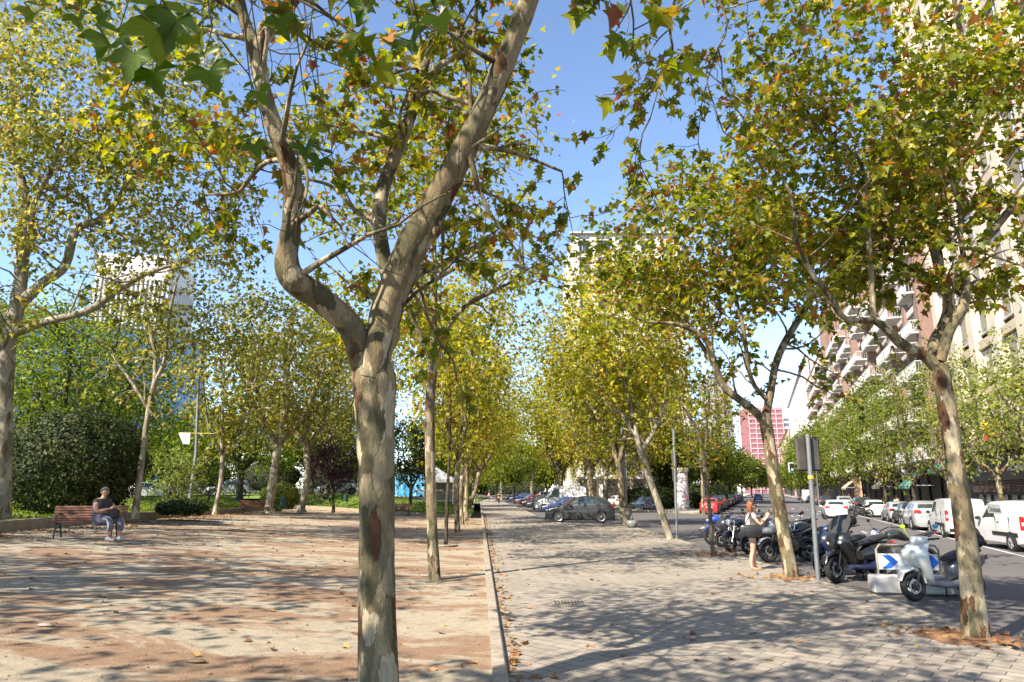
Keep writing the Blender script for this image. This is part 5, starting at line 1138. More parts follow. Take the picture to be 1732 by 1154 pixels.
def facade_building(label, p, nrm, z, Wd, Dp, Hh, wall, storeys, bays, gf=4.0, style='plain', win=GLS, name='apartment_building', roof=True):
    root = frame_root(name, label, 'building', p, nrm, z)
    sh = (Hh-gf)/storeys; bw = Wd/bays
    b = MB(); b.box((Wd/2, Dp/2+.35, Hh/2), (Wd, Dp-.7, Hh)); b.build('wall', wall, root)
    b = MB()   # piers and spandrels as one relief layer over the core
    pw = {'cream': .28, 'brick': .22, 'plain': .34, 'fin': .2}.get(style, .3)*bw
    pm = {'brick': BRICK, 'cream': CREAM2}.get(style, wall)
    for i in range(bays+1):
        if style == 'brick' and i % 3 == 2: continue
        dpp = (1.15, .5)[i % 3] if style == 'brick' else .5
        b.box((min(max(i*bw, pw/2), Wd-pw/2), .35-dpp/2, Hh/2+(gf/2 if style != 'fin' else 0)), (pw if style != 'brick' else (1.5, 1.0)[i % 3], dpp, Hh-gf+(.8 if style == 'brick' and i % 3 == 0 else 0)))
    b.build('piers', pm, root)
    b = MB()
    for s_ in range(storeys+1): b.box((Wd/2, .24, gf+s_*sh), (Wd, .35, .55 if s_ < storeys else 1.2))
    b.build('spandrels', wall, root)
    if roof:
        b = MB(); b.bevbox((Wd/2, .0, Hh+.5), (Wd+.6, 1.2, .25), .05); b.box((Wd*.6, Dp*.5, Hh+1.3), (Wd*.4, Dp*.4, 2.6)); b.build('roof', wall, root)
    src = None; cnt = 0; st_src = None; over = MB(); bal = None
    for s_ in range(storeys):
        for i in range(bays):
            cx = (i+.5)*bw; cz = gf+s_*sh+sh*.55; ww = bw-pw-.25 if style != 'brick' else bw*.62; hh = sh*.62
            if cnt >= 96: over.box((cx, .32, cz), (ww, .06, hh)); cnt += 1; continue
            if src is None:
                f = MB(); f.box((0, 0, hh/2), (ww+.12, .08, .08)); f.box((0, 0, -hh/2), (ww+.12, .14, .08)); 
                for q in (-1, 0, 1): f.box((q*ww/2, 0, 0), (.07, .075, hh))
                src = f.build('window', RAIL if style != 'fin' else GREYB, root, loc=(cx, .3, cz))
                g = MB(); g.box((0, .02, 0), (ww, .03, hh)); g.build('pane', win, src)
                h2 = MB(); h2.box((0, -.01, hh*.30), (ww-.1, .03, hh*.36)); shs = h2.build('blind', SHUT, src)
            else:
                o = src.copy(); C.objects.link(o); o.parent = root; o.location = (cx, .3, cz)
                for ch in src.children:
                    if 'blind' in ch.name and (i*7+s_*5+i*s_) % 3: continue
                    n = ch.copy(); C.objects.link(n); n.parent = o
            cnt += 1
    if over.v: tag(over.build('windows_far', win, root), kind='stuff')
    if style in ('brick', 'plain_balcony'):
        k = 0
        for s_ in range(storeys):
            for i in range(bays):
                if style == 'brick' and (i+s_*2) % 5 == 4: continue
                if style == 'plain_balcony' and i % 2: continue
                dpt = 1.5 if (i % 2 == 0) else 1.0
                if bal is None:
                    q = MB(); w_ = bw*.86; q.bevbox((0, 0, 0), (w_, 1.3, .18), .03); bal = q.build('balcony', WHT, root, loc=((i+.5)*bw, -.75, gf+s_*sh+.15))
                    q = MB(); q.box((0, -.62, 1.0), (w_, .05, .06)); q.box((0, -.62, .15), (w_, .04, .04))
                    for e in (-1, 1): q.box((e*w_/2, -.0, 1.0), (.05, 1.25, .06))
                    nb = int(w_/.16)
                    for u in range(nb+1): q.box((-w_/2+w_*u/nb, -.62, .55), (.025, .025, .85))
                    for e in (-1, 1):
                        for u in range(6): q.box((e*w_/2, -.6+.22*u, .55), (.025, .025, .85))
                    q.build('railing', RAIL, bal)
                else:
                    if k > 95: break
                    o = bal.copy(); C.objects.link(o); o.parent = root; o.location = ((i+.5)*bw, -.75, gf+s_*sh+.15)
                    for ch in bal.children: n = ch.copy(); C.objects.link(n); n.parent = o
                k += 1
    # ground floor openings
    b = MB()
    for i in range(bays): b.box(((i+.5)*bw, .33, gf*.45), (bw*.72, .06, gf*.8))
    b.build('shop_windows', INT, root)
    return root
NR = np.array((-1, .355)); NR = NR/np.linalg.norm(NR)
def fp(y, c=14.6): return (c+.355*y, y)
L_ = math.hypot(1, .355)
crb = facade_building('tall cream stone building with pale piers at the right edge', fp(51.5), NR, -.2, 41*L_, 16, 44, CREAM, 13, 10, 5.2, 'cream')
brb = facade_building('red brick apartment block with white balconies behind the right street trees', fp(128), NR, -.2, 75*L_, 16, 34.5, WHT, 9, 18, 4.5, 'brick')
facade_building('lower brick apartment block with orange awnings beyond the tall brick one', fp(172), NR, -.2, 43*L_, 16, 29, TANB, 8, 10, 4.5, 'brick')
facade_building('pale weathered block far up the right side of the avenue', fp(290), NR, -.2, 116*L_, 18, 36, WHT, 9, 22, 4.5, 'plain')
facade_building('small tan building closing the right side of the avenue', fp(430), NR, -.2, 120*L_, 18, 29, TANB, 8, 20, 4.5, 'plain')
# awnings (orange) on the lower brick block
for k, (y, zz) in enumerate(((150, 21.5), (160, 18.3))):
    p = fp(y, 13.4); b = MB(); b.v = []; b.prism([(0, 0), (1.6, .9), (1.6, 1.0), (0, .1)], -2.6, 2.6); o = b.build('orange_awning', plain('orange_canvas', (.62, .24, .03), .8, var=.1), loc=(p[0], p[1], zz)); o.rotation_euler = (0, 0, math.atan2(-.355, 1)); tag(o, ['upper orange awning on the lower brick block', 'lower orange awning on the lower brick block'][k], 'awning', 'balcony awnings')
# centre building behind the plane trees
p0 = at(975, 830, 104); cb = facade_building('white apartment tower behind the central plane trees', (p0[0], 104), (0, -1), 0, 17.5, 20, 42, WHT, 12, 5, 4, 'plain')
p = at(1130, 300, 108); b = MB(); b.tube([(p[0], 110, 40), (p[0], 110, 50.5)], [.12, .05], 6); b.tube([(p[0]-.8, 110, 48), (p[0]+.8, 110, 48)], .04, 4); tag(b.build('roof_antenna', DGREY), 'thin antenna mast on the white central tower', 'antenna')
facade_building('narrow pale grey tower between the plane trees and the avenue', (at(1212, 830, 210)[0], 210), (0, -1), 0, 6.5, 12, 36, GREYB, 10, 2, 4, 'plain')
facade_building('pale block low behind the island trees', (at(1060, 830, 190)[0], 190), (0, -1), 0, 24, 12, 20, WHT, 5, 7, 4, 'plain')
# building wrapped in red netting
p0 = at(1277, 830, 500); root = frame_root('scaffolded_building', 'block wrapped in red construction netting at the end of the avenue', 'building', (p0[0], 500), (0, -1), 0)
b = MB(); b.box((12.5, 12, 31), (25, 20, 62)); b.build('netting', PINKN, root)
b = MB()
for s_ in range(17): b.box((12.5, 1.7, 3+s_*3.6), (25.4, .5, .7))
for k in range(6): b.box((k*5, 1.7, 31), (.5, .6, 62))
b.build('scaffold_tubes', plain('pale_scaffold', (.62, .38, .40), .8, var=.1), root)
b = MB(); b.box((28, 12, 27), (6, 19, 54)); b.build('shaded_side', plain('side_shade_blue', (.12, .14, .22), .7, var=.2, scale=.5), root)  # right side of the block, its shade put into the dark blue colour
b = MB()
for s_ in range(13): b.box((28, 2.3, 3+s_*4), (6.2, .4, 1.6))
b.build('side_spandrels', WHT, root)
p0 = at(1331, 830, 560); facade_building('small pale building just right of the netted block', (p0[0], 560), (0, -1), 0, 14, 12, 36, WHT, 8, 4, 4, 'plain')
# left: white fin tower and blue glass block
p0 = at(166, 440, 175); tw = frame_root('office_tower', 'white office tower with vertical fins behind the left trees', 'building', (p0[0], 175), (.12, -1), 0)
b = MB(); b.box((9.2, 10, 32), (18, 19.4, 64)); b.build('wall', GREYB, tw)
b = MB()
for k in range(17): b.box((.2+k*1.15, .1, 30), (.5, .7, 56))
b.box((9.2, .2, 61), (18.7, .8, 7)); 
for k in range(16): b.box((18.7, 1+k*1.2, 30), (.7, .45, 56))
b.box((18.5, 10, 61), (.8, 19.6, 7)); b.build('fins', FINM, tw)
src = None
for s_ in range(6):
    for i in range(8):
        if src is None: q = MB(); q.box((0, 0, 0), (1.5, .1, 5.6)); src = q.build('window_strip', glass('tower_glass', (.06, .06, .09), .2), tw, loc=(1.3+i*2.3, .2, 10+s_*8.2))
        else: o = src.copy(); C.objects.link(o); o.parent = tw; o.location = (1.3+i*2.3, .2, 10+s_*8.2)
b = MB(); b.box((9, -.1, 28.5), (18.4, 1.0, 1.0)); b.build('ledge', GREYB, tw)
pA = at(-60, 830, 118); pB = at(325, 830, 150); d_ = pB[:2]-pA[:2]; Lw = float(np.linalg.norm(d_)); nn = np.array((d_[1], -d_[0]))/Lw
gb = frame_root('glass_building', 'blue glass office block behind the left green trees', 'building', pA, nn, 0)
Hg = 34
b = MB(); b.box((Lw/2, 9, Hg/2), (Lw, 17.5, Hg)); b.build('wall', INT, gb)
src = None; nx = 16; nz = 6
for i in range(nx):
    for k in range(nz):
        ww, hh = Lw/nx, Hg/nz
        if src is None: q = MB(); q.box((0, 0, 0), (ww-.16, .1, hh-.16)); src = q.build('glass_panel', BG, gb, loc=(ww*.5, .1, hh*.5))
        else: o = src.copy(); C.objects.link(o); o.parent = gb; o.location = (ww*(i+.5), .1+rng.normal()*.015, hh*(k+.5)); o.rotation_euler = (rng.normal()*.006, 0, rng.normal()*.006)
b = MB(); b.box((Lw/2, 8.8, Hg+.4), (Lw+.5, 18, .8)); b.build('roof_edge', plain('rust_edge', (.3, .16, .12), .8), gb)
b = MB()
for k in range(6): b.box((Lw+.4, .5+k*1.6, Hg/2), (.5, .5, Hg+1))
b.build('corner_fins', FINM, gb)

# shops along the right sidewalk
def along(y, c): return np.array((c+.355*y, y))
AZ = math.atan2(NR[0], -NR[1])
def shop(label, cat, y0, y1, c, z, build):
    p = along(y1, c); r_ = empty('shop_facade' if 'front' in cat else cat.replace(' ', '_'), (p[0], p[1], z), AZ, label, cat); build(r_, (y1-y0)*L_); return r_
FAS = plain('dark_fascia', (.07, .068, .066), .6, var=.15, scale=2); SIGNW = plain('sign_white', (.7, .7, .68), .5); SLAT = plain('brown_slats', (.10, .065, .055), .7, var=.2, scale=4)
def mk_jov(r_, W_):
    b = MB(); b.bevbox((W_/2, 0, 3.0), (W_, .5, 1.5), .03); b.build('sign_board', FAS, r_)
    b = MB(); b.bevbox((W_/2, -.35, 4.15), (W_+.6, 1.6, .5), .05); b.build('canopy', plain('brown_cornice', (.16, .11, .085), .8, var=.15, scale=2), r_)
    b = MB()
    for k in range(9): b.box((W_/2, -.06, 1.55+k*.085), (W_, .2, .05))
    b.build('slatted_shutter', SLAT, r_)
    b = MB(); b.box((W_/2, .1, .72), (W_, .08, 1.5)); b.build('shop_window', glass('shop_glass', (.10, .11, .11), .15), r_)
    b = MB()
    b.box((W_/2, .02, 1.42), (W_, .14, .08))
    for k in range(int(W_/1.6)+1): b.box((k*1.6, .02, .7), (.1, .14, 1.44))
    b.build('mullions', DARKP, r_)
    text('J', .55, SIGNW, r_, (1.55, -.26, 2.75), (R(90), 0, 0)); text('O', .55, SIGNW, r_, (1.9, -.26, 2.75), (R(90), 0, 0)); text('V', 1.15, SIGNW, r_, (2.45, -.26, 2.95), (R(90), 0, 0))
    b = MB(); b.box((W_*.5+2.0, -.262, 2.85), (5.0, .02, .28)); b.build('sign_strip', SIGNW, r_)
    b = MB(); b.box((4.2, .05, .55), (.6, .02, .7)); b.build('blue_poster', plain('blue_poster', (.1, .35, .6), .5), r_)
shop('dark grey shop front with pale sign letters and slatted shutter', 'shop front', 31, 46.5, 14.35, -.2+.55, mk_jov)
b = MB(); p = along(40.5, 14.0); b.box((0, 0, 0), (.05, 1.3, .9)); o = b.build('flag', plain('flag_yellow', (.7, .42, .02), .8), loc=(p[0], p[1], 5.6)); tag(o, 'yellow and red banner hanging above the dark shop front', 'banner'); o.rotation_euler = (0, 0, .2)
q = MB(); q.box((0, 0, -.62), (.05, 1.3, .42)); q.build('red_stripe', plain('flag_red', (.5, .02, .015), .8), o)
def awn(label, y, c, z, w_, m1, m2, d=1.8, drop=1.5):
    p = along(y, c); r_ = empty('awning', (p[0], p[1], z), AZ, label, 'awning', 'shop awnings'); b1, b2 = MB(), MB(); n = 9
    for k in range(n):
        x0, x1 = -w_/2+w_*k/n, -w_/2+w_*(k+1)/n
        (b1 if k % 2 else b2).add([(x0, 0, 0), (x1, 0, 0), (x1, -d, -drop), (x0, -d, -drop), (x0, 0, -.04), (x1, 0, -.04), (x1, -d, -drop-.04), (x0, -d, -drop-.04), (x0, -d, -drop-.25), (x1, -d, -drop-.25)], [(0, 1, 2, 3), (7, 6, 5, 4), (3, 2, 9, 8)])
    b1.build('canvas', m1, r_); b2.build('canvas', m2, r_)
    b = MB(); b.tube([(-w_/2, -d, -drop), (w_/2, -d, -drop)], .03, 6)
    for e in (-1, 1): b.tube([(e*w_/2, -d, -drop), (e*w_/2, 0, -drop)], .025, 5)
    b.build('arms', RAIL, r_)
GCAN = plain('green_canvas', (.03, .22, .15), .8, var=.15); GCAN2 = plain('pale_green_canvas', (.2, .42, .33), .8, var=.1); CCAN = plain('cream_canvas', (.6, .47, .33), .8, var=.1); CC2 = plain('tan_canvas', (.45, .33, .22), .8, var=.1)
awn('green striped shop awning beside a street tree trunk', 60, 14.4, 3.9, 5.0, GCAN, GCAN2); awn('cream and tan shop awning left of the green striped one', 75, 14.4, 3.9, 5.5, CCAN, CC2)
awn('small dark green awning right of the striped one', 52, 14.4, 4.3, 3.5, GCAN, GCAN, 1.2, .8)
awn('far cream awning by the tan hoarding', 104, 14.4, 3.9, 6, CCAN, CCAN)
def signbox(label, y, z, w_, h_, mat, c=14.2):
    p = along(y, c); r_ = empty('shop_sign', (p[0], p[1], z), AZ, label, 'shop sign', 'shop signs'); b = MB(); b.bevbox((0, 0, 0), (w_, .25, h_), .03); b.build('board', mat, r_); b = MB(); b.box((0, -.13, 0), (w_*.6, .02, h_*.25)); b.build('lettering_strip', SIGNW, r_)
signbox('red shop sign above the tan hoarding', 83, 3.9, 4.5, 1.0, plain('sign_red', (.5, .06, .05), .6)); signbox('pale blue grey shop sign between the awnings', 67, 3.9, 4.0, 1.0, plain('sign_blue_grey', (.35, .42, .46), .6)); signbox('brown shop sign on the far shops', 95, 3.9, 4.0, .9, plain('sign_brown', (.2, .12, .08), .6)); signbox('dark shop sign behind the leaning tree', 54.5, 3.6, 5, .8, FAS)
p = along(90, 12.6); r_ = empty('hoarding', (p[0], p[1], -.2), AZ, 'tan wooden hoarding panel on the right sidewalk', 'hoarding'); b = MB(); b.box((0, 0, 2.0), (6.5, .12, 3.6)); b.build('board', plain('tan_board', (.55, .40, .28), .8, var=.1), r_)
b = MB()
for k in range(9): b.box((-3.2+k*.8, -.08, 2.0), (.09, .08, 3.7))
b.build('battens', plain('brown_batten', (.25, .16, .1), .8), r_)
# ------------------------------------------------------------------ street furniture
SLT = plain('bench_slats', (.16, .058, .03), .6, var=.3, scale=12, grime=.3, coat=.15); IRON = plain('green_black_iron', (.03, .035, .03), .6, var=.2, scale=12); GALV = plain('galvanised_steel', (.22, .23, .235), .45, .5, .12, 8); BING = plain('bin_green', (.02, .09, .06), .5, var=.2, scale=8)
def bench(label, loc, rz):   # local: faces -y
    r_ = empty('park_bench', loc, rz, label, 'bench', 'park benches'); W_ = 1.8
    for k in range(4):
        b = MB(); b.bevbox((0, 0, 0), (W_, .085, .03), .006); o = b.build('seat_slat', SLT, r_, loc=(0, -.22+.11*k, .44+.012*abs(k-1.5)))
    for k in range(6):
        b = MB(); b.bevbox((0, 0, 0), (W_, .03, .055), .006); o = b.build('back_slat', SLT, r_, loc=(0, .17+.024*k, .50+.068*k)); o.rotation_euler = (R(-18), 0, 0)
    for e in (-1, 1):
        b = MB(); x = e*.68
        b.tube([(x, -.3, .0), (x, -.27, .22), (x, -.2, .41), (x, .12, .415), (x, .2, .5), (x, .34, .9)], [.022, .02, .022, .022, .02, .018], 6); b.tube([(x, .08, .41), (x, .2, .25), (x, .34, .0)], .022, 6)
        b.tube([(x, -.26, .25), (x, 0, .33), (x, .18, .25)], .014, 5); b.tube([(x, -.25, .42), (x, -.27, .62), (x, .0, .66), (x, .24, .64)], .015, 5)
        b.build('iron_frame', IRON, r_, smooth=True)
    return r_
pb = gp(118, 906, .73); BZ = sand_z(pb[0], pb[1]); bx, by = at(120, 905, 19.0)[0], 19.0
BZ = sand_z(bx, by)
BANG = R(16)
bench('red brown slatted bench with the seated woman at its end', (bx+.25, by+.25, BZ), BANG)
x = at(432, 860, 43.5)[0]; bench('empty slatted bench against the border wall in the distance', (x, 43.5, sand_z(x, 43.5)), R(35))
x = at(676, 865, 51)[0]; bench('pale slatted bench half hidden by the large trunk', (x, 50.8, sand_z(x, 50.8)), R(0))
def park_bin(label, loc):
    r_ = empty('litter_bin', loc, 0, label, 'litter bin', 'green litter bins'); b = MB(); b.lathe([(.0, .45), (.17, .45), (.2, .52), (.21, .98), (.22, 1.0), (.19, 1.0), (.17, .55)], 16); b.build('basket', BING, r_, smooth=True)
    for e in (-1, 1): b = MB(); b.tube([(e*.17, 0, 0), (e*.19, 0, .9)], .018, 6); b.build('leg', GALV, r_, smooth=True)
    b = MB(); b.lathe([(.22, 1.0), (.22, 1.04), (.1, 1.1), (0, 1.11)], 16); b.build('lid', BING, r_, smooth=True)
x = at(482, 855, 47)[0]; park_bin('green litter bin on two legs beside the far bench', (x, 46.6, sand_z(x, 46.6)))
x = at(585, 840, 58)[0]; park_bin('small green litter bin on the grass before the white car', (x, 58, lawn_z(x, 58)))
# fence along the lawn
def fence_panel(loc, rz, W_=2.4):
    r_ = empty('fence_panel', loc, rz, 'dark metal barrier panel with crossed bars along the lawn edge', 'fence', 'crossed bar fence panels'); b = MB()
    for z in (.12, 1.0): b.tube([(-W_/2, 0, z), (W_/2, 0, z)], .025, 5)
    b.build('rails', IRON, r_); b = MB()
    for q in range(2): x0 = -W_/2+q*W_/2; b.tube([(x0+.1, 0, .14), (x0+W_/2-.1, 0, .98)], .018, 4); b.tube([(x0+.1, .03, .98), (x0+W_/2-.1, .03, .14)], .018, 4)
    b.build('crossed_bars', IRON, r_)
    b = MB(); b.tube([(-W_/2, 0, -.1), (-W_/2, 0, 1.12)], .035, 6); b.ball((-W_/2, 0, 1.14), .05, 8, 5); b.build('post', IRON, r_, smooth=True); return r_
fl = [(-24.5, 25), (-24.8, 40), (-27, 58), (-31, 66)]; fsrc = None; segs = []
FL = catmull([at(-40, 840, 30)[:2], at(60, 840, 35)[:2], at(230, 840, 42)[:2], at(380, 840, 52)[:2], at(500, 840, 66)[:2], at(650, 840, 84)[:2]], 120)
acc_ = 0; last = FL[0]
for q in FL[1:]:
    if np.linalg.norm(q-last) >= 2.45:
        m_ = (q+last)/2; a = math.atan2(*(q-last)[::-1]); z = 1.5 if m_[0] < -18 else 1.35
        if fsrc is None: fsrc = fence_panel((m_[0], m_[1], z), a)
        else: copy_tree(fsrc, (m_[0], m_[1], z), a)
        last = q
# street cars behind the fence
for i, (px, Y, kd, cl, lab) in enumerate([(40, 58, 'sedan', SIL, 'silver car behind the fence at the far left'), (262, 60, 'suv', WH, 'white crossover behind the fence by the open shrub'), (385, 66, 'hatch', SIL, 'silver hatchback behind the fence by the slim tree'), (330, 72, 'sedan', GBLU, 'blue grey saloon on the left street'), (572, 76, 'suv', WH, 'white crossover beyond the purple tree'), (170, 66, 'bigvan', WH, 'white high van on the left street behind the bush')]):
    x = at(px, 835, Y)[0]; car('parked_car' if kd != 'bigvan' else 'van', lab, 'car' if kd != 'bigvan' else 'van', kd, cl, (x, Y, 1.33 if x < -33 else lawn_z(x, Y)), R(20 if i % 2 else 200), group='cars on the left street', rear_glass=kd != 'bigvan')
# low wall across the left street
b = MB(); p0 = at(-20, 830, 95); p1 = at(640, 830, 108); d_ = p1-p0; Lw = np.linalg.norm(d_[:2]); b.box((0, 0, .7), (Lw, .5, 1.4)); o = b.build('street_wall', plain('pale_wall', (.2, .18, .17), .85, var=.1, scale=1, grime=.2), loc=((p0[0]+p1[0])/2, (p0[1]+p1[1])/2, .9)); o.rotation_euler = (0, 0, math.atan2(d_[1], d_[0])); tag(o, 'low wall across the left street behind the parked cars', 'wall')
# lamp pole with sign board, left
x = at(322, 826, 36)[0]; z0 = lawn_z(x, 36); r_ = empty('lamp_pole', (x, 36, z0), 0, 'tall grey lamp pole with a white sign board on the left lawn', 'lamp pole', 'lamp poles')
pt = at(336, 640, 36); b = MB(); b.tube([(0, 0, -.1), (.12, 0, 3), (pt[0]-x, 0, pt[2]-z0), (pt[0]-x+.15, 0, pt[2]-z0+4.5)], [.11, .09, .07, .05], 9); b.build('pole', GALV, r_, smooth=True)
q0 = at(318, 733, 36); b = MB(); b.add([(q0[0]-x-.42, -.12, q0[2]-z0), (q0[0]-x+.2, -.12, q0[2]-z0), (q0[0]-x+.2, -.12, q0[2]-z0-.58), (q0[0]-x-.12, -.12, q0[2]-z0-.56), (q0[0]-x-.42, -.17, q0[2]-z0), (q0[0]-x+.2, -.17, q0[2]-z0), (q0[0]-x+.2, -.17, q0[2]-z0-.58), (q0[0]-x-.12, -.17, q0[2]-z0-.56)], [(0, 1, 2, 3), (7, 6, 5, 4), (0, 4, 5, 1), (1, 5, 6, 2), (2, 6, 7, 3), (3, 7, 4, 0)]); b.build('sign_board', SIGNW, r_)
b = MB(); b.tube([(q0[0]-x-.4, -.1, q0[2]-z0+.01), (q0[0]-x+1.4, -.1, q0[2]-z0-.03), (q0[0]-x+1.4, -.1, q0[2]-z0-.8)], .02, 5); b.build('bracket', plain('yellow_frame', (.5, .4, .05), .6), r_)
# grey pole with two covered sign backs
p = gp(1384, 983); r_ = empty('sign_pole', (p[0], p[1], 0), 0, 'grey metal pole with two dark boxed sign backs beside the motorcycles', 'sign pole')
tp_ = at(1366, 738, p[1]); ln = tp_[0]-p[0]; b = MB(); b.tube([(0, 0, -.05), (ln*.5, 0, tp_[2]*.5), (ln, 0, tp_[2]+.05)], .052, 10); b.build('pole', GALV, r_, smooth=True)
BOXM = plain('brown_grey_panel', (.06, .052, .046), .6, var=.35, scale=4)
for e in (-1, 1):
    b = MB(); b.bevbox((ln+e*.155+.02, .12, tp_[2]-.40), (.25, .09, .8), .04); b.build('sign_panel', BOXM, r_, smooth=True)
b = MB(); b.tube([(ln*.8, 0, tp_[2]-.98), (ln*.8, 0, tp_[2]-.9)], .07, 10); b.build('sticker_band', plain('yellow_band', (.5, .35, .05), .6), r_, smooth=True)
# bare pole near the slim tree
p = gp(1145, 912); r_ = empty('metal_pole', (p[0], p[1], 0), 0, 'bare pole with a narrow brown sign box near the slim leaning tree', 'metal pole'); t_ = at(1141, 762, p[1]); b = MB(); b.tube([(0, 0, 0), (t_[0]-p[0], 0, t_[2]+1.0)], .055, 8); b.build('pole', GALV, r_, smooth=True)
b = MB(); q = at(1142, 790, p[1]); b.bevbox((q[0]-p[0]-.02, .05, q[2]), (.2, .16, 1.25), .03); b.build('sign_box', BOXM, r_)
# pole and litter bin with the rubbish bag
p = gp(1062, 888); r_ = empty('lamp_pole', (p[0], p[1]+.35, 0), 0, 'pale lamp pole rising behind the pavement litter bin', 'lamp pole', 'lamp poles'); t_ = at(1056, 770, p[1]); b = MB(); b.tube([(0, 0, 0), (t_[0]-p[0], 0, t_[2]), (t_[0]-p[0]-.1, 0, 9)], [.12, .1, .06], 10); b.build('pole', GALV, r_, smooth=True)
b = MB(); b.tube([(-.15, 0, 8.9), (-1.5, -.2, 9.3)], [.04, .03], 6); b.bevbox((-1.7, -.2, 9.3), (.6, .2, .1), .02); b.build('lamp_arm', GALV, r_)
r_ = empty('litter_bin', (p[0], p[1]-.05, 0), 0, 'grey brown pavement litter bin beside the plane tree', 'litter bin'); b = MB(); b.lathe([(.2, .15), (.24, .2), (.27, 1.0), (.22, 1.0), (.2, .3)], 16); b.build('basket', plain('bin_grey', (.2, .17, .14), .6, var=.2), r_, smooth=True)
b = MB(); b.lathe([(.28, 1.0), (.28, 1.05), (.22, 1.06), (.22, 1.0)], 16); b.build('rim', DARKP, r_, smooth=True); b = MB(); b.tube([(0, 0, 0), (0, 0, .2)], .08, 8); b.build('foot', DARKP, r_)
p2 = gp(1069, 893); b = MB(); b.ball((0, 0, .22), (.3, .28, .23), 16, 12); b.v = [(x*(1+.12*math.sin(9*z+7*y)), y*(1+.12*math.cos(8*x)), max(0, z+.03*math.sin(14*x+9*y))) for x, y, z in b.v]; b.tube([(0, 0, .48), (.02, 0, .58), (.05, 0, .66)], [.09, .03, .07], 8)
o = b.build('rubbish_bag', plain('translucent_bag', (.17, .19, .17), .3, var=.35, scale=9, coat=.4, bmp=.5), smooth=True, loc=(p2[0], p2[1], .01)); tag(o, 'pale tied rubbish bag on the pavement at the foot of the litter bin', 'rubbish bag')
# advertising column
x = at(1155, 862, 76)[0]; r_ = empty('advertising_column', (x, 76, -.02), 0, 'white round advertising column with a pink line drawing on the island', 'advertising column'); b = MB(); b.lathe([(.78, 0), (.78, .32), (.72, .36), (.72, .4)], 28); b.build('plinth', plain('column_grey', (.4, .39, .36), .7), r_, smooth=True)
b = MB(); b.lathe([(.70, .4), (.70, 3.95)], 32); b.build('poster_drum', plain('poster_white', (.70, .68, .68), .6, var=.03), r_, smooth=True); b = MB(); b.lathe([(.74, 3.95), (.84, 4.0), (.84, 4.25), (.76, 4.34), (0, 4.42)], 28); b.build('cap', MATS['column_grey'], r_, smooth=True)
PK = plain('poster_pink', (.5, .12, .26), .6)
b = MB(); sk = [[(-.35, 2.35), (-.1, 2.2), (.15, 2.05), (-.05, 1.8), (-.4, 1.9)], [(-.45, 1.2), (-.2, 1.45), (.05, 1.3), (.3, 1.45), (.38, .9)], [(-.5, 1.75), (-.25, 1.55), (0, 1.65)], [(-.4, .95), (0, 1.0), (.35, 1.0)], [(.0, 2.5), (-.3, 2.65)]]
for s_ in sk:
    P_ = catmull(s_, 14); b.tube([(.71*math.sin(a+.1), -.71*math.cos(a+.1), z) for a, z in P_], .035, 4)
for z, wd in ((3.35, .35), (3.1, .42)): b.tube([(.71*math.sin(a), -.71*math.cos(a), z) for a in np.linspace(-wd+.2, wd+.2, 10)], .028, 4)
b.build('poster_drawing', PK, r_)
x = at(1113, 860, 84)[0]; r_ = empty('poster_stand', (x, 84, -.02), 0, 'white poster stand left of the advertising column', 'poster stand'); b = MB(); b.bevbox((0, 0, 1.9), (1.3, .25, 3.2), .04); b.build('board', SIGNW, r_); b = MB(); b.box((0, 0, .2), (.5, .2, .4)); b.build('foot', DARKP, r_)
for i, (px, Y, h, lab) in enumerate([(1192, 72, 8, 'thin pale lamp pole right of the advertising column'), (1128, 100, 9, 'far lamp pole among the island trees'), (1283, 190, 10, 'lamp pole on the left kerb far up the avenue')]):
    x = at(px, 850, Y)[0]; r_ = empty('lamp_pole', (x, Y, -.02), 0, lab, 'lamp pole', 'lamp poles'); b = MB(); b.tube([(0, 0, 0), (-.1, 0, h*.6), (-.2, 0, h)], [.13, .1, .06], 8); b.build('pole', GALV, r_, smooth=True); b = MB(); b.bevbox((-.6, 0, h+.05), (1.1, .25, .12), .03); b.build('lamp_head', GALV, r_)
# traffic light on an arm
x1, Y = at(1369, 790, 88)[0], 88; xl = at(1339, 790, 88); r_ = empty('traffic_light', (x1+.8, Y, -.3), 0, 'traffic light hanging from a long arm over the avenue', 'traffic light'); b = MB(); za = xl[2]+.35+.3
b.tube([(0, 0, 0), (0, 0, za), (-.3, 0, za+.15), (xl[0]-x1-.8, 0, za-.05)], [.1, .08, .06, .04], 8); b.build('mast_arm', GALV, r_, smooth=True)
b = MB(); b.bevbox((xl[0]-x1-.8, 0, za-.4), (.52, .22, 1.0), .05); hd = b.build('signal_head', DARKP, r_); b = MB(); b.bevbox((xl[0]-x1-.8, .12, za-.4), (.72, .03, 1.2), .01); b.build('backboard', SIGNW, r_)
gm, nt_, bs = newmat('green_lamp'); bs.inputs['Base Color'].default_value = (.05, .5, .35, 1); bs.inputs['Emission Color'].default_value = (.2, 1, .7, 1); bs.inputs['Emission Strength'].default_value = 1.2
b = MB(); b.lathe([(0, 0), (.13, 0), (.13, .02), (0, .03)], 14, axis='y', c=(xl[0]-x1-.8, -.14, za-.68)); b.build('green_lens', gm, hd)
for i, (zz) in enumerate((.42, .1)): b = MB(); b.lathe([(0, 0), (.13, 0), (.13, .02), (0, .03)], 14, axis='y', c=(xl[0]-x1-.8, -.14, za-zz)); b.build('dark_lens', plain('dark_lens', (.05, .03, .02), .3), hd)
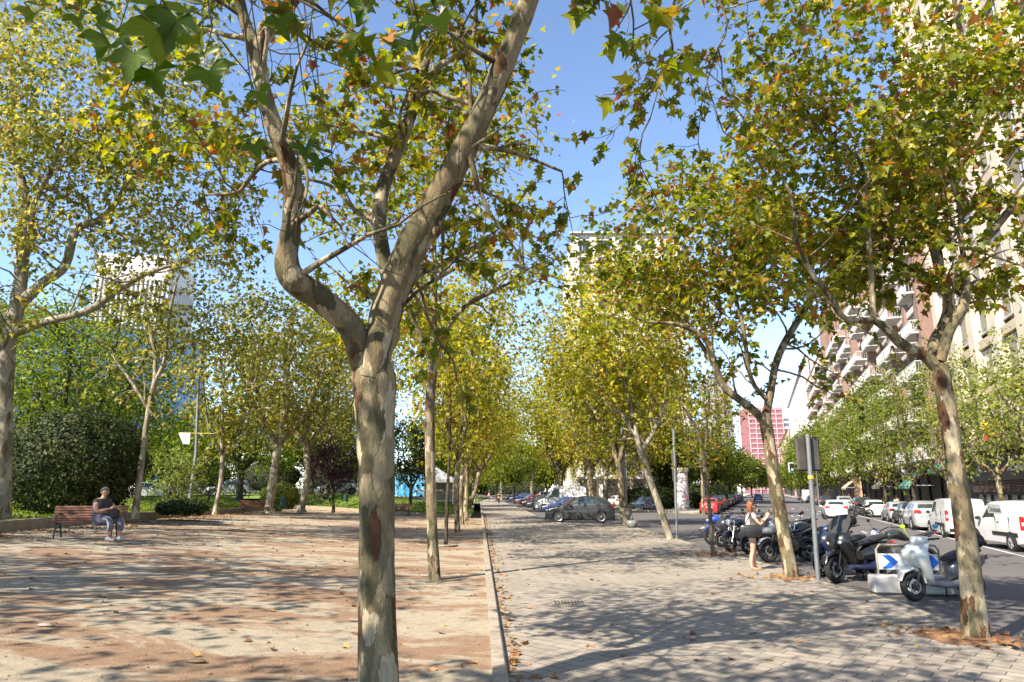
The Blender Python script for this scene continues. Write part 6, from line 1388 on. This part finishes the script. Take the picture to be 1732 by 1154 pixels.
# hoop barrier with blue chevrons and the concrete block
Yb = 15.6; pl = gp(1482, 985, -.14); pl = at(1488, 985, Yb); r_ = empty('chevron_barrier', (at(1484, 990, Yb)[0], Yb, -.14), R(-8), 'metal hoop barrier with blue and white chevron board beside the white scooter', 'barrier')
b = MB(); b.tube([(.05, 0, 0), (.05, 0, .86), (.12, 0, .95), (1.25, 0, .95), (1.32, 0, .86), (1.32, 0, 0)], .028, 8); b.build('hoop', plain('hoop_metal', (.38, .33, .26), .4, .6), r_, smooth=True)
b = MB(); b.bevbox((.68, -.01, .60), (1.22, .03, .33), .006); cb_ = b.build('chevron_board', plain('board_white', (.66, .67, .68), .5), r_)
CHB = plain('chevron_blue', (.015, .12, .5), .45)
for k in range(3):
    x0 = .14+.42*k; b = MB(); P_ = [(x0, .74), (x0+.17, .74), (x0+.33, .60), (x0+.17, .46), (x0, .46), (x0+.15, .60)]; b.add([(x, -.029, z) for x, z in P_], [(0, 1, 2, 5), (5, 2, 3, 4)]); b.build('chevron', CHB, cb_)
r_ = empty('concrete_block', (at(1548, 1000, 15.1)[0], 15.1, -.14), R(-8), 'pale concrete block standing in front of the chevron barrier', 'concrete block'); b = MB(); b.bevbox((0, 0, .19), (1.72, .38, .36), .03); b.build('block', plain('block_concrete', (.52, .5, .48), .85, var=.12, scale=5, grime=.2, bmp=.2), r_)
b = MB(); b.box((-.8, 0, .06), (.06, .3, .12)); b.build('end_bracket', GALV, r_)
# marquees, banner and rails
CANV = plain('marquee_canvas', (.27, .275, .29), .75, var=.15, scale=1.5, grime=.2); SIDE = plain('marquee_side', (.30, .27, .27), .8, var=.25, scale=3)
def marquee(label, px, Y, w_, h_, rise):
    x = at(px, 840, Y)[0]; z = lawn_z(x, Y) if x < -4 else .3; r_ = empty('marquee', (x, Y, z), 0, label, 'marquee', 'marquees'); b = MB(); a = w_/2
    b.add([(-a, -a, h_), (a, -a, h_), (a, a, h_), (-a, a, h_), (0, 0, h_+rise), (-a, -a, h_-.3), (a, -a, h_-.3), (a, a, h_-.3), (-a, a, h_-.3)], [(0, 1, 4), (1, 2, 4), (2, 3, 4), (3, 0, 4), (5, 6, 1, 0), (6, 7, 2, 1), (7, 8, 3, 2), (8, 5, 0, 3)]); b.build('roof_canvas', CANV, r_)
    for sx, sy in ((-1, -1), (1, -1), (1, 1), (-1, 1)): b = MB(); b.tube([(sx*a, sy*a, -.3), (sx*a, sy*a, h_)], .05, 6); b.build('leg', GALV, r_)
    b = MB(); n = 24
    for k in range(n+1): x_ = -a*.95+1.9*a*k/n; b.v += [(x_, a*.9+.08*math.sin(k*2.1), 0), (x_, a*.9+.06*math.sin(k*2.1), h_-.2)]
    for k in range(n): b.f.append((2*k, 2*k+1, 2*k+3, 2*k+2))
    b.build('side_curtain', SIDE, r_, smooth=True); return x, z
mx, mz = marquee('grey white pointed marquee between the thin trunks', 737, 66, 3.6, 2.1, 1.15)
marquee('second marquee roof left of the pointed one', 697, 70, 3.6, 2.2, .9)
marquee('third marquee mostly behind the kerb row trunks', 762, 74, 3.4, 2.0, .9)
x0 = at(690, 840, 63)[0]; z0 = lawn_z(x0, 63); r_ = empty('graffiti_banner', (x0, 63, z0), 0, 'bright blue painted banner sheet hung below the marquees', 'banner'); m, nt, b_ = newmat('blue_paint_splash'); v_ = coords(nt, (3, 1, .9)); n = noise(nt, v_, 2.2, 5, .7, 1.5)
r2 = ramp(nt, [(.32, (.02, .09, .28)), (.46, (.03, .22, .5)), (.55, (.06, .38, .6)), (.62, (.55, .62, .66)), (.7, (.05, .25, .16))]); nt.links.new(n.outputs[0], r2.inputs[0]); nt.links.new(r2.outputs[0], b_.inputs['Base Color']); b_.inputs['Roughness'].default_value = .8
b = MB(); W_ = 2.9
for k in range(25): x_ = -W_/2+W_*k/24; b.v += [(x_, .05*math.sin(k*1.3), .35), (x_, .03*math.sin(k*1.3), 2.2)]
for k in range(24): b.f.append((2*k, 2*k+1, 2*k+3, 2*k+2))
b.build('sheet', m, r_, smooth=True); b = MB()
for e in (-1, 1): b.tube([(e*W_/2, 0, -.1), (e*W_/2, 0, 2.3)], .04, 6)
b.build('posts', GALV, r_)
x0 = at(728, 845, 61)[0]; r_ = empty('crowd_rail', (x0, 61, lawn_z(x0, 61)), 0, 'grey crowd barrier rails in front of the marquees', 'barrier'); b = MB(); b.tube([(-1.4, 0, 1.05), (2.2, 0, 1.05)], .03, 5); b.tube([(-1.4, 0, .15), (2.2, 0, .15)], .03, 5)
for k in range(25): b.tube([(-1.4+.15*k, 0, .15), (-1.4+.15*k, 0, 1.05)], .014, 4)
b.build('rails', GALV, r_)
P_ = MB()
for k in range(2600):
    y = 3.2+40*rng.random()**1.6; x = rng.uniform(wall_x(y)+.3, kx(y)-.1); r_ = rng.uniform(.006, .02)*(1+y*.02); z = sand_z(x, y)+r_*.4; a, b_, c_ = rng.uniform(.6, 1.3, 3)*r_
    P_.add([(x-a, y, z), (x, y-b_, z), (x+a, y, z), (x, y+b_, z), (x+a*.2, y, z+c_*.7)], [(0, 1, 4), (1, 2, 4), (2, 3, 4), (3, 0, 4)])
tag(P_.build('pebbles', plain('pebble_grey', (.2, .17, .13), .9, var=.5, scale=5)), 'small pebbles scattered over the sand', 'pebbles', kind='stuff')
# twigs and stones on the sand
for i, (px, py, lab) in enumerate([(80, 1046, 'flat pale stone half sunk in the near left sand'), (332, 1118, 'small curled bark piece on the near sand'), (385, 895, 'dark fallen stick on the mid sand')]):
    p = gp(px, py); z = sand_z(p[0], p[1]); p = gp(px, py, z); z = sand_z(p[0], p[1])
    b = MB(); b.ball((0, 0, .02), (.11, .06, .025) if i < 2 else (.22, .025, .02), 12, 6); b.v = [(x*(1+.15*math.sin(11*y*9+3)), y*(1+.2*math.sin(13*x*5)), max(-.01, q)) for x, y, q in b.v]
    o = b.build(['stone', 'bark_piece', 'fallen_stick'][i], [plain('grey_stone', (.3, .26, .21), .9, var=.3, scale=20, bmp=.4), TWIG, TWIG][i], smooth=True, loc=(p[0], p[1], z)); tag(o, lab, ['stone', 'bark', 'stick'][i])

# ------------------------------------------------------------------ people
SKIN = plain('skin', (.50, .27, .18), .55, var=.08, scale=14); SKIN2 = plain('fair_skin', (.56, .33, .23), .55, var=.08, scale=14)  # two even skin tones, the second slightly paler
HAIR = plain('auburn_hair', (.26, .09, .035), .55, var=.4, scale=30); HAIRG = plain('grey_hair', (.16, .13, .11), .6, var=.4, scale=30); CLB = plain('black_cloth', (.014, .014, .017), .9, var=.3, scale=14); WTOP = plain('pale_pink_top', (.66, .55, .50), .85, var=.06, scale=10); GPAN = plain('slate_trousers', (.12, .12, .17), .85, var=.15, scale=10); WST = plain('white_stripe', (.65, .65, .68), .8); SHOE = plain('pale_shoe', (.45, .43, .42), .7, var=.15)
def skin_mesh(name, V, E, Rd, mat, parent, sub=2):
    me = bpy.data.meshes.new(name); me.from_pydata([tuple(map(float, v)) for v in V], E, []); o = bpy.data.objects.new(name, me); link(o)
    m = o.modifiers.new('skin', 'SKIN'); m.use_smooth_shade = True; s_ = o.modifiers.new('sub', 'SUBSURF'); s_.levels = sub; s_.render_levels = sub
    if not me.skin_vertices: me.skin_vertices.new() if hasattr(me.skin_vertices, 'new') else None
    bpy.context.view_layer.update()
    sv = me.skin_vertices[0].data
    for i, r_ in enumerate(Rd): sv[i].radius = r_ if hasattr(r_, '__len__') else (r_, r_); sv[i].use_root = (i == 0)
    dg = bpy.context.evaluated_depsgraph_get(); dg.update(); ev = o.evaluated_get(dg); m2 = bpy.data.meshes.new_from_object(ev, depsgraph=dg)
    m2.materials.clear(); m2.materials.append(mat); bpy.data.objects.remove(o); m2.polygons.foreach_set('use_smooth', [True]*len(m2.polygons))
    o = bpy.data.objects.new(name, m2); m2.name = name; link(o, parent); return o
def chain(V, E, Rd, start, pts, rads):
    last = start; ids = []
    for p, r_ in zip(pts, rads): V.append(p); Rd.append(r_); E.append((last, len(V)-1)); last = len(V)-1; ids.append(last)
    return ids
def hand(V, E, Rd, wrist_id, wp, d, curl, side_v, k=1.0):
    """palm plus five fingers; d = hand direction, side_v = across the palm"""
    d = np.array(d, float); d /= np.linalg.norm(d); sv = np.array(side_v, float); sv -= d*sv.dot(d); sv /= np.linalg.norm(sv); nn = np.cross(d, sv); cu = np.array(curl, float)
    pc = np.array(wp)+d*.05*k; ids = chain(V, E, Rd, wrist_id, [pc], [(.032*k, .018*k)]); pid = ids[0]
    for q, L in zip((-.028, -.010, .010, .027), (.062, .072, .068, .054)):
        b0_ = pc+d*.04*k+sv*q*k; b1_ = b0_+(d*.6+cu*.6)*L*.5*k; b2_ = b1_+(d*.15+cu)*L*.5*k
        chain(V, E, Rd, pid, [b0_, b1_, b2_], [.010*k, .009*k, .007*k])
    b0_ = pc-sv*.035*k-d*.01; b1_ = b0_+(d*.6-sv*.5+cu*.3)*.035*k; chain(V, E, Rd, pid, [b0_, b1_, b1_+(d*.7+cu*.5)*.028*k], [.012*k, .010*k, .008*k])
def head(V, E, Rd, neck_id, c, fwd, k=1.0):
    """skull, face and chin as part of the body chain"""
    f = np.array(fwd, float); f /= np.linalg.norm(f)
    ids = chain(V, E, Rd, neck_id, [np.array(c)+np.array((0, 0, -.075))*k+f*.012, np.array(c), np.array(c)+np.array((0, 0, .07))*k-f*.01], [(.055*k, .062*k), (.078*k, .088*k), (.062*k, .072*k)])
    side = np.cross(f, (0, 0, 1))
    chain(V, E, Rd, ids[1], [np.array(c)+f*.088*k-np.array((0, 0, .015)), np.array(c)+f*.112*k-np.array((0, 0, .028))], [.018*k, .011*k])
    return f, side
def face_bits(root, c, f, side, k=1.0, glasses=False):
    c = np.array(c); up = np.array((0, 0, 1.0))
    for s_ in (-1, 1):
        b = MB(); p = c+f*.079*k+side*.03*s_*k+up*.008*k; b.ball(p, (.011*k, .011*k, .008*k), 8, 6); b.build('eye', plain('eye_dark', (.05, .035, .03), .3), root, smooth=True)
        b = MB(); p = c+side*.083*s_*k-up*.01; b.ball(p, (.014*k, .018*k, .03*k), 8, 6); b.build('ear', SKIN, root, smooth=True)
    b = MB(); p = c+f*.082*k-up*.048*k; b.ball(p, (.02*k, .012*k, .006*k) if abs(side[0]) > .5 else (.012*k, .02*k, .006*k), 8, 6); b.build('mouth', plain('lips', (.42, .13, .1), .5), root, smooth=True)
    if glasses:
        b = MB(); 
        for s_ in (-1, 1): b.ball(c+f*.092*k+side*.034*s_*k+up*.01*k, (.026*k, .026*k, .018*k), 10, 6); b.tube([c+f*.09*k+side*.06*s_*k+up*.01*k, c+side*.086*s_*k+up*.012*k], .004, 4)
        b.build('sunglasses', DARKP, root, smooth=True)
def hairdo(root, c, f, mat, length=.16, vol=1.0, k=1.0, back=.03):
    c = np.array(c); b = MB(); b.ball((0, 0, 0), (.098*k*vol, .108*k*vol, .115*k), 20, 14); up = np.array((0, 0, 1.0)); vs = []
    for x, y, z in b.v:
        v = np.array((x, y, z)); fr = v.dot(f)
        if z < .03*k and fr > .02*k: v = v-f*(fr-.02*k)*.9
        if z < 0: v = v*np.array((1, 1, 1))+np.array((0, 0, -length*min(1, (-z)/(.1*k))*(1 if fr < .03 else .5))); v[:2] *= 1-.15*min(1, -z/.1)+.06*math.sin(9*x*20)
        v += .005*math.sin(70*x+31*z)*np.array((1, 1, 0)); vs.append(tuple(c-f*back*k+np.array((0, 0, .02*k))+v))
    b.v = vs; b.build('hair', mat, root, smooth=True, sharp=80)
# standing woman photographing; faces right (+x) and slightly away
pw = gp(1276, 964); WY = pw[1]; root = empty('person', (pw[0], pw[1], 0), R(-12), 'woman in pale top and black shorts photographing with her phone beside the motorcycles', 'person')
V = []; E = []; Rd = []
V.append((0, 0, .93)); Rd.append((.145, .17)); f = np.array((1, 0, 0.))
sp = chain(V, E, Rd, 0, [(0, 0, 1.05), (.01, 0, 1.2), (.015, 0, 1.34), (.02, 0, 1.42), (.035, 0, 1.47)], [(.125, .145), (.125, .15), (.115, .15), (.06, .08), (.05, .052)])
f_, sd_ = head(V, E, Rd, sp[-1], (.06, 0, 1.575), f)
for s_ in (-1, 1):
    lg = chain(V, E, Rd, 0, [(0, s_*.09, .86), (.01+.01*s_, s_*.095, .66), (.015+.03*s_, s_*.09, .47), (-.02+.04*s_, s_*.09, .32), (-.02+.05*s_, s_*.088, .12), (-.015+.05*s_, s_*.088, .06)], [(.105, .1), .082, .056, .058, .037, .036])
    chain(V, E, Rd, lg[-1], [(.05+.05*s_, s_*.09, .035), (.13+.05*s_, s_*.095, .022)], [(.032, .024), (.036, .016)])
hnds = []
for s_ in (-1, 1):
    el = np.array((.2, s_*.19, 1.12)); wr = np.array((.40, s_*.06-.02, 1.31)); a_ = chain(V, E, Rd, sp[2], [(.015, s_*.16, 1.37), (.1, s_*.2, 1.24), tuple(el), tuple((el+wr)/2), tuple(wr)], [.055, .048, .042, .036, .026])
    hand(V, E, Rd, a_[-1], wr, (.35, -s_*.15, .9), (-.1, -s_*.9, .1), (.9, 0, -.35))
skin_mesh('body', V, E, Rd, SKIN2, root); face_bits(root, (.06, 0, 1.575), f_, sd_, glasses=True); hairdo(root, (.055, 0, 1.59), f_, HAIR, .15, 1.12)
V = [(.005, 0, 1.03)]; E = []; Rd = [(.15, .172)]; sp = chain(V, E, Rd, 0, [(.01, 0, 1.18), (.015, 0, 1.33), (.02, 0, 1.405)], [(.15, .17), (.14, .165), (.075, .11)])
for s_ in (-1, 1): chain(V, E, Rd, sp[1], [(.02, s_*.165, 1.37), (.085, s_*.2, 1.26)], [.066, .064])
skin_mesh('top', V, E, Rd, WTOP, root)
V = [(0, 0, .96)]; E = []; Rd = [(.165, .185)]
chain(V, E, Rd, 0, [(0, 0, 1.03)], [(.15, .17)])
for s_ in (-1, 1): chain(V, E, Rd, 0, [(0, s_*.09, .86), (.005, s_*.095, .74)], [(.125, .115), .108])
skin_mesh('shorts', V, E, Rd, CLB, root)
for s_ in (-1, 1):
    b = MB(); b.blob([(-.05, .012, .036, .012), (.05, .012, .04, .012), (.17, .012, .045, .012), (.2, .012, .02, .008)], 10, y0=s_*.09); b.v = [(x+.05*s_, y, z) for x, y, z in b.v]; b.tube([(.09+.05*s_, s_*.09-.045, .02), (.08+.05*s_, s_*.09, .06), (.09+.05*s_, s_*.09+.045, .02)], .008, 5); b.build('sandal', plain('tan_sandal', (.3, .17, .1), .7), root, smooth=True)
wo = root
def wp(v): a = R(-12); return (pw[0]+v[0]*math.cos(a)-v[1]*math.sin(a), pw[1]+v[0]*math.sin(a)+v[1]*math.cos(a), v[2])
b = MB(); b.bevbox((0, 0, 0), (.012, .075, .15), .004); o = b.build('phone', DARKP, loc=wp((.455, -.02, 1.43))); o.rotation_euler = (0, R(8), R(-12)); tag(o, 'dark phone held up by the standing woman', 'phone'); q = MB(); q.box((-.008, 0, .0), (.002, .066, .135)); q.build('screen', glass('phone_screen', (.05, .06, .08)), o)
b = MB(); b.blob([(-.27, -.04, .03, .08), (-.24, -.02, .07, .12), (0, -.03, .1, .15), (.24, -.0, .07, .13), (.27, .0, .03, .08)], 14, 4); bag = b.build('handbag', plain('black_leather', (.018, .018, .022), .4, var=.3, scale=10, coat=.3), smooth=True, loc=wp((-.04, -.27, 1.0))); bag.rotation_euler = (0, R(4), R(-12)); tag(bag, 'large black handbag hanging at the hip of the standing woman', 'handbag')
q = MB(); q.tube([(-.16, 0, .1), (-.05, .05, .3), (.02, .12, .42), (.06, .1, .36), (.1, 0, .1)], .011, 6); q.build('strap', CLB, bag, smooth=True)
b = MB(); b.blob([(-.03, 0, .05, .12), (0, 0, .07, .16), (.03, 0, .05, .12)], 10); sc = b.build('folded_scarf', plain('dusty_pink_cloth', (.42, .26, .25), .9, var=.15), smooth=True, loc=wp((.2, -.17, 1.0))); tag(sc, 'dusty pink garment hanging over the forearm of the standing woman', 'garment')

# seated woman on the left bench
sx, sy = at(170, 895, 18.6)[0]-.06, 18.72; SZ = BZ
root = empty('person', (sx, sy, SZ), R(-20), 'woman in dark top and slate trousers sitting at the end of the slatted bench', 'person')
# local: faces +x (towards the right of the picture and the viewer)
V = [(0, 0, .56)]; E = []; Rd = [(.19, .2)]
sp = chain(V, E, Rd, 0, [(-.04, 0, .70), (-.07, 0, .86), (-.06, 0, 1.0), (-.045, 0, 1.08), (-.03, 0, 1.13)], [(.18, .2), (.16, .19), (.13, .18), (.07, .09), (.055, .058)])
fh = np.array((.85, -.5, 0)); f_, sd_ = head(V, E, Rd, sp[-1], (-.01, 0, 1.235), fh)
for s_ in (-1, 1):
    lg = chain(V, E, Rd, 0, [(.1, s_*.11, .54), (.3, s_*.14, .54), (.47, s_*.16, .53), (.50, s_*.16, .3), (.49, s_*.16, .1), (.49, s_*.16, .06)], [.11, .095, .075, .06, .038, .036])
    chain(V, E, Rd, lg[-1], [(.55, s_*.165, .04), (.63, s_*.17, .03)], [(.035, .028), (.036, .02)])
    el = np.array((.1, s_*.26, .74)); wr = np.array((.30, s_*.05, .82)); a_ = chain(V, E, Rd, sp[2], [(-.06, s_*.18, 1.02), (.02, s_*.25, .88), tuple(el), tuple((el+wr)/2), tuple(wr)], [.07, .062, .052, .044, .03])
    hand(V, E, Rd, a_[-1], wr, (.6, -s_*.4, .3), (-.1, -s_*.8, .1), (0, 0, 1))
skin_mesh('body', V, E, Rd, SKIN, root); face_bits(root, (-.01, 0, 1.235), f_/np.linalg.norm(f_), sd_); hairdo(root, (-.02, .01, 1.25), f_, HAIRG, .0, 1.02)
V = [(-.02, 0, .62)]; E = []; Rd = [(.21, .22)]; sp = chain(V, E, Rd, 0, [(-.06, 0, .78), (-.07, 0, .95), (-.05, 0, 1.06)], [(.2, .215), (.165, .2), (.08, .12)])
for s_ in (-1, 1): chain(V, E, Rd, sp[1], [(-.055, s_*.19, 1.02), (-.0, s_*.235, .92)], [.085, .078])
skin_mesh('shirt', V, E, Rd, plain('charcoal_shirt', (.035, .035, .042), .9, var=.3, scale=9), root)
V = [(.0, 0, .56)]; E = []; Rd = [(.205, .17)]
for s_ in (-1, 1): chain(V, E, Rd, 0, [(.1, s_*.11, .545), (.3, s_*.14, .545), (.475, s_*.16, .53), (.505, s_*.16, .36), (.50, s_*.16, .22)], [.125, .108, .092, .082, .072])
skin_mesh('trousers', V, E, Rd, GPAN, root)
for s_ in (-1, 1):
    b = MB(); b.tube([(.3, s_*.245, .56), (.46, s_*.25, .55), (.53, s_*.24, .42), (.52, s_*.235, .24)], .012, 5); b.build('stripe', WST, root, smooth=True)
    b = MB(); b.blob([(.42, .05, .04, .045), (.5, .055, .048, .055), (.62, .04, .048, .035), (.7, .03, .02, .02)], 12, y0=s_*.165); b.build('shoe', SHOE, root, smooth=True)
b = MB(); b.blob([(-.12, 0, .06, .1), (0, .02, .09, .14), (.12, 0, .06, .1)], 12, 3); o = b.build('dark_bag', CLB, smooth=True, loc=(sx+.36, sy-.12, SZ+.68)); tag(o, 'dark bag on the lap of the seated woman', 'bag')
q = MB(); q.bevbox((0, 0, 0), (.012, .08, .15), .004); o = q.build('phone', DARKP, loc=(sx+.30, sy-.27, SZ+.9)); o.rotation_euler = (0, R(25), R(-48)); tag(o, 'dark phone in the hands of the seated woman', 'phone')
# small walkers
def walker(label, loc, rz, top, trous, hair, stride=.18):
    root = empty('person', loc, rz, label, 'person'); V = [(0, 0, .93)]; E = []; Rd = [(.13, .16)]; sp = chain(V, E, Rd, 0, [(0, 0, 1.2), (0, 0, 1.4), (.01, 0, 1.48)], [(.12, .15), (.1, .15), .05]); f_, sd_ = head(V, E, Rd, sp[-1], (.02, 0, 1.6), (1, 0, 0))
    for s_ in (-1, 1):
        lg = chain(V, E, Rd, 0, [(0, s_*.09, .85), (stride*s_*.6, s_*.09, .48), (stride*s_, s_*.09, .07), (stride*s_+.12, s_*.09, .03)], [.1, .06, .04, .035]); a_ = chain(V, E, Rd, sp[1], [(0, s_*.17, 1.38), (-stride*s_*.4, s_*.22, 1.12), (-stride*s_*.4+.1, s_*.22, .9)], [.055, .045, .03]); hand(V, E, Rd, a_[-1], V[a_[-1]], (.1, 0, -1), (.3, 0, -.6), (1, 0, 0))
    skin_mesh('body', V, E, Rd, SKIN, root, 1); hairdo(root, (.01, 0, 1.61), f_, hair, .04)
    V = [(0, 0, 1.0)]; E = []; Rd = [(.16, .18)]; sp = chain(V, E, Rd, 0, [(0, 0, 1.2), (0, 0, 1.4)], [(.15, .17), (.11, .16)])
    for s_ in (-1, 1): chain(V, E, Rd, sp[1], [(0, s_*.18, 1.37), (-stride*s_*.4, s_*.22, 1.15)], [.065, .06])
    skin_mesh('shirt', V, E, Rd, top, root, 1); V = [(0, 0, .96)]; E = []; Rd = [(.15, .17)]
    for s_ in (-1, 1): chain(V, E, Rd, 0, [(0, s_*.09, .85), (stride*s_*.6, s_*.09, .48), (stride*s_, s_*.09, .12)], [.115, .08, .06])
    skin_mesh('trousers', V, E, Rd, trous, root, 1)
for px, py, Y, tp2, tr2, lab in ((844, 850, 105, CLB, CLB, 'distant walker in black on the far pavement'), (827, 842, 135, plain('pink_shirt', (.6, .15, .25), .8), GPAN, 'distant walker in a pink shirt on the far pavement'), (805, 838, 150, WTOP, CLB, 'distant walker in pale clothes by the far kerb')):
    x = at(px, py, Y)[0]; walker(lab, (x, Y, 0), R(90 if px > 830 else 250), tp2, tr2, HAIRG)
for Y, c, tp2, tr2, lab in ((64, 12.4, WTOP, CLB, 'walker in pale top on the right sidewalk under the awnings'), (80, 11.9, CLB, GPAN, 'walker in black on the right sidewalk by the hoarding'), (97, 12.2, plain('blue_shirt', (.1, .2, .45), .8), CLB, 'walker in blue shirt on the far right sidewalk'), (43, 11.9, GPAN, CLB, 'walker in slate top on the sidewalk behind the panel van')):
    x = .355*Y+c; walker(lab, (x, Y, road_z(x, Y)+.13), R(70), tp2, tr2, HAIRG)
print('leaves total objects', len(C.objects))
